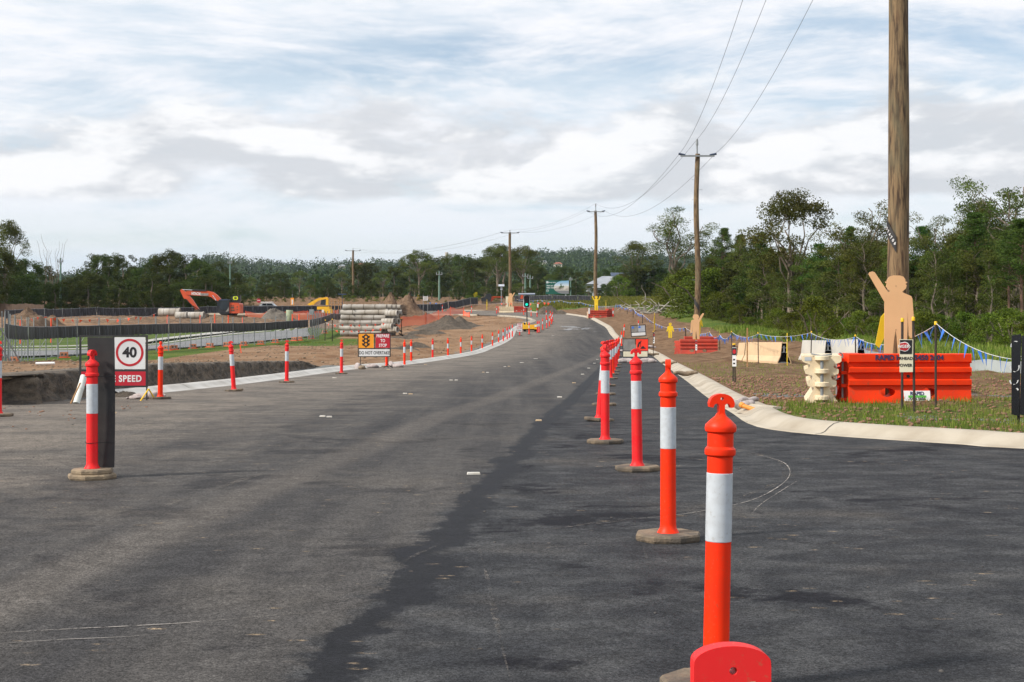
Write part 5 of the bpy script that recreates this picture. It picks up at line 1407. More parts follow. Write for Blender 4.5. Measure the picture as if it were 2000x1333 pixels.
# --- left wood
GL_ = 'dark trees beyond the works on the left'
treetop('dome', 12, 428, 225, 'tall gum at the left edge with a see through top', GL_, wide=.8, i=1)
treetop('dense', 8, 492, 214, 'dark thick tree under the left half of the see through gum', GL_, wide=1.5, i=3)
treetop('dense', -25, 480, 205, 'dark tree filling the left edge of the picture', GL_, wide=1.2, i=0)
lefts = [(48, 505, 'dark tree under the see through gum'), (88, 518, 'pale green thin tree left of the green pole'), (135, 548, 'low green tree right of the first green pole'), (160, 526, 'dark tree right of the first green pole'),
         (190, 496, 'left peak of the first dark clump'), (213, 495, 'middle peak of the first dark clump'), (240, 497, 'right peak of the first dark clump'), (262, 520, 'low shoulder of the first dark clump'), (285, 503, 'left tree of the second dark clump'),
         (308, 498, 'second tree of the second dark clump'), (333, 488, 'pointed tallest tree of the second dark clump'), (362, 495, 'broad tree over the excavator arm'), (388, 505, 'tree above the excavator boom'), (413, 520, 'tree above the excavator cab'), (440, 508, 'tree behind the second green pole'), (462, 532, 'low tree right of the second green pole')]
for i, (px, yt, lb) in enumerate(lefts):
    treetop('dense', px, yt, 238 + (i * 37 % 40), lb, GL_, wide=1.15, i=i)
for i in range(26):
    px = -60 + i * 21; treetop('dense', px, 530 + (i * 29 % 35), 226 + (i * 13 % 20), 'dark low tree in the front rank of the left wood', 'low trees in the front rank of the left wood', wide=1.5)
dt = MB()
for k in range(9):
    a = (k - 4) * .12; limb(dt, (k * .15 - .6, 0, 0), (math.sin(a) * 4.0 + k * .2 - .8, rg.normal() * .5, rg.uniform(7, 10.5)), .05, .015, rg, 5, 5, .02)
x, y = (102 - 1000) * 250 / F, 250; tag(dt.build('dead_tree', 'bark', loc=(x, y, Z(x, y) + 2.5)), 'leafless grey tree showing above the pale green one', 'tree')
# --- middle wood
mids = [(490, 541), (520, 535), (548, 532), (585, 528), (615, 535), (640, 540), (668, 530), (700, 512), (722, 512), (748, 528), (770, 520), (800, 502), (818, 487), (838, 505), (858, 500), (885, 494), (905, 497), (925, 505), (950, 500), (972, 475), (984, 480), (1022, 478), (1035, 505), (1050, 520), (1075, 535), (1098, 520), (1125, 530), (1150, 528), (1180, 525), (1205, 520)]
for i, (px, yt) in enumerate(mids):
    kd = 'dome' if i % 3 == 0 or px in (818, 972, 1022) else 'dense'
    treetop(kd, px, yt, 345 + (i * 53 % 90), 'tree in the middle wood, skyline tree number with crown %s the %s' % (('left of' if i % 2 else 'above'), 'far houses') if False else
            'tree of the wood behind the works, %s' % ['near the second green pole', 'above the stop sign', 'above the white car', 'right of the white car', 'left of the yellow advance sign', 'above the yellow advance sign', 'above the yellow excavator', 'left of the distant brown pole', 'just right of the distant brown pole', 'with forked limbs right of the distant brown pole',
            'left of the tall twin trees', 'first of the tall twin trees', 'pointed, tallest before the water tower', 'under the pointed tallest one', 'right at the slim green pole', 'below the water tower', 'right of the water tower', 'second right of the water tower', 'in the gap before the signal pole', 'with high head just left of the signal pole',
            'close behind the signal pole', 'with tufted high head right of the signal pole', 'above the green traffic light', 'left above the billboard', 'above the billboard', 'right above the billboard', 'left of the third pole', 'behind the third pole', 'right of the third pole', 'above the grey roofed house'][i],
            'broad trees of the wood behind the works', wide=1.25 if kd == 'dense' else 1.05, i=i)
for i in range(44):
    px = 470 + i * 17; treetop('dense' if i % 4 else 'dome', px, 550 + (i * 31 % 22), 285 + (i * 17 % 25), 'lower tree in the front rank of the middle wood', 'low trees in the front rank of the middle wood', wide=1.5)
for i in range(30):
    px = 430 + i * 20
    treetop('bush', px + (i * 7) % 9, 577 + (i * 13) % 12, 264 + (i * 5) % 9, 'low green bush in the hedge like row behind the back fence', 'bushes in a row behind the back fence', wide=1.6)
for px, yt, lb in ((531, 562, 'round bright green bush behind the white car'), (507, 575, 'low bush left of the stop sign'), (676, 575, 'bush left of the distant brown pole'), (604, 566, 'upright green shrub by the yellow advance sign'), (760, 578, 'bush behind the gravel heap'), (795, 575, 'bush left of the yellow wattle'), (895, 578, 'low bush between the green pole and the right wattle')):
    treetop('bush', px, yt, 300, lb, 'bushes in front of the middle wood', wide=1.3)
treetop('bush', 817, 576, 292, 'yellow wattle bush left of the slim green pole', 'yellow wattles', leafm='leaf_wattle', wide=.7)
treetop('bush', 930, 571, 292, 'yellow wattle bush left of the solar lamp', 'yellow wattles', leafm='leaf_wattle', wide=.7)
# --- far wooded hills: a mass no one could count
rg = np.random.default_rng(21); V_, Q_, var_ = [], [], []
N_ = 4600; dd = 500 + 1720 * rg.random(N_) ** 1.15; az = rg.uniform(-.40, .42, N_); hx = az * dd; hy = dd
hzv = Hgt(hx, hy); ok = np.ones(N_, bool)
pts = []; sz = []; vr = []
for i in range(N_):
    r_ = rg.uniform(4.2, 7.8) * (1 + dd[i] / 3500); n = 170
    c = np.array([hx[i], hy[i], hzv[i] + r_ * .75]); pts.append(clump_points(c, (r_, r_, r_ * rg.uniform(.75, 1.15)), n, rg, .72)); sz.append(np.full(n, .62 + dd[i] / 1500)); vr.append(np.clip(rg.random() * .75 + .25 * rg.random(n), 0, 1))
V_, Q_ = leaf_cards(np.concatenate(pts), np.concatenate(sz), rg=rg, aspect=.8)
fo = bpy.data.objects.new('distant_forest', npmesh('distant_forest', V_, Q_, M['leaf_far'], False, np.concatenate(vr))); COL.objects.link(fo); tag(fo, 'grey green forest covering the far hills', 'forest', kind='stuff')

# ------------------------------------------------------------------ grass tufts and litter on the verge
rg = np.random.default_rng(31)
def blades(name, pts, hmin, hmax, w, label, lean=.45, per=1):
    n = len(pts); h = rg.uniform(hmin, hmax, n); a = rg.uniform(0, 6.283, n); ln = rg.uniform(0, lean, n) * h; b = rg.uniform(0, 6.283, n)
    wv = np.stack([np.cos(a), np.sin(a), 0 * a], 1) * w / 2; mv = np.stack([np.cos(b) * ln * .35, np.sin(b) * ln * .35, h * .55], 1); tv = np.stack([np.cos(b) * ln, np.sin(b) * ln, h], 1)
    V = np.stack([pts - wv, pts + wv, pts + mv + wv * .8, pts + tv, pts + mv - wv * .8], 1).reshape(-1, 3)
    Q = np.arange(5 * n).reshape(n, 5)
    o = bpy.data.objects.new(name, npmesh(name, V, Q, M['grass_blade'], False, rg.random(n))); COL.objects.link(o); tag(o, label, 'grass', kind='stuff')
def scatter(x0, x1, y0, y1, n, test, clus=.16, k=14):
    cx = rg.uniform(x0, x1, n); cy = rg.uniform(y0, y1, n); X = (cx[:, None] + rg.normal(size=(n, k)) * clus).ravel(); Y = (cy[:, None] + rg.normal(size=(n, k)) * clus).ravel()
    m_ = test(X, Y); X, Y = X[m_], Y[m_]; return np.stack([X, Y, Hgt(X, Y) - .01], 1)
vt_ = lambda X, Y: (X > xr(Y) + .6) & (pdist(RKc, X, Y) > .62) & (np.abs(X - 20) < 40)
P_ = scatter(3.5, 12, 14.5, 23.4, 1500, vt_); blades('verge_grass', P_, .03, .13, .008, 'tufts of green grass on the near right verge')
P_ = scatter(3.8, 20, 23, 60, 1500, vt_, .3, 10); blades('verge_grass', P_, .03, .09, .014, 'sparse weeds dotted over the brown verge')
P_ = scatter(15.5, 30, 44, 120, 3800, lambda X, Y: X > 16.6 + 0 * Y, .6, 12); blades('field_grass', P_, .12, .45, .05, 'rank grass along the edge of the right wood')
P_ = scatter(3, 36, 226, 305, 3000, lambda X, Y: (Y > 228) & (X > 4), 1.0, 12); blades('field_grass', P_, .3, .8, .12, 'long grass of the far green field')
tf = lambda X, Y: (X < -11.6) & (Y - yfence(X) > -8.2) & (Y - yfence(X) < .3)
P_ = scatter(-32, -11, 56, 112, 3600, tf, .35, 12); blades('strip_grass', P_, .05, .13, .03, 'green grass strip in front of the site fence')
# stones and clods
def stones(name, X, Y, r0, r1, material, label, zf=None):
    rg2 = np.random.default_rng(len(X)); ico = [(0, 0, 1), (.9, 0, .45), (.28, .86, .45), (-.73, .53, .45), (-.73, -.53, .45), (.28, -.86, .45), (.73, .53, -.45), (-.28, .86, -.45), (-.9, 0, -.45), (-.28, -.86, -.45), (.73, -.53, -.45), (0, 0, -1)]
    fc = [(0, 1, 2), (0, 2, 3), (0, 3, 4), (0, 4, 5), (0, 5, 1), (1, 6, 2), (2, 7, 3), (3, 8, 4), (4, 9, 5), (5, 10, 1), (6, 7, 2), (7, 8, 3), (8, 9, 4), (9, 10, 5), (10, 6, 1), (11, 7, 6), (11, 8, 7), (11, 9, 8), (11, 10, 9), (11, 6, 10)]
    n = len(X); r = rg2.uniform(r0, r1, n); B = np.array(ico)[None] * r[:, None, None] * rg2.uniform(.6, 1.25, (n, 12, 3)) * np.array([1.1, 1, .6])
    z = (Hgt(X, Y) if zf is None else zf(X, Y)); V = B + np.stack([X, Y, z + r * .25], 1)[:, None, :]
    Fq = (np.array(fc)[None] + 12 * np.arange(n)[:, None, None]).reshape(-1, 3)
    o = bpy.data.objects.new(name, npmesh(name, V.reshape(-1, 3), Fq, M[material])); COL.objects.link(o); tag(o, label, 'stones', kind='stuff')
def pick(x0, x1, y0, y1, n, test):
    X = rg.uniform(x0, x1, n); Y = rg.uniform(y0, y1, n); m_ = test(X, Y); return X[m_], Y[m_]
X, Y = pick(3.8, 12, 14.5, 40, 5200, vt_); stones('clods', X, Y, .012, .045, 'stone_red', 'brown clods scattered over the near right verge')
X, Y = pick(5.2, 9.0, 17.0, 19.6, 1700, lambda X, Y: vt_(X, Y) & (np.abs(Y - 18.6 + .25 * (X - 7)) < .55)); stones('gravel', X, Y, .006, .018, 'blue_metal', 'pale blue metal gravel spilt on the verge beside the kerb')
X, Y = pick(-30, -7.7, 26, 60, 5200, lambda X, Y: (X < xe(Y) - .3) & (pdist(EDGE, X, Y) > .5)); stones('clods', X, Y, .012, .045, 'sack_brown', 'clods on the raised brown dirt left of the road')
X, Y = pick(-14, -6.6, 24.3, 56, 4200, lambda X, Y: (X < _xl(np.maximum(Y, 29.6)) - .3) & (X > xe(np.maximum(Y, 26)) - .1) & ((Y > 29.4) | (Y < 25.6)) | ((Y < 25.5) & (X < -8.6) & (Y > 24.2))); stones('rubble', X, Y, .015, .06, 'stone_dark', 'dark rubble in the trench under the cut bank', zf=lambda X, Y: zt(Y) - .03)
X, Y = pick(-9.5, 6, 4, 26, 150, lambda X, Y: X < 5); stones('road_grit', X, Y, .006, .016, 'stone_dark', 'small dark stones lying on the road', zf=lambda X, Y: zt(Y) + .002)
X, Y = pick(-10, -6.2, 11.5, 25, 160, lambda X, Y: X < 5); stones('road_grit', X, Y, .006, .03, 'stone_red', 'crumbs of soil on the left of the road', zf=lambda X, Y: zt(Y) + .002)
X, Y = pick(-60, 3, 60, 198, 6500, lambda X, Y: (X < _xl(Y) - .8) & (Y - yfence(X) < -9) | ((X < _xl(Y) - .8) & (X > -13) & (Y > 60))); stones('clods', X, Y, .02, .09, 'sack_brown', 'rough clods over the brown dirt inside the bend')
# ------------------------------------------------------------------ road work signs
def frame_sign(t, w, h, th=.03, bars=(), vbars=(), material='black_steel'):
    m_ = MB()
    m_.box((0, 0, h - th / 2), (w, .03, th)); m_.box((0, 0, th / 2), (w, .03, th))
    for s_ in (-1, 1): m_.box((s_ * (w / 2 - th / 2), .0005, h / 2), (th, .029, h - 2 * th))
    for z_ in bars: m_.box((0, 0, z_), (w - 2 * th, .026, th))
    for x_, z0, z1 in vbars: m_.box((x_, 0, (z0 + z1) / 2), (th, .027, z1 - z0))
    return m_.build('frame', material, t)
def panel(t, x0, x1, z0, z1, material, name='panel', y=-.012, r=.008):
    m_ = MB(); m_.prism([(x0 + r, z0), (x1 - r, z0), (x1, z0 + r), (x1, z1 - r), (x1 - r, z1), (x0 + r, z1), (x0, z1 - r), (x0, z0 + r)], .008)
    return m_.build(name, material, t, loc=(0, y, 0))
def ring(mb, cx, cz, r0, r1, t=.003, n=40):
    mb.prism(arc(cx, cz, r1, 0, 351, n), t, [arc(cx, cz, r0, 360, 9, n)])
# 40 sign
x, y, z = W(222, 757, 27.4); z0 = z
t = thing('road_sign', 'reduce speed sign with a 40 limit panel, behind the tall black board', 'road sign', (x, y, z), rotz=R(1))
k = 27.4 / F; w, h = 133 * k, 102 * k
frame_sign(t, w, h, .035, bars=(33 * k,), vbars=((.0, 33 * k, h - .03),))
panel(t, 2 * k, w / 2 - .045, 35.5 * k, h - .04, 'white_panel')
m_ = MB(); ring(m_, 31.5 * k, 68 * k, 22.5 * k, 27 * k); m_.build('red_ring', 'ring_red', t, loc=(0, -.0175, 0))
text('40', 27 * k, 'ink', t, (31.5 * k, -.0175, 67.5 * k), name='numerals', bold=.035)
panel(t, -w / 2 + .04, w / 2 - .04, .035, 31 * k, 'red_panel')
text('REDUCE SPEED', 17.5 * k, 'paint_white', t, (-1.0 * k, -.0175, 16.5 * k), name='lettering', bold=.03, sx=.86, spacing=1.12)
m_ = MB()
for s_ in (-1, 1):
    m_.tube((s_ * (w / 2 - .02), 0, .01), (s_ * (w / 2 - .02), 0, -.26), .014); 
m_.build('leg', 'black_steel', t)
m_ = MB(); zz = -.33; m_.tube((w / 2 + .02, -.02, -.03), (w / 2 - .12, -.22, zz + .03), .014); m_.tube((w / 2 + .02, -.02, -.03), (w / 2 + .08, .12, zz + .14), .014); m_.build('folding_foot', 'cap_yellow', t)
def sack(px, py, sz, material, label, rz=0, seed=1, d=None, grp='sandbags holding down signs and drains', tail=True):
    x, y, z = G(px, py) if d is None else ((px - 1000) * d / F, d, 0); z = surf(x, y)
    m_ = MB(); m_.blob((0, 0, sz[2] * .55), (sz[0], sz[1], sz[2]), seed, .16, 18, 11, True)
    if tail: m_.blob((sz[0] * 1.05, 0, sz[2] * .45), (sz[0] * .22, sz[1] * .5, sz[2] * .45), seed + 3, .3, 10, 7)
    o = m_.build('sandbag', material, loc=(x, y, z), smooth=True); o.rotation_euler = (0, 0, R(rz)); return tag(o, label, 'sandbag', grp)
sack(276, 778, (.17, .1, .07), 'sack', 'greyish sandbag by the yellow foot of the 40 sign, left', 170, 3, d=28.2)
sack(302, 776, (.17, .12, .09), 'sack', 'pink grey sandbag behind the bright orange bollard at the 40 sign', 20, 5, d=28.6)
sack(262, 779, (.13, .07, .045), 'sack', 'flat end of a sandbag left of the yellow foot', 170, 7, d=28.0)
# traffic signal ahead sign
k = 55.5 / F; x, y, z = W(731, 697.5, 55.5)
t = thing('road_sign', 'amber traffic signal ahead sign with red prepare to stop and white do not overtake panels', 'road sign', (x, y, z), rotz=R(2))
w, h = 64 * k, 47 * k
frame_sign(t, w, h, .035, bars=(16.3 * k,), vbars=((1.0 * k, 17 * k, h - .04),))
panel(t, -w / 2 + .03, -1.2 * k, 17.5 * k, h - .04, 'amber_panel'); panel(t, 2.6 * k, w / 2 - .03, 17.5 * k, h - .04, 'red_panel'); panel(t, -w / 2 + .05, w / 2 - .04, .03, 15 * k, 'white_panel')
cx = -16.2 * k; m_ = MB(); c_ = MB(); c_.prism([(cx - 4 * k, 20.5 * k), (cx + 4 * k, 20.5 * k), (cx + 4 * k, 43 * k), (cx - 4 * k, 43 * k)], .003)
c_.prism([(cx - 1.3 * k, 18.3 * k), (cx + 1.3 * k, 18.3 * k), (cx + 1.3 * k, 20.5 * k), (cx - 1.3 * k, 20.5 * k)], .003); c_.prism([(cx - 2.6 * k, 43 * k), (cx + 2.6 * k, 43 * k), (cx + 1.2 * k, 44.4 * k), (cx - 1.2 * k, 44.4 * k)], .003)
for i in range(3):
    zc = (24.3 + i * 7.2) * k
    for s_ in (-1, 1): c_.prism([(cx + s_ * 3.9 * k, zc - 2.4 * k), (cx + s_ * 6.6 * k, zc - 2.2 * k), (cx + s_ * 7.8 * k, zc + 2.4 * k), (cx + s_ * 3.9 * k, zc + 2.4 * k)][::s_], .003)
    m_.prism(arc(cx, zc, 2.4 * k, 0, 340, 17), .003)
c_.build('signal_symbol', 'ink', t, loc=(0, -.018, 0)); m_.build('symbol_lamps', 'amber_panel', t, loc=(0, -.0215, 0))
for i, s_ in enumerate(('PREPARE', 'TO', 'STOP')): text(s_, 8.4 * k, 'paint_white', t, (16.7 * k, -.018, (40.6 - 9.2 * i) * k), bold=.025, sx=.76)
text('DO NOT OVERTAKE', 9.0 * k, 'ink', t, (.3 * k, -.018, 7.7 * k), bold=.012, sx=.70, spacing=1.03)
zg = Z(x, y) - z; m_ = MB()
for s_ in (-1, 1): m_.tube((s_ * w * .42, 0, .01), (s_ * w * .42, 0, zg), .014); m_.tube((s_ * w * .42, 0, zg + .2), (s_ * w * .42 - .2, -.25, zg + .02), .012); m_.tube((s_ * w * .42, 0, zg + .2), (s_ * w * .42 + .2, .2, zg + .02), .012)
m_.build('leg', 'black_steel', t)
sack(699, 700, (.19, .14, .19), 'sack', 'upright pale sandbag at the left foot of the prepare to stop sign', 100, 2, d=54.5)
sack(707, 707, (.16, .1, .10), 'sack_brown', 'brown sandbag below the pale one at the prepare to stop sign', 60, 12, d=53.4)
sack(727, 705, (.22, .12, .10), 'sack', 'pinkish sandbag behind the kerb under the do not overtake panel', 0, 4, d=56)
sack(764, 714, (.16, .12, .15), 'sack', 'left sandbag slumped on the kerb right of the signal ahead sign', 90, 6, d=57.5)
sack(776, 715, (.22, .12, .10), 'sack', 'right sandbag slumped on the kerb right of the signal ahead sign', -20, 8, d=57)
# right pair of signs
def legs(t, w, zg, spread=.35):
    m_ = MB()
    for s_ in (-1, 1):
        m_.tube((s_ * w * .5, 0, .02), (s_ * w * .5, 0, zg + .10), .014)
        for q in (-1, 1): m_.tube((s_ * w * .5, 0, zg + .12), (s_ * w * .5 + q * spread * .5, q * .2 - .05, zg + .03), .013)
    m_.build('leg', 'galv', t)
d = 66.; k = d / F; x, y, z = W(1241, 698.5, d)
t = thing('road_sign', 'roadworker sign with red orange panel, blank grey panel and blank white strip', 'road sign', (x, y, z), rotz=R(0))
w, h = 50.5 * k, 37 * k; frame_sign(t, w, h, .035, bars=(12.6 * k,), vbars=((-.1 * k, 13 * k, h - .03),))
panel(t, -w / 2 + .03, -1.3 * k, 13.4 * k, h - .035, 'grey_panel'); panel(t, 1.3 * k, w / 2 - .02, 13.4 * k, h - .035, 'fluoro_red'); panel(t, -w / 2 + .035, w / 2 - .04, .035, 11.5 * k, 'cream_panel')
m_ = MB(); X_ = lambda a, b: ((a - 720) / 13.33 * k + 10.8 * k, (880 - b) / 13.33 * k + 13 * k)
for pts in ([(700, 640), (712, 618), (730, 618), (738, 632), (728, 645), (708, 645)],
            [(700, 642), (722, 660), (712, 690), (680, 712), (672, 745), (660, 790), (642, 792), (650, 745), (640, 790), (628, 790), (632, 735), (645, 690), (665, 655)],
            [(702, 690), (712, 690), (712, 745), (730, 800), (722, 804), (702, 750)],
            [(700, 828), (725, 795), (745, 775), (765, 757), (785, 757), (800, 778), (820, 795), (850, 820), (850, 828)]):
    m_.prism([X_(a, b) for a, b in reversed(pts)], .003)
m_.build('worker_symbol', 'ink', t, loc=(0, -.018, 0)); legs(t, w, surf(x, y) - z, .9)
for a, b, c, lb, sd in ((-22.5, .45, 205, 'left sandbag on the left foot of the roadworker sign', 1), (-14, .45, -25, 'right sandbag on the left foot of the roadworker sign', 2), (19.5, .45, 200, 'left sandbag on the right foot of the roadworker sign', 3), (28, .45, -20, 'right sandbag on the right foot of the roadworker sign', 4)):
    sack(1241 + a, 0, (.27, .14, .14), 'sack', lb, c, sd, d=65.4)
d = 100.; k = d / F; x, y, z = W(1247.5, 657.5, d)
t = thing('road_sign', 'tilted blank silver and white sign on the verge above the roadworker sign', 'road sign', (x, y, z), rot=(0, R(-3.5), 0))
w, h = 30 * k, 22.5 * k; frame_sign(t, w, h, .05, bars=(8.3 * k,))
panel(t, -w / 2 + .05, .0, 8.9 * k, h - .06, 'grey_panel'); panel(t, .0, w / 2 - .07, 8.9 * k, h - .06, 'silver_panel'); panel(t, -w / 2 + .06, w / 2 - .06, .06, 7.6 * k, 'white_panel')
for q in (-10.5, 2.5):
    m_ = MB(); m_.prism([(q * k - .07, 16 * k), (q * k + .07, 16 * k), (q * k + .09, 18.5 * k), (q * k, 20.5 * k), (q * k - .08, 18.5 * k)], .003); m_.build('blue_mark', 'flag_blue', t, loc=(0, -.018, 0))
legs(t, w, min(-.12, surf(x, y) - z), .5)
sack(1261, 0, (.34, .16, .12), 'sack', 'left pale sandbag at the right foot of the blank silver sign', 200, 11, d=98)
sack(1269, 0, (.34, .16, .12), 'sack', 'right pale sandbag at the right foot of the blank silver sign', -12, 12, d=98.2)
sack(1220, 0, (.5, .2, .10), 'sack', 'pale sandbag on the kerb left of the blank silver sign', 10, 13, d=94)
m_ = MB(); m_.tube((0, 0, 0), (0, 0, .35), .09, .06, 10); xx = (1233 - 1000) * 96 / F; tag(m_.build('yellow_can', 'cap_yellow', loc=(xx, 96, Z(xx, 96))), 'small yellow can on the kerb below the blank silver sign', 'can')
# socks and bags on the right kerb
def sock(px, d, L, r, material, label, rz, bend=.1, lift=.1):
    x = (px - 1000) * d / F; m_ = MB(); pts = []; rs = []
    for i in range(11):
        u_ = i / 10; pts.append(((u_ - .5) * L, bend * math.sin(u_ * math.pi), r * .8 + .02 * math.sin(u_ * 9))); rs.append(r * (.35 + .75 * math.sin(math.pi * min(max(u_, .08), .92)) ** .5) * (1 + .08 * math.sin(i * 2.3)))
    m_.path(pts, rs, 12); o = m_.build('filter_sock', material, loc=(x, d, float(zt(d)) + lift), smooth=True); o.rotation_euler = (0, 0, R(rz)); return tag(o, label, 'filter sock', 'filter socks lying on the right kerb')
sock(1340, 42.0, .75, .065, 'sack_brown', 'brown filter sock lying across the right kerb, middle one', 12)
sock(1307, 58.5, .65, .06, 'sack_brown', 'brown filter sock on the right kerb further up', 8)
sock(1275, 80, .7, .07, 'sack_brown', 'brown filter sock at the kerb beyond the roadworker sign', 5)
sock(1450, 22.6, .40, .07, 'sack', 'fat pinkish sand sock lying at the drain inlet', 14, .02, .06)
sock(1463, 23.3, .42, .05, 'sack', 'twisted pale sack end at the drain inlet', 38, .03, .12)
m_ = MB(); x, y, z = W(1452, 786, 21.9); m_.tube((0, 0, 0), (.15, -.20, -.05), .035, n=14); m_.tube((.0, .0, .0), (-.03, .05, .02), .045, n=14)
tag(m_.build('pvc_pipe', mat('pipe_orange', (.75, .27, .04), rough=.5), loc=(x, y, float(zt(21.9)) + .13), smooth='auto'), 'short orange pipe poking from the sand sock at the inlet', 'pipe')
m_ = MB(); x = 3.62; y = 21.6; m_.prism([(-.42, 0), (.25, -.02), (.50, .05), (.10, .11), (-.15, .13)], .9); ob = m_.build('drain_lintel', 'concrete', loc=(x + .35, y + .15, float(zt(y)) + .02)); ob.rotation_euler = (0, 0, R(12)); tag(ob, 'broken angled concrete lip of the drain inlet behind the kerb', 'drain inlet')
# leaning white pipe and stick left of the board
x, y, z = G(149, 789, True); y = 26.0; x = (149 - 1000) * y / F; zb = float(zt(y))
m_ = MB(); tp = Vector(W(164, 735, 26.3)); m_.tube((0, 0, 0), tp - Vector((x, y, zb)), .062, n=18); m_.tube((tp - Vector((x, y, zb))) * .50, (tp - Vector((x, y, zb))) * .60, .066, n=18)
tag(m_.build('pvc_pipe', 'pvc', loc=(x, y, zb), smooth='auto'), 'capped white pipe leaning on the cut bank left of the black board', 'pipe')
m_ = MB(); a_ = Vector(W(138, 789, 25.8)); m_.tube((0, 0, 0), Vector(W(157, 748, 26.0)) - a_, .014); tag(m_.build('survey_stake', 'timber_stake', loc=a_), 'thin brown stick leaning left of the white pipe', 'stake')
m_ = MB(); a_ = Vector(G(70, 714.5)); m_.tube((0, 0, .04), (.45, .02, .05), .035, n=10); tag(m_.build('pvc_pipe', 'paint_white', loc=a_), 'short white pipe lying on the dirt at the left', 'pipe')
m_ = MB(); a_ = Vector(G(470, 690)); m_.box((0, 0, .22), (.05, .03, .55), rot=(0, R(-8), 0)); tag(m_.build('survey_stake', 'flag_orange', loc=a_), 'small orange stake on the grass strip', 'stake')
# soil lump at the end of the left kerb
def mound(name, px, py, d, rx, ry, h, material, label, seed=0, cat='mound', sink=.1):
    x = (px - 1000) * d / F; n = 36; ns = 26; rg_ = np.random.default_rng(seed); ph = rg_.uniform(0, 6, 8)
    rr = np.linspace(0, 1, ns); aa = np.linspace(0, 2 * np.pi, n, endpoint=False)
    A_, R_ = np.meshgrid(aa, rr); edge = 1 + .12 * np.sin(2 * A_ + ph[0]) + .08 * np.sin(3 * A_ + ph[1])
    X_ = rx * R_ * edge * np.cos(A_); Y_ = ry * R_ * edge * np.sin(A_)
    Hh = h * (1 - R_ ** 1.15) ** 1.0 * (1 + .18 * np.sin(X_ / rx * 4 + ph[2]) + .1 * np.sin(X_ / rx * 9 + ph[3]))
    Hh = Hh + h * .045 * rg_.normal(size=Hh.shape) * (1 - R_)
    Hh[0, :] = Hh[0].mean(); Z_ = Hh + (Hgt(X_ + x, Y_ + d) - Z(x, d)) - sink * R_
    V_ = np.stack([X_, Y_, Z_], -1).reshape(-1, 3); i = np.arange(ns - 1)[:, None] * n; j = np.arange(n)[None]
    Q_ = np.stack([i + j, i + (j + 1) % n, i + n + (j + 1) % n, i + n + j], -1).reshape(-1, 4)
    o = bpy.data.objects.new(name, npmesh(name, V_, Q_, M[material], True)); COL.objects.link(o); o.location = (x, d, Z(x, d)); return tag(o, label, cat)
def earthmat(name, a, b, dark):
    m, g = newmat(name); v = g.coord(); n1 = g.noise(v, 2.2, 7, .65); n2 = g.noise(v, 9, 6, .7)
    c = g.mix(g.r(n1, .35, .65), a, b); c = g.mix(g.r(n2, .28, .44, .8, 0), c, dark)
    g.put(c, g.bsdf.inputs['Base Color']); g.bsdf.inputs['Roughness'].default_value = .95; g.L.new(g.bump(g.m('ADD', n1, n2), 1.0, .25), g.bsdf.inputs['Normal'])
earthmat('earth_brown', (.14, .085, .05), (.25, .165, .10), (.05, .03, .02))
earthmat('earth_grey', (.13, .115, .095), (.23, .20, .165), (.05, .045, .04))
earthmat('earth_dark', (.085, .068, .052), (.15, .12, .09), (.035, .03, .025))
mound('soil_mound', 235, 0, 29.3, .55, .8, .17, 'earth_dark', 'dark soil lump at the near end of the left kerb', 3)
mound('gravel_heap', 868, 0, 148, 3.3, 4.0, 1.3, 'earth_dark', 'low wide dark gravel heap in the middle of the dirt', 4)
mound('gravel_heap', 900, 0, 152, 2.6, 3.0, .95, 'earth_dark', 'lower right shoulder of the dark gravel heap', 6)
mound('soil_mound', 800, 0, 185, 4.2, 4, 2.9, 'earth_brown', 'brown earth mound behind the right end of the pipe stack', 5)
mound('soil_mound', 762, 0, 182, 3.0, 3, 3.0, 'earth_brown', 'steep brown mound just behind the pipe stack', 15)
mound('soil_mound', 52, 0, 155, 3.0, 4, 2.3, 'earth_brown', 'large brown earth mound at the left behind the near fence', 7)
mound('soil_mound', 103, 0, 158, 1.3, 2, 1.1, 'earth_brown', 'small brown mound right of the large left one', 8)
mound('soil_mound', 540, 0, 178, 2.7, 3, 1.7, 'earth_grey', 'pale rubble mound right of the orange excavator', 9)
mound('soil_mound', 430, 0, 172, 9, 4, .8, 'earth_brown', 'long low brown bank under the orange excavator', 10)
mound('soil_mound', 250, 0, 170, 9, 4, .7, 'earth_brown', 'long low brown bank left of the excavator', 16)
mound('soil_mound', 1074, 0, 205, 2.4, 3, 1.6, 'earth_dark', 'dark heap on the far verge right of the signal', 11)
for px, d, a, b, c, lb, sd in ((790, 92, 2.2, 1.0, .32, 'rough dark clay ridge right of the prepare to stop sign', 21), (812, 98, 1.6, 1.2, .30, 'rough clay ridge end above the two close bollards', 22), (800, 122, 2.0, 1.3, .38, 'dark disturbed soil at the right foot of the pipe stack', 23), (825, 134, 2.4, 1.6, .45, 'dark soil ridge between pipes and gravel heap', 24)):
    mound('soil_mound', px, 0, d, a, b, c, 'earth_dark', lb, sd)

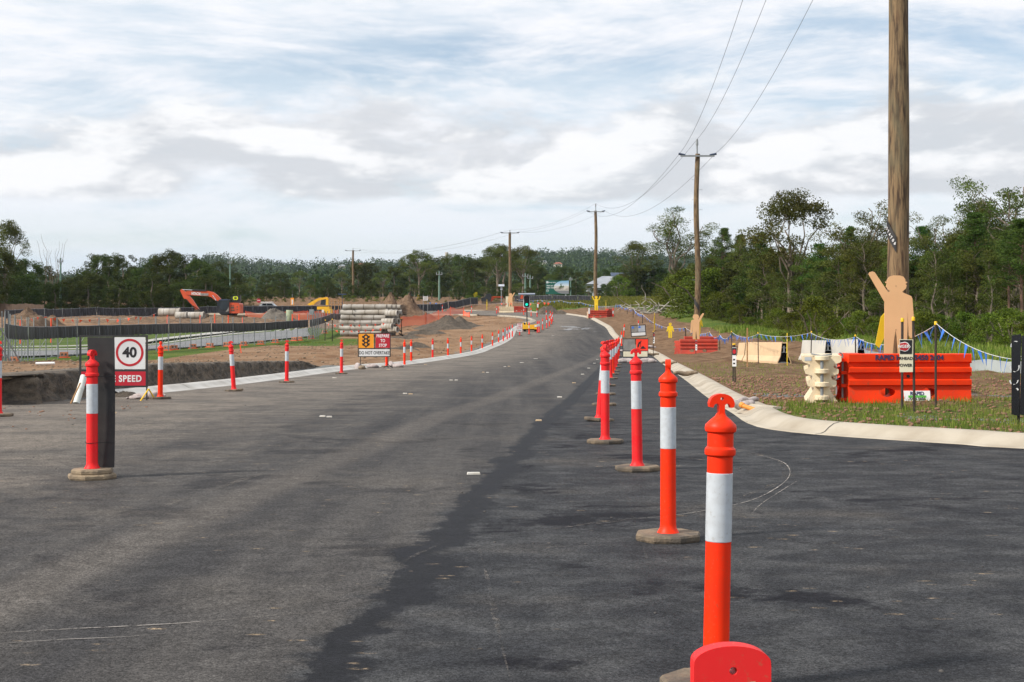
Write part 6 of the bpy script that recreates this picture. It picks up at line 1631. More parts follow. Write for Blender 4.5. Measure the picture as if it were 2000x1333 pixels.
# ------------------------------------------------------------------ temporary fence
m, g = newmat('shade_cloth'); out = [n for n in g.N if n.type == 'OUTPUT_MATERIAL'][0]
v = g.coord((6, 6, .6)); n1 = g.noise(v, 1.5, 5, .6, .4); c = g.mix(g.r(n1, .48, .68), (.010, .010, .013), (.085, .09, .115)); g.put(c, g.bsdf.inputs['Base Color']); g.bsdf.inputs['Roughness'].default_value = .6
g.L.new(g.bump(n1, .6, .05), g.bsdf.inputs['Normal'])
def make_panel(L=2.4, H_=2.1, cl=(1.05, 1.62), r=.021):
    t = thing('mesh_fence', 'x', 'fence'); m_ = MB()
    for s_ in (.05, L - .05): m_.tube((s_, 0, .0), (s_, 0, H_), r, n=8)
    m_.tube((.05, 0, .12), (L - .05, 0, .12), r * .8, n=6); m_.tube((.05, 0, cl[1] + .03), (L - .05, 0, cl[1] + .03), r * .8, n=6)
    m_.tube((L * .5, 0, .12), (L * .5 + .02, 0, cl[1]), r * .7, n=6)
    m_.build('frame', 'galv', t)
    b_ = MB(); b_.tube((L * .62, .02, cl[0] + .5), (L * .50, .95, .03), r * .8, n=6); b_.build('brace', 'galv', t)
    w_ = MB(); w_.add([(.06, .004, .13), (L - .06, .004, .13), (L - .06, .004, cl[1]), (.06, .004, cl[1])], [(0, 1, 2, 3)]); w_.build('wire_mesh', 'wire_infill', t, fix=False)
    c_ = MB(); n = 16; vs = []
    for i in range(n + 1):
        x_ = L * i / n; yy = -.035 + .02 * math.sin(i * 1.7) ; vs += [(x_, -.03, cl[1] + .03 - .02 * math.sin(math.pi * i / n)), (x_, yy, (cl[0] + cl[1]) / 2), (x_, yy - .02 * math.sin(i * 2.4), cl[0] + .02 * math.sin(i * 1.1))]
    c_.add(vs, [(3 * i + q, 3 * i + 3 + q, 3 * i + 4 + q, 3 * i + 1 + q) for i in range(n) for q in (0, 1)]); c_.build('shade_cloth', 'shade_cloth', t, smooth=True, fix=False)
    return t
fp = make_panel(); fp_used = False; fnum = 0
def fence_run(P, group, label, srcf=None, Lp=2.4, maxn=60, labels=None):
    global fp_used, fnum
    P = [Vector((p[0], p[1])) for p in P]; seg = 0; pos = P[0].copy(); out_ = []; n = 0
    while seg < len(P) - 1 and n < maxn:
        d_ = P[seg + 1] - pos
        if d_.length < Lp * .6: seg += 1; continue
        dr_ = d_.normalized(); nx = pos + dr_ * Lp
        z0, z1 = Z(pos.x, pos.y), Z(nx.x, nx.y); ang = math.atan2(dr_.y, dr_.x)
        rot = (R(random.uniform(-1.5, 1.5)), -math.atan2(z1 - z0, Lp), ang)
        lb = label if labels is None else labels(n)
        src = srcf or fp
        if src.get('label') in (None, 'x'): o = src; o.location = (pos.x, pos.y, z0); o.rotation_euler = rot; o['label'] = lb; o['group'] = group; o.scale = (Lp / 2.4, 1, 1)
        else: o = dup(src, (pos.x, pos.y, z0), label=lb, group=group, rot=rot, scale=(Lp / 2.4, 1, 1))
        out_.append((pos.copy(), ang)); pos = nx; n += 1
    return out_
near = fence_run(FENCE[1:], 'mesh fence panels hung with black cloth along the grass strip', 'steel mesh fence panel with hanging black cloth beside the green grass strip')
x0, y0, _ = G(10, 712); x1, y1 = (-70 - 1000) * 60 / F, 60
fence_run([(x1, y1 - 3), (x0, y0 - 1.0)], 'mesh fence panels at the left edge', 'steel fence panel with dark cloth overlapping the others at the left edge')
fence_run([FENCE[-1], ((636 - 1000) * 137 / F, 137), ((700 - 1000) * 166 / F, 166), ((760 - 1000) * 186 / F, 186)], 'mesh fence panels running away behind the concrete pipes', 'steel fence panel with black cloth running away behind the pipe stack')
# stacked spare panels at the corner posts
m_ = MB()
for q in range(5): m_.tube((q * .10, q * .06, 0), (q * .11 - .05, q * .06, 2.15), .025, n=6)
a_ = FEN[1]; tag(m_.build('fence_posts', 'galv', loc=(a_[0] - .3, a_[1], Z(a_[0], a_[1]))), 'bundle of leaning galvanised fence posts at the left corner', 'fence posts')
m_ = MB()
for q in range(6): m_.tube((q * .16, q * .10, 0), (q * .16, q * .10, 2.3 + .15 * (q % 2)), .03, n=6)
m_.box((.3, 0, 2.3), (.35, .3, .45)); a_ = FEN[-1]; tag(m_.build('fence_posts', 'galv', loc=(a_[0] - .2, a_[1], Z(a_[0], a_[1]))), 'cluster of galvanised posts where the fence turns near the pipes', 'fence posts')
# concrete blocks weighing down the feet
def block_proto():
    t = thing('fence_block', 'x', 'fence block'); m_ = MB(); m_.box((0, 0, .16), (.42, .24, .28)); bl = m_.build('block', 'block_clay', t)
    m_ = MB()
    for s_ in (-1, 1): m_.box((s_ * .09, -.121, .18), (.10, .006, .10))  # flat dark plates on the face, painted shade in place of open cores
    m_.build('hole_shade', 'earth_dark', t); m_ = MB(); m_.box((0, 0, .018), (.62, .28, .036)); m_.build('foot', 'flag_orange', t); return t
bk = block_proto(); first = True
bl_px = [(26, 709, 'at the left corner'), (125, 697, 'left of the black board'), (217, 690, 'behind the 40 panel'), (327, 682, 'beyond the bright orange bollard, left'), (340, 682, 'beyond the bright orange bollard, right'), (377, 681, 'alone left of the leaning bollard'), (410, 678, 'mid fence'), (443, 676, 'behind the leaning bollard'),
         (476, 674, 'right of the leaning bollard'), (509, 670, 'before the last straight panels'), (538, 667, 'third from the fence corner'), (575, 664, 'second from the fence corner'), (585, 660, 'at the fence corner'), (608, 657, 'beyond the fence corner'), (634, 651, 'left of the pipe stack')]
for a, b, lb in bl_px:
    y = float(np.interp(a, [8, 36, 71, 109, 153, 225, 302, 360, 418, 480, 542, 606, 636], [57, 63, 70, 73, 76, 80, 85, 91, 98, 105, 112, 119, 137])) + .4; x = (a - 1000) * y / F; z = Z(x, y)
    if first: bk.location = (x, y, z); bk['label'] = 'orange clay coloured block on the fence foot ' + lb; bk['group'] = 'clay coloured blocks on the fence feet'; first = False
    else: dup(bk, (x, y, z), rotz=R(random.uniform(-25, 25)), label='orange clay coloured block on the fence foot ' + lb, group='clay coloured blocks on the fence feet')
# back fence with cloth
fpb = make_panel(H_=1.45, cl=(.25, 1.3), r=.03)
bkp = [((px - 1000) * d / F, d) for px, d in ((10, 178), (150, 196), (330, 205), (520, 214), (700, 222), (860, 236), (930, 246))]
fence_run(bkp, 'cloth covered fence panels behind the works', 'fence panel covered in black cloth behind the earthworks', srcf=fpb)
bkp = [((px - 1000) * d / F, d) for px, d in ((1005, 262), (1150, 258))]
fence_run(bkp, 'cloth covered fence panels below the billboard', 'grey green cloth covered fence panel below the billboard', srcf=fpb)
m_ = MB(); P_ = [((px - 1000) * d / F, d) for px, d in ((-60, 206), (85, 200))]
for i in range(70):
    u_ = i / 69; x = P_[0][0] + (P_[1][0] - P_[0][0]) * u_; y = P_[0][1] + (P_[1][1] - P_[0][1]) * u_; m_.box((x, y, Z(x, y) + .95), (.15, .03, 1.9))
tag(m_.build('paling_fence', 'timber_fence'), 'weathered brown paling fence at the far left before the trees', 'fence')
# flags over the works
def pt(px, py, d): return Vector(W(px, py, d))
bunting('bunting', 'orange flag line sagging in front of the left earth mound', [pt(15, 622, 140), pt(80, 617, 145), pt(200, 622, 150), pt(262, 618, 150), pt(305, 612, 155)], lambda L: .25, 'flag_orange', .9, (.36, .36), .012, 'orange flag bunting', drop=0)
bunting('bunting', 'upper orange flag line across the concrete pipe stack', [pt(636, 630, 116), pt(660, 633, 115), pt(757, 630, 117)], lambda L: .12, 'flag_orange', .62, (.22, .22), .010, 'orange flag bunting', drop=0)
bunting('bunting', 'lower orange flag line across the concrete pipe stack', [pt(650, 645, 114), pt(750, 641, 115)], lambda L: .1, 'flag_orange', .58, (.22, .22), .010, 'orange flag bunting', drop=0)
bunting('bunting', 'orange flags strung over the far verge right of the signal', [pt(1028, 592, 212), pt(1060, 589, 212), pt(1075, 590, 212)], lambda L: .2, 'flag_orange', .9, (.4, .4), .012, 'orange flag bunting', drop=0)
bunting('bunting', 'orange flags strung over the barriers at the pole left of the signal', [pt(975, 592, 222), pt(1003, 592, 222)], lambda L: .1, 'flag_orange', .7, (.3, .3), .012, 'orange flag bunting', drop=0)
bunting('bunting', 'blue and white flag line on the dark trees left of the solar lamp', [pt(835, 590, 250), pt(900, 590, 252), pt(985, 592, 252)], lambda L: .3, 'flag_blue', .9, (.35, .35), .014, 'blue flag bunting', drop=0)
for px, d, yt, lb in ((635, 116, 625, 'thin black picket left of the pipe stack'), (649, 115, 623, 'yellow capped picket at the left end of the pipe stack'), (784.5, 128, 622, 'yellow capped picket on the dirt right of the pipe stack'), (772, 127, 646, 'short black picket at the dark soil by the pipe stack')):
    x = (px - 1000) * d / F; zg = surf(x, d); h = max(.8, EYE - (yt - HZ) * d / F - zg); picket(px, 0, h, lb, far=True, d=d, grp='pickets round the pipe stack')

# ------------------------------------------------------------------ concrete pipes
def make_pipe(L, r, material='pipe_concrete'):
    t = thing('concrete_pipe', 'x', 'pipe'); n = 20; wl_ = .8 * r
    outp = [(r, 0), (r, L * .0), (r * 1.0, L * .90), (r * 1.14, L * .915), (r * 1.14, L)]
    m_ = MB(); vs = []; fs = []
    prof = [(wl_, .02), (r * .97, 0), (r, .03), (r, L * .925), (r * 1.13, L * .94), (r * 1.13, L - .02), (wl_, L)]
    for rr, x_ in prof + [(wl_, L * .98)]:
        for i in range(n): a = 6.2832 * i / n; vs.append((x_ - L / 2, rr * math.cos(a), rr * math.sin(a)))
    K = len(prof) + 1
    for k_ in range(K - 1):
        for i in range(n): fs.append((k_ * n + i, k_ * n + (i + 1) % n, (k_ + 1) * n + (i + 1) % n, (k_ + 1) * n + i))
    for i in range(n): fs.append(((K - 1) * n + i, (K - 1) * n + (i + 1) % n, (i + 1) % n, i))
    m_.add(vs, fs); m_.build('shell', material, t, smooth='auto')
    for q in (-.24, .02, .30):
        b_ = MB(); vs = []
        for i in range(n):
            a = 6.2832 * i / n
            for x_ in (q * L - .025, q * L + .025): vs.append((x_, (r * 1.012) * math.cos(a), (r * 1.012) * math.sin(a)))
        b_.add(vs, [(2 * i, 2 * i + 1, (2 * i + 3) % (2 * n), (2 * i + 2) % (2 * n)) for i in range(n)])
        b_.build('band', 'earth_dark', t, fix=False)
    return t
px0 = 710; dP = 127.; xP = (px0 - 1000) * dP / F; zP = Z(xP, dP)
pp = make_pipe(4.0, .235); first = True; rr_ = random.Random(4)
lay = [(0, 706, 83, 0), (1, 704, 86, 1), (2, 705, 87, 0), (3, 711, 90, 0), (4, 711, 96, 1), (5, 714, 88, 0)]
names = ['bottom', 'second', 'third', 'fourth', 'fifth', 'top']
for li, cpx, Lpx, fl in lay:
    for row_ in range(4):
        d = dP + row_ * .62; z = zP + .30 + li * .47; x = (cpx - 1000) * dP / F + row_ * .35 + rr_.uniform(-.06, .06)
        lb = '%s pipe in the %s layer of the stack, %s row' % ('grey concrete', names[li], ['front', 'second', 'third', 'back'][row_])
        rot = (rr_.uniform(0, 6), R(rr_.uniform(-.4, .4)), R(-9 + rr_.uniform(-1, 1)) + (math.pi if fl == 0 else 0)); sc = (Lpx * dP / F / 4.0, 1.0, 1.0)
        if first: pp.location = (x, d, z); pp.rotation_euler = rot; pp.scale = sc; pp['label'] = lb; pp['group'] = 'concrete pipes stacked six high'; first = False
        else: dup(pp, (x, d, z), label=lb, group='concrete pipes stacked six high', rot=rot, scale=sc)
for i, (cpx, cpy, d, Lp, rz) in enumerate(((765, 612, 126, 1.2, -20), (758, 628, 126, 1.2, -20), (770, 628.5, 127, 1.0, -30), (756, 638, 125, 1.0, -20), (768, 644, 126, .9, -25))):
    x, y, z = W(cpx, cpy, d); dup(pp, (x, y, z), label='short concrete pipe end %s in the jumbled pile right of the stack' % ['at the top', 'below the top', 'at the far right', 'in the middle', 'at the bottom'][i], group='pipe ends right of the stack', rot=(0, 0, R(rz)), scale=(Lp / 4, 1.1, 1.1))
for i in range(5):
    for q in (-1.1, 1.0):
        m_ = MB(); m_.box((0, 0, 0), (.09, 2.2, .06)); o = m_.build('timber_packer', 'earth_dark', loc=(xP + q + .4, dP + .9, zP + .30 + .47 * (i + .5))); o.rotation_euler = (0, 0, R(-9))
        tag(o, 'dark timber packer under the %s end of the %s pipe layer' % ('left' if q < 0 else 'right', names[i + 1]), 'timber', 'timber packers in the pipe stack')
for i in range(14):
    m_ = MB(); m_.box((0, 0, 0), (.12, 1.2, .08)); o = m_.build('timber_packer', 'earth_dark', loc=(xP + 2.6 + rr_.uniform(-.5, .9), dP + rr_.uniform(1.2, 2.6), zP + rr_.uniform(.1, 2.0))); o.rotation_euler = (R(rr_.uniform(-20, 20)), 0, R(rr_.uniform(-30, 30)))
    tag(o, 'dark timber jammed among the pipe ends right of the stack', 'timber', 'timbers jammed among the pipe ends')
pq = make_pipe(4.0, .5)
fst = True
for i, (a, b, py, d, lb) in enumerate(((310, 352, 610.5, 178, 'pale concrete pipe lying furthest left before the excavator'), (343, 366, 616.5, 172, 'short open concrete pipe left of the bucket'), (363, 399, 616.5, 172, 'open concrete pipe under the excavator bucket'))):
    L = (b - a) * d / F; x, y, z = W((a + b) / 2, py, d)
    if fst: pq.location = (x, y, z); pq.scale = (L / 4, 1, 1); pq['label'] = lb; pq['group'] = 'large pipes by the excavator'; fst = False
    else: dup(pq, (x, y, z), label=lb, group='large pipes by the excavator', rotz=R(-4), scale=(L / 4, .85, .85))

# ------------------------------------------------------------------ orange excavator
dE = 185.; kE = dE / F
xE = (448 - 1000) * kE; zE = EYE - (626.5 - HZ) * kE
def E(X, Y): return ((340 + X / 12.5 - 448) * kE, (626.5 - (550 + Y / 12.5)) * kE)   # crop pixel -> local x,z
ex = thing('excavator', 'orange excavator with its boom folded out to the left over the pipes', 'excavator', (xE, dE, zE))
def plate(pts, th, name, material, parent, y=0):
    P_ = [E(*p) for p in pts]; ar = sum(P_[i][0] * P_[(i + 1) % len(P_)][1] - P_[(i + 1) % len(P_)][0] * P_[i][1] for i in range(len(P_)))
    if ar < 0: P_.reverse()
    m_ = MB(); m_.prism(P_, th); return m_.build(name, material, parent, loc=(0, y, 0))
bm_ = plate([(1180, 460), (1060, 330), (960, 262), (840, 235), (330, 232), (310, 262), (330, 330), (470, 345), (860, 365), (930, 390), (985, 440), (1050, 480)], .55, 'boom', 'exc_orange', ex, -.2)
plate([(165, 225), (200, 190), (235, 215), (320, 275), (400, 370), (470, 450), (590, 640), (630, 690), (560, 690), (500, 640), (330, 440), (260, 425), (230, 370)], .42, 'stick', 'exc_orange', ex, -.2)
plate([(600, 690), (520, 690), (510, 770), (560, 800), (590, 880), (620, 905), (640, 850), (645, 770)], .75, 'bucket', 'track_soil', ex, -.2)
plate([(740, 780), (840, 800), (860, 850), (850, 900), (740, 880), (720, 830)], .8, 'bucket', 'track_soil', ex, -.6)
for a, b, r_, mtn in (((230, 205), (470, 218), .06, 'chrome'), ((470, 218), (800, 228), .10, 'ink'), ((960, 345), (1045, 470), .07, 'chrome'), ((1045, 470), (1100, 560), .11, 'ink'), ((290, 430), (460, 590), .05, 'ink'), ((480, 600), (640, 700), .05, 'ink')):
    A_, B_ = E(*a), E(*b); m_ = MB(); m_.tube((A_[0], -.5, A_[1]), (B_[0], -.5, B_[1]), r_, n=10); m_.build('ram', mtn, ex)
tx, tz = E(555, 305); text('HITACHI', .48, 'paint_white', bm_, (tx, -.29, tz), bold=.04, name='boom_lettering', sx=.62, rot=(R(90), R(3), 0), extrude=.006)
m_ = MB(); A_ = E(760, 322); m_.box((A_[0], -.29, A_[1]), (1.05, .03, .32)); m_.build('name_plate', 'grey_panel', bm_)
plate([(1180, 440), (1380, 440), (1395, 520), (1395, 790), (1180, 800), (1130, 770), (1095, 700), (1105, 560), (1140, 470)], 1.1, 'cab', 'exc_dark', ex, -.75)
plate([(1185, 475), (1355, 475), (1365, 700), (1190, 700), (1160, 600)], .03, 'cab_window', 'glass_dark', ex, -1.32)
plate([(1140, 490), (1160, 475), (1160, 600), (1120, 600)], .03, 'cab_window', 'glass_dark', ex, -1.325)
plate([(1130, 470), (1180, 440), (1380, 440), (1385, 465), (1170, 468)], 1.2, 'cab_roof', 'solar', ex, -.75)
bd_ = plate([(1390, 520), (1620, 530), (1640, 560), (1640, 780), (1395, 780)], 2.5, 'counterweight', 'exc_orange', ex, .1)
for r_ in ((1425, 620, 1505, 670), (1425, 690, 1520, 725), (1570, 610, 1600, 640), (1570, 680, 1600, 700), (1425, 585, 1450, 605), (1470, 585, 1500, 605)): plate([(r_[0], r_[1]), (r_[2], r_[1]), (r_[2], r_[3]), (r_[0], r_[3])], .03, 'vent', 'track_soil', ex, -1.16)
plate([(1310, 750), (1385, 630), (1390, 730)], .03, 'stripe', 'grey_panel', ex, -1.33)
plate([(1140, 790), (1540, 780), (1500, 830), (1180, 820)], 1.6, 'slew_ring', 'ink', ex, 0)
plate([(1400, 350), (1620, 350), (1625, 470), (1600, 530), (1420, 530)], .6, 'engine_guard', 'exc_dark', ex, .2)
m_ = MB(); c_ = E(1480, 410); m_.prism(arc(c_[0], c_[1], .20, 0, 345, 20, .24), .03); 
c_ = E(1528, 410); m_.prism(arc(c_[0], c_[1], .20, 0, 345, 20, .24), .034); m_.build('yellow_number_disc', mat('lime', (.70, .85, .02), rough=.5), ex, loc=(0, -.14, 0))
c_ = E(1503, 412); text('08', .36, 'ink', ex, (c_[0], -.165, c_[1]), bold=.04, name='number_lettering')
for s_ in (-1.0, 1.0):
    pts = [(990, 835), (1740, 850), (1775, 880), (1780, 925), (1740, 960), (1010, 960), (940, 930), (945, 870)]
    tk = plate(pts, .6, 'track', 'track_soil', ex, s_)
    for q in range(7):
        c_ = E(1030 + q * 112, 925); m_ = MB(); m_.tube((c_[0], -.33, c_[1]), (c_[0], .33, c_[1]), .24, n=12); m_.build('roller', 'ink', tk)
plate([(1000, 830), (1750, 848), (1750, 862), (1000, 848)], 2.7, 'track_frame', 'earth_brown', ex, 0)
# small red witness posts among the fence
for i, (px, py0, py1, d) in enumerate(((391, 616, 624, 150), (419.5, 613, 621, 150), (446, 616, 624, 150), (474, 620, 627, 148), (571, 614, 628, 165), (584, 614, 628, 165), (327, 616, 623, 150), (40, 625, 632, 110), (100, 622, 628, 112))):
    x, y, z = W(px, py1, d); zg = Z(x, y); m_ = MB(); m_.tube((0, 0, 0), (0, 0, max(.5, EYE - (py0 - HZ) * d / F - zg)), .07, .06, 8); m_.build
    tag(m_.build('witness_post', 'flag_orange', loc=(x, y, zg)), 'short red witness post %s' % ['at the bucket', 'left of the tracks', 'before the tracks', 'at the right end of the tracks', 'left of the pair by the rubble mound', 'right of the pair by the rubble mound', 'left of the open pipes', 'left before the earth mound', 'right before the earth mound'][i], 'post', 'short red witness posts in the works')

# ------------------------------------------------------------------ yellow excavator, platform, car, signs beyond
dY = 228.; k = dY / F
def local(px, py, px0, py0, d): return ((px - px0) * d / F, (py0 - py) * d / F)
def gthing(name, label, cat, px, d, rz=0, group=None):
    x = (px - 1000) * d / F; return thing(name, label, cat, (x, d, Z(x, d)), rotz=rz, group=group)
def solid(parent, pts, px0, d, th, name, material, y=0):
    zg = parent.location.z; P_ = [((a - px0) * d / F, EYE - (b - HZ) * d / F - zg) for a, b in pts]
    ar = sum(P_[i][0] * P_[(i + 1) % len(P_)][1] - P_[(i + 1) % len(P_)][0] * P_[i][1] for i in range(len(P_)))
    if ar < 0: P_.reverse()
    m_ = MB(); m_.prism(P_, th); return m_.build(name, material, parent, loc=(0, y, 0))
dY = 204.
ye = gthing('excavator', 'yellow excavator, its long arm low behind the fence', 'excavator', 625, dY)
S_ = lambda X, Y: (560 + X / 6.667, 560 + Y / 6.667)
solid(ye, [S_(*p) for p in ((270, 235), (350, 185), (420, 150), (530, 140), (545, 165), (430, 180), (385, 205), (350, 240), (300, 245))], 625, dY, .5, 'boom', 'machine_yellow')
solid(ye, [S_(*p) for p in ((520, 145), (545, 150), (545, 245), (515, 245))], 625, dY, 1.2, 'mast', 'machine_yellow')
solid(ye, [S_(*p) for p in ((455, 175), (515, 165), (515, 240), (440, 240))], 625, dY, 1.3, 'cab', 'glass_dark', .4)
solid(ye, [S_(*p) for p in ((400, 262), (560, 262), (560, 300), (400, 300))], 625, dY, 2.2, 'body', 'machine_yellow', .6)
solid(ye, [S_(*p) for p in ((400, 302), (740, 302), (760, 330), (740, 362), (400, 362), (380, 330))], 625, dY, 2.4, 'track', 'track_soil', .6)
pf = gthing('work_platform', 'yellow railed work platform beside the yellow excavator', 'platform', 655, dY + 3)
m_ = MB(); zg = pf.location.z
def rail(mb, a, b, d, r=.05, px0=655):
    A_ = ((a[0] - px0) * d / F, 0, EYE - (a[1] - HZ) * d / F - zg); B_ = ((b[0] - px0) * d / F, 0, EYE - (b[1] - HZ) * d / F - zg); mb.tube(A_, B_, r, n=6)
for X in (545, 585, 625, 675, 705, 735): rail(m_, S_(X, 162), S_(X, 330), dY + 3)
for Yq in (165, 190, 236): rail(m_, S_(545, Yq), S_(735, Yq), dY + 3)
m_.build('railing', 'timber_stake', pf)
m_ = MB(); rail(m_, S_(725, 105), S_(725, 330), dY + 3, .05); rail(m_, S_(670, 104), S_(778, 102), dY + 3, .10); m_.build('solar_panel', 'solar', pf)
pk = gthing('pump_unit', 'low yellow plant unit behind the mesh right of the pale tank', 'plant unit', 637, 168)
solid(pk, [S_(*p) for p in ((465, 300), (590, 295), (590, 350), (465, 345))], 637, 168, 1.2, 'housing', 'machine_yellow')
solid(pk, [S_(*p) for p in ((468, 305), (494, 305), (494, 340), (468, 340))], 637, 168, .1, 'control_box', 'white_panel', -.7)
tk = gthing('water_tank', 'pale green round tank near the rubble mound', 'tank', 565.5, 175)
m_ = MB(); hT = EYE - (606 - HZ) * 175 / F - tk.location.z; m_.lathe([(.40, .0), (.43, .05), (.43, hT - .05), (.40, hT)], 20); m_.build('shell', mat('tank_green', (.32, .38, .25), rough=.7), tk, smooth='auto')
# pick up / four wheel drive
cr = gthing('parked_car', 'silver four wheel drive with a roof rack parked beyond the back fence', 'car', 526, 246)
C_ = lambda X, Y: (300 + X / 4.9925, 540 + Y / 4.9925)
solid(cr, [C_(*p) for p in ((1040, 300), (1042, 275), (1068, 264), (1165, 264), (1190, 286), (1235, 297), (1240, 335), (1040, 335))], 526, 246, 1.8, 'body', 'car_silver')
solid(cr, [C_(*p) for p in ((1062, 284), (1074, 268), (1108, 268), (1108, 286))], 526, 246, .06, 'window', 'glass_dark', -.92)
solid(cr, [C_(*p) for p in ((1114, 268), (1160, 268), (1180, 286), (1114, 286))], 526, 246, .06, 'window', 'glass_dark', -.92)
solid(cr, [C_(*p) for p in ((1052, 250), (1165, 250), (1165, 258), (1052, 258))], 526, 246, 1.5, 'roof_rack', 'white_panel')
for q in (1068, 1205):
    c_ = C_(q, 338); zc = EYE - (c_[1] - HZ) * 246 / F - cr.location.z; m_ = MB(); m_.tube(((c_[0] - 526) * 246 / F, -.95, zc), ((c_[0] - 526) * 246 / F, .9, zc), .40, n=16); w_ = m_.build('wheel', 'tyre', cr)
ss_ = gthing('stop_sign', 'red octagonal stop sign beyond the back fence left of the car', 'sign', 505.5, 243)
zg = ss_.location.z; zc = EYE - (587.6 - HZ) * 243 / F - zg; m_ = MB(); m_.prism([(.36 * math.cos(R(22.5 + 45 * i)), zc + .36 * math.sin(R(22.5 + 45 * i))) for i in range(8)], .03); m_.build('face', 'red_panel', ss_, loc=(0, -.05, 0))
text('STOP', .22, 'paint_white', ss_, (0, -.07, zc), bold=.03); m_ = MB(); m_.tube((0, 0, 0), (0, 0, zc + .3), .035, n=8); m_.build('post', 'galv', ss_)
ys_ = gthing('advance_sign', 'tall amber and white sign standing above the back fence', 'sign', 570.8, 235)
solid(ys_, [S_(*p) for p in ((52, 148), (94, 148), (94, 242), (52, 242))], 570.8, 235, .05, 'face', 'amber_panel'); solid(ys_, [S_(*p) for p in ((64, 170), (84, 170), (84, 235), (64, 235))], 570.8, 235, .02, 'white_panel', 'white_panel', -.04)
m_ = MB(); m_.tube((0, .05, 0), (0, .05, 3.0), .04, n=8); m_.build('post', 'galv', ys_)
ws = gthing('white_sign', 'white sign board on two thin legs behind the orange mesh', 'sign', 831, 176)
Q_ = lambda X, Y: (600 + X / 4.9925, 460 + Y / 4.9925)
solid(ws, [Q_(*p) for p in ((1130, 596), (1178, 596), (1178, 636), (1130, 636))], 831, 176, .04, 'face', 'white_panel'); 
for i in range(3): solid(ws, [Q_(*p) for p in ((1136, 602 + i * 11), (1170, 602 + i * 11), (1170, 606 + i * 11), (1136, 606 + i * 11))], 831, 176, .01, 'lettering', 'grey_panel', -.03)
m_ = MB(); m_.tube((-.28, .04, 0), (-.28, .04, 3.2), .03, n=6); m_.tube((.28, .04, 0), (.28, .04, 3.2), .03, n=6); m_.build('leg', 'galv', ws)
# orange barrier mesh
def mesh_run(pts, h, label):
    t = thing('barrier_mesh', label, 'barrier mesh', (pts[0][0], pts[0][1], 0), group='orange barrier mesh'); m_ = MB(); p_ = MB(); vs = []
    x0, y0 = pts[0]
    n = 0
    for (a, b), (c, d) in zip(pts[:-1], pts[1:]):
        for i in range(9):
            u_ = i / 8; x = a + (c - a) * u_; y = b + (d - b) * u_; z = Z(x, y); sg = .12 * math.sin(math.pi * u_)
            vs += [(x - x0, y - y0, z + .03), (x - x0, y - y0, z + h - sg)]; n += 1
    m_.add(vs, [(2 * i, 2 * i + 2, 2 * i + 3, 2 * i + 1) for i in range(n - 1)]); m_.build('netting', 'orange_mesh', t, fix=False)
    for a, b in pts: p_.tube((a - x0, b - y0, Z(a, b)), (a - x0, b - y0, Z(a, b) + h + .1), .035, n=6)
    p_.build('posts', 'flag_orange', t)
pxy = lambda px, d: ((px - 1000) * d / F, d)
mesh_run([pxy(768, 150), pxy(773, 153), pxy(832, 160)], 1.2, 'translucent orange mesh right of the pipe stack, near length')
mesh_run([pxy(832, 160), pxy(856, 182), pxy(880, 196), pxy(906, 205)], 1.15, 'translucent orange mesh running off toward the far bend')
mesh_run([pxy(540, 180), pxy(600, 186), pxy(660, 190)], 1.2, 'orange mesh in front of the yellow excavator')
mesh_run([pxy(480, 196), pxy(520, 198)], .8, 'orange mesh low behind the orange excavator')
mesh_run([pxy(905, 192), pxy(917, 190)], .7, 'small slumped piece of orange mesh at the far kerb')

# ------------------------------------------------------------------ portable traffic signal
dT = 136.5; xT = (1036 - 1000) * dT / F
tr = thing('traffic_signal', 'portable traffic signal showing green on a yellow trailer', 'traffic signal', (xT, dT, surf(xT, dT)))
zg = tr.location.z
T_ = lambda X, Y: (((960 + X / 11.106) - 1036) * dT / F, EYE - ((540 + Y / 11.106) - HZ) * dT / F - zg)
def tpl(pts, th, name, material, par=tr, y=0):
    P_ = [T_(*p) for p in pts]; ar = sum(P_[i][0] * P_[(i + 1) % len(P_)][1] - P_[(i + 1) % len(P_)][0] * P_[i][1] for i in range(len(P_)))
    if ar < 0: P_.reverse()
    m_ = MB(); m_.prism(P_, th); return m_.build(name, material, par, loc=(0, y, 0))
def rrect(x0, y0, x1, y1, r):
    o = []
    for cx, cy, a0 in ((x1 - r, y0 + r, 270), (x1 - r, y1 - r, 0), (x0 + r, y1 - r, 90), (x0 + r, y0 + r, 180)):
        for i in range(6): a = R(a0 + 90 * i / 5); o.append((cx + r * math.cos(a), cy + r * math.sin(a)))
    return o
hd = tpl(rrect(690, 416, 832, 684, 34), .10, 'target_board', 'white_panel', y=0)
tpl(rrect(703, 428, 820, 670, 28), .06, 'signal_head', 'ink', hd, y=-.07)
for yy, mt_ in ((478, 'lens_off'), (545, 'lens_off'), (612, 'led_green')):
    c_ = T_(763, yy); m_ = MB(); m_.lathe([(.02, 0), (.12, .0), (.12, .02), (.10, .035), (.02, .04)], 20); o = m_.build('lamp_lens', mt_, hd, loc=(c_[0], -.10, c_[1])); o.rotation_euler = (R(90), 0, 0); o.scale = (1.05,) * 3
    m_ = MB(); vs = []
    for i in range(9):
        a = R(10 + 160 * i / 8)
        for yo in (0, -.16): vs.append((math.cos(a) * .15, yo, math.sin(a) * .15))
    m_.add(vs, [(2 * i, 2 * i + 2, 2 * i + 3, 2 * i + 1) for i in range(8)]); m_.build('visor', 'ink', hd, loc=(c_[0], -.10, c_[1]), fix=False)
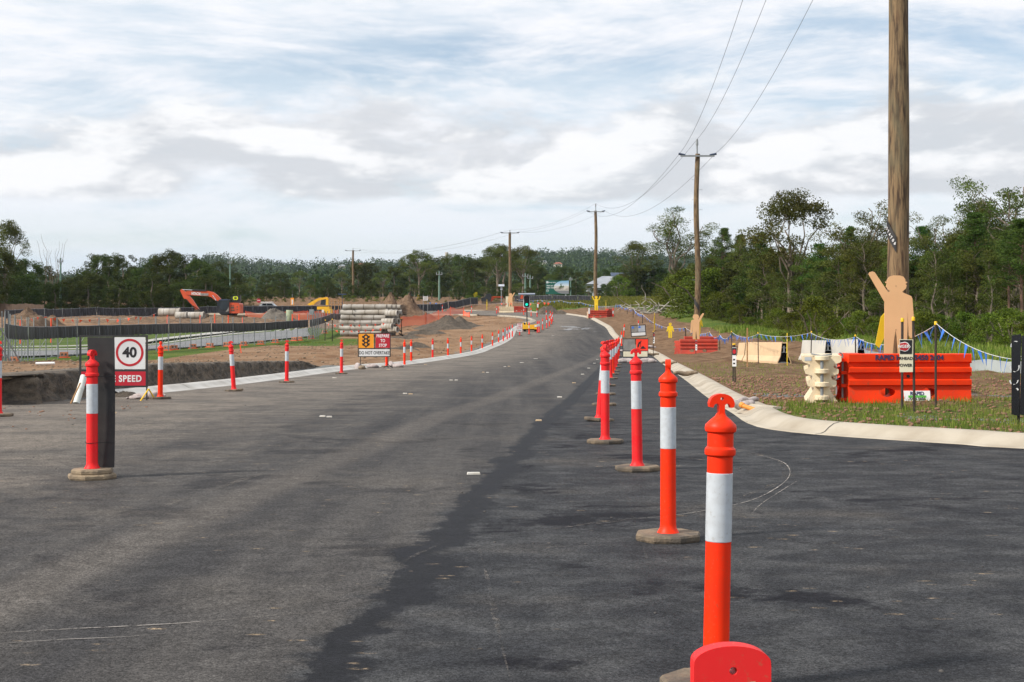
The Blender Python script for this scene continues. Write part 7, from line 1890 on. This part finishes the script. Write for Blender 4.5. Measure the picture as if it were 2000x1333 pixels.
c0, c1_ = T_(768, 684), T_(770, 1100); m_ = MB(); m_.tube((c0[0], .05, c0[1]), (c1_[0], .05, c1_[1]), .055, n=10); m_.prism([(c1_[0] - .13, c1_[1]), (c1_[0] + .13, c1_[1]), (c1_[0] + .05, c1_[1] + .35), (c1_[0] - .05, c1_[1] + .35)], .1); m_.build('mast', 'ink', tr)
a_, b_ = T_(580, 390), T_(945, 384); m_ = MB(); m_.box(((a_[0] + b_[0]) / 2, 0, (a_[1] + b_[1]) / 2), (b_[0] - a_[0], 1.0, .07), rot=(R(8), R(-.5), 0)); m_.build('solar_panel', 'solar', tr)
m_ = MB(); m_.tube((c0[0], .05, T_(0, 684)[1]), (c0[0], .05, b_[1]), .03); m_.build('panel_stay', 'galv', tr)
tpl([(675, 1050), (980, 1050), (980, 1145), (675, 1145)], .9, 'trailer_body', 'machine_yellow', y=.1)
tpl([(675, 1010), (695, 1000), (700, 1052), (675, 1052)], .5, 'jack_bracket', 'machine_yellow', y=.1); tpl([(745, 1000), (765, 990), (765, 1052), (740, 1052)], .5, 'jack_bracket', 'machine_yellow', y=.1)
tpl([(680, 1142), (925, 1142), (925, 1175), (680, 1175)], .7, 'chassis', 'earth_dark', y=.15)
for X in (955, 720):
    c_ = T_(X, 1178); m_ = MB(); m_.tube((c_[0] - .13 if X > 800 else c_[0] - .1, -.3, c_[1] - .03), (c_[0] - .13 if X > 800 else c_[0] - .1, .3, c_[1] - .03), .28 if X < 800 else .28, n=18)
    m_ = MB(); m_.tube((c_[0] - .12, 0, .28), (c_[0] + .12, 0, .28), .28, n=18); wh = m_.build('wheel', 'tyre', tr, smooth='auto'); m_ = MB(); m_.tube((c_[0] - .13, 0, .28), (c_[0] + .13, 0, .28), .14, n=12); m_.build('rim', 'galv', wh)
tpl([(925, 1040), (985, 1040), (985, 1150), (925, 1150)], .3, 'mudguard', 'machine_yellow', y=-.55); tpl([(930, 1060), (975, 1060), (975, 1100), (930, 1100)], .02, 'sticker', 'white_panel', y=-.72)
# stop here sign
dS = 127.; xS = (1015 - 1000) * dS / F; st = thing('road_sign', 'small white stop here on red signal sign on a bollard base', 'road sign', (xS, dS, surf(xS, dS)))
kS = dS / F; hS0 = EYE - (648.5 - HZ) * kS - st.location.z; w, h = 10.6 * kS, 16.5 * kS
m_ = MB(); octa(m_, .24, 0, .05); m_.build('base', 'rubber', st); m_ = MB(); m_.tube((0, 0, .04), (0, 0, hS0 + .5), .05, n=12); m_.build('post', 'pink_plastic', st)
m_ = MB(); m_.prism([(-w / 2, hS0), (w / 2, hS0), (w / 2, hS0 + h), (-w / 2, hS0 + h)], .01); m_.build('panel', 'white_panel', st, loc=(0, -.07, 0))
m_ = MB(); m_.prism([(-w / 2, hS0), (w / 2, hS0), (w / 2, hS0 + h), (-w / 2, hS0 + h)], .004, [[(-w / 2 + .02, hS0 + .02), (-w / 2 + .02, hS0 + h - .02), (w / 2 - .02, hS0 + h - .02), (w / 2 - .02, hS0 + .02)]]); m_.build('red_border', 'ring_red', st, loc=(0, -.078, 0))
for i, s_ in enumerate(('STOP', 'HERE', 'ON RED')): text(s_, .14, 'ring_red', st, (0, -.078, hS0 + h * (.85 - .21 * i)), bold=.03, sx=.8)
text('SIGNAL', .12, 'ink', st, (0, -.078, hS0 + h * .18), bold=.03, sx=.8)
m_ = MB(); m_.box((0, 0, .12), (.3, .2, .24)); 
# solar lamp, barriers' sign etc at the far bend
sl = gthing('solar_lamp', 'solar panel lamp on a pale post at the far bend', 'lamp', 979.3, 240); zg = sl.location.z
hT = EYE - (569 - HZ) * 240 / F - zg; m_ = MB(); m_.tube((0, 0, 0), (0, 0, hT + .3), .09, .07, 10); m_.build('post', 'galv', sl)
m_ = MB(); m_.box((0, 0, hT + .95), (1.0, .8, .06), rot=(R(25), R(0), 0)); m_.build('solar_panel', 'silver_panel', sl); m_ = MB(); m_.box((0, 0, hT + .45), (.35, .3, .55)); m_.build('lamp_box', 'silver_panel', sl)
bx_ = gthing('switch_box', 'pale box on the verge between the solar lamp and the tan cutout', 'box', 990.3, 242); m_ = MB(); m_.box((0, 0, .9), (.45, .4, 1.8)); m_.box((.0, -.21, 1.2), (.3, .02, .5)); m_.build('housing', 'cream_panel', bx_)
# orange machine behind the far bend
om = gthing('loader', 'black and orange machine behind the grey fence left of the solar lamp', 'machine', 958, 256)
N_ = lambda X, Y: (900 + X / 4.9925, 400 + Y / 4.9925)
solid(om, [N_(*p) for p in ((200, 945), (200, 910), (240, 900), (250, 870), (290, 870), (300, 905), (290, 945))], 958, 256, 1.4, 'cab', 'exc_dark')
solid(om, [N_(*p) for p in ((275, 945), (290, 900), (320, 895), (410, 900), (410, 912), (330, 910), (305, 945))], 958, 256, .8, 'arm', 'exc_orange')
solid(om, [N_(*p) for p in ((320, 897), (412, 897), (412, 903), (320, 903))], 958, 256, 1.4, 'deck', 'exc_orange'); solid(om, [N_(*p) for p in ((580, 920), (585, 882), (600, 880), (610, 885), (606, 920))], 958, 256, .5, 'bucket', 'exc_orange')
solid(om, [N_(*p) for p in ((205, 945), (410, 945), (410, 965), (205, 965))], 958, 256, 1.6, 'track', 'track_soil')
sp_ = gthing('warning_sign', 'small white sign on a post on the far verge right of the signal', 'sign', 1050.3, 200); zg = sp_.location.z
zc = EYE - (597.5 - HZ) * 200 / F - zg; m_ = MB(); m_.prism([(-.11, zc - .25), (.11, zc - .25), (.11, zc + .25), (-.11, zc + .25)], .02); m_.build('face', 'white_panel', sp_, loc=(0, -.05, 0)); m_ = MB(); m_.tube((0, 0, 0), (0, 0, zc + .2), .03); m_.build('post', 'picket_black', sp_)
sp_ = gthing('warning_sign', 'small yellow topped white post right of the third pole barriers', 'sign', 1197.5, 172); m_ = MB(); m_.tube((0, 0, 0), (0, 0, 1.1), .06); m_.build('post', 'pink_plastic', sp_); m_ = MB(); m_.tube((0, 0, .4), (0, 0, .75), .063); m_.build('reflective_sleeve', 'sleeve', sp_)
sp_ = gthing('warning_sign', 'small white hazard sign left of the far orange barrier', 'sign', 1150.5, 171); m_ = MB(); m_.tube((0, 0, 0), (0, 0, 1.5), .03); m_.build('post', 'picket_black', sp_); m_ = MB(); m_.prism([(-.10, .6), (.10, .6), (.10, 1.3), (-.10, 1.3)], .02); m_.build('face', 'white_panel', sp_, loc=(0, -.05, 0))

# ------------------------------------------------------------------ billboard
dB = 272.; kB = dB / F; xB = (1088.5 - 1000) * kB; zgB = Z(xB, dB)
bb = thing('billboard', 'green sales centre billboard with a rounded street picture', 'billboard', (xB, dB, zgB))
bz0 = EYE - (575 - HZ) * kB - zgB; bw, bh = 45.5 * kB, 26.8 * kB
m_ = MB(); m_.prism([(-bw / 2, bz0), (bw / 2, bz0), (bw / 2, bz0 + bh), (-bw / 2, bz0 + bh)], .12); m_.build('board', 'sign_green', bb)
for q in (-.345, .36): m_ = MB(); m_.box((bw * q, .12, bz0 / 2 + .1), (.24, .10, bz0 + .2)); m_.build('leg', 'paint_white', bb)
m, g = newmat('street_picture'); v = g.coord(); sp = g.N.new('ShaderNodeSeparateXYZ'); g.L.new(v, sp.inputs[0]); gx, gy, gz_ = sp.outputs
c = g.mix(g.r(gz_, .55, .95), (.62, .68, .74), (.22, .42, .62)); vd_, vc_ = g.vor(g.coord((1.2, 1, 1.6)), 1.3)
hs_ = g.mix(g.r(g.noise(v, 2.5, 3), .42, .58), (.60, .56, .50), (.20, .17, .14)); c = g.mix(g.r(gz_, .62, .58), c, hs_)
tree_ = g.m('MULTIPLY', g.r(g.noise(v, 1.2, 4), .53, .57), g.m('MULTIPLY', g.r(gz_, .80, .72), g.r(gz_, .34, .40))); c = g.mix(tree_, c, (.05, .10, .04))
c = g.mix(g.r(gz_, .36, .32), c, (.45, .42, .38)); c = g.mix(g.r(gz_, .27, .24), c, (.20, .20, .21))
g.put(c, g.bsdf.inputs['Base Color']); g.bsdf.inputs['Roughness'].default_value = .6
gzn = bh; out_ = [(bw / 2 - .02, .05), (bw / 2 - .02, bh - .03)] + [(bw * .28 - 2.15 * math.sin(R(a)) * 1.0 + .2, bh / 2 + (bh / 2 - .04) * math.cos(R(a))) for a in range(20, 165, 8)]
out_ = [(a / bh, b / bh) for a, b in out_]; m_ = MB(); m_.prism(list(reversed(out_)), .006); po = m_.build('picture', 'street_picture', bb, loc=(0, -.065, bz0)); po.scale = (bh, 1, bh)
m_ = MB(); m_.box((-bw * .43, -.066, bz0 + bh * .86), (.34, .01, .38)); m_.build('emblem', 'paint_white', bb); m_ = MB(); m_.prism(arc(-bw * .43, bz0 + bh * .82, .09, 0, 180, 8), .004); m_.build('emblem_mark', 'sign_green', bb, loc=(0, -.075, 0))
text('Stoney Valley', .26, 'paint_white', bb, (-bw * .23, -.068, bz0 + bh * .855), bold=.02); text('Visit our', .36, 'paint_white', bb, (-bw * .46, -.068, bz0 + bh * .62), bold=.02, align='LEFT'); text('Sales Centre', .36, 'paint_white', bb, (-bw * .46, -.068, bz0 + bh * .47), bold=.02, align='LEFT')
m_ = MB(); ring(m_, -bw * .42, bz0 + bh * .26, .20, .24, .004, 24); m_.build('arrow_ring', 'paint_white', bb, loc=(0, -.07, 0)); m_ = MB(); m_.box((-bw * .42, -.07, bz0 + bh * .26), (.24, .006, .04)); m_.build('arrow', 'paint_white', bb)
# ------------------------------------------------------------------ houses and tower
def house(px, d, w, dp, h, rh, wallm, roofm, label, rz=0, ybase=None, grp=None, win=True):
    x = (px - 1000) * d / F; z = Z(x, d) if ybase is None else EYE - (ybase - HZ) * d / F
    t = thing('house', label, 'house', (x, d, z), rotz=R(rz), group=grp)
    m_ = MB(); m_.box((0, 0, h / 2), (w, dp, h)); m_.build('wall', wallm, t)
    m_ = MB(); e = .5; vs = [(-w / 2 - e, -dp / 2 - e, h), (w / 2 + e, -dp / 2 - e, h), (w / 2 + e, dp / 2 + e, h), (-w / 2 - e, dp / 2 + e, h), (-w / 2 + dp * .4, 0, h + rh), (w / 2 - dp * .4, 0, h + rh)]
    m_.add(vs, [(0, 1, 5, 4), (2, 3, 4, 5), (1, 2, 5), (3, 0, 4), (3, 2, 1, 0)]); m_.build('roof', roofm, t)
    if win:
        for q in (-.28, .05, .32): m_ = MB(); m_.box((w * q, -dp / 2 - .03, h * .55), (w * .14, .06, h * .38)); m_.build('window', 'glass_dark', t)
    return t
hx_ = house(1192, 335, 11, 9, 2.0, 2.0, 'roof_grey', 'roof_grey', 'grey roofed house beyond the third power pole', ybase=573)
m_ = MB(); m_.box((1.5, -2.6, 4.3), (3.2, 1.8, .1), rot=(R(28), 0, 0)); m_.build('solar_panel', 'solar', hx_)
house(1184, 322, 6, 6, 1.8, 1.5, 'roof_grey', 'roof_grey', 'lower grey roofed wing left of the grey roofed house', ybase=579)
for i, (px, py, d, w, rm, lb) in enumerate(((706, 516, 1500, 16, 'roof_red', 'pale house on the far ridge above the brown pole'), (668, 519, 1450, 14, 'roof_grey', 'white house on the far hillside left of the brown pole'), 
        (1061, 512, 1300, 16, 'roof_grey', 'house on the hill above the billboard'), (1090, 516, 1200, 14, 'roof_red', 'red roofed house on the hill above the billboard'), (822, 510, 1500, 14, 'roof_grey', 'pale house on the hill before the water tower'))):
    house(px, d, w * .5, 5, 2.5, 1.6, 'wall_cream', rm, lb, rz=(i * 31) % 40 - 20, ybase=py + 6, grp='houses on the far hills', win=False)
tw = thing('water_tower', 'round pale water tower on the skyline', 'tower', W(872.5, 513, 1900)); m_ = MB(); m_.lathe([(1.5, -14), (1.5, 8), (2.1, 8.4), (2.2, 13), (2.1, 13.4), (1.9, 13.6)], 24); m_.build('shaft', 'stone_tower', tw, smooth='auto')
# silt fence along the crest
pts = [pxy(1618, 66), pxy(1655, 61), pxy(1700, 56), pxy(1784, 50), pxy(1890, 46), pxy(1968, 43.5), pxy(2100, 41)]
D_ = dense(pts, .8); m_ = MB(); vs = []
for i, p in enumerate(D_):
    z = Z(p[0], p[1]); vs += [(p[0], p[1], z - .05), (p[0], p[1] + .03 * math.sin(i * 1.3), z + .36 + .02 * math.sin(i * .9))]
sf = thing('silt_fence', 'low pale grey silt fence running down the right edge of the verge', 'fence', (0, 0, 0)); m_.add(vs, [(2 * i, 2 * i + 2, 2 * i + 3, 2 * i + 1) for i in range(len(D_) - 1)]); m_.build('cloth', 'silt_cloth', sf, fix=False, smooth=True)
for p in D_[::5]: m_ = MB(); m_.box((p[0], p[1] - .03, Z(p[0], p[1]) + .22), (.03, .03, .55)); m_.build('stake', 'timber_stake', sf)

# ------------------------------------------------------------------ haze
m = bpy.data.materials.new('haze'); m.use_nodes = True; N, L = nodes_of(m)
N.remove(N['Principled BSDF']); pv = N.new('ShaderNodeVolumePrincipled'); out = [n for n in N if n.type == 'OUTPUT_MATERIAL'][0]; L.new(pv.outputs[0], out.inputs['Volume'])
pv.inputs['Color'].default_value = (.62, .74, .88, 1); pv.inputs['Density'].default_value = .00006; pv.inputs['Anisotropy'].default_value = .2
me_ = MB(); me_.box((0, 1225, 54), (5600, 2560, 136)); hz_o = me_.build('haze', m); tag(hz_o, 'thin pale blue haze in front of the far hills', 'haze', kind='stuff')
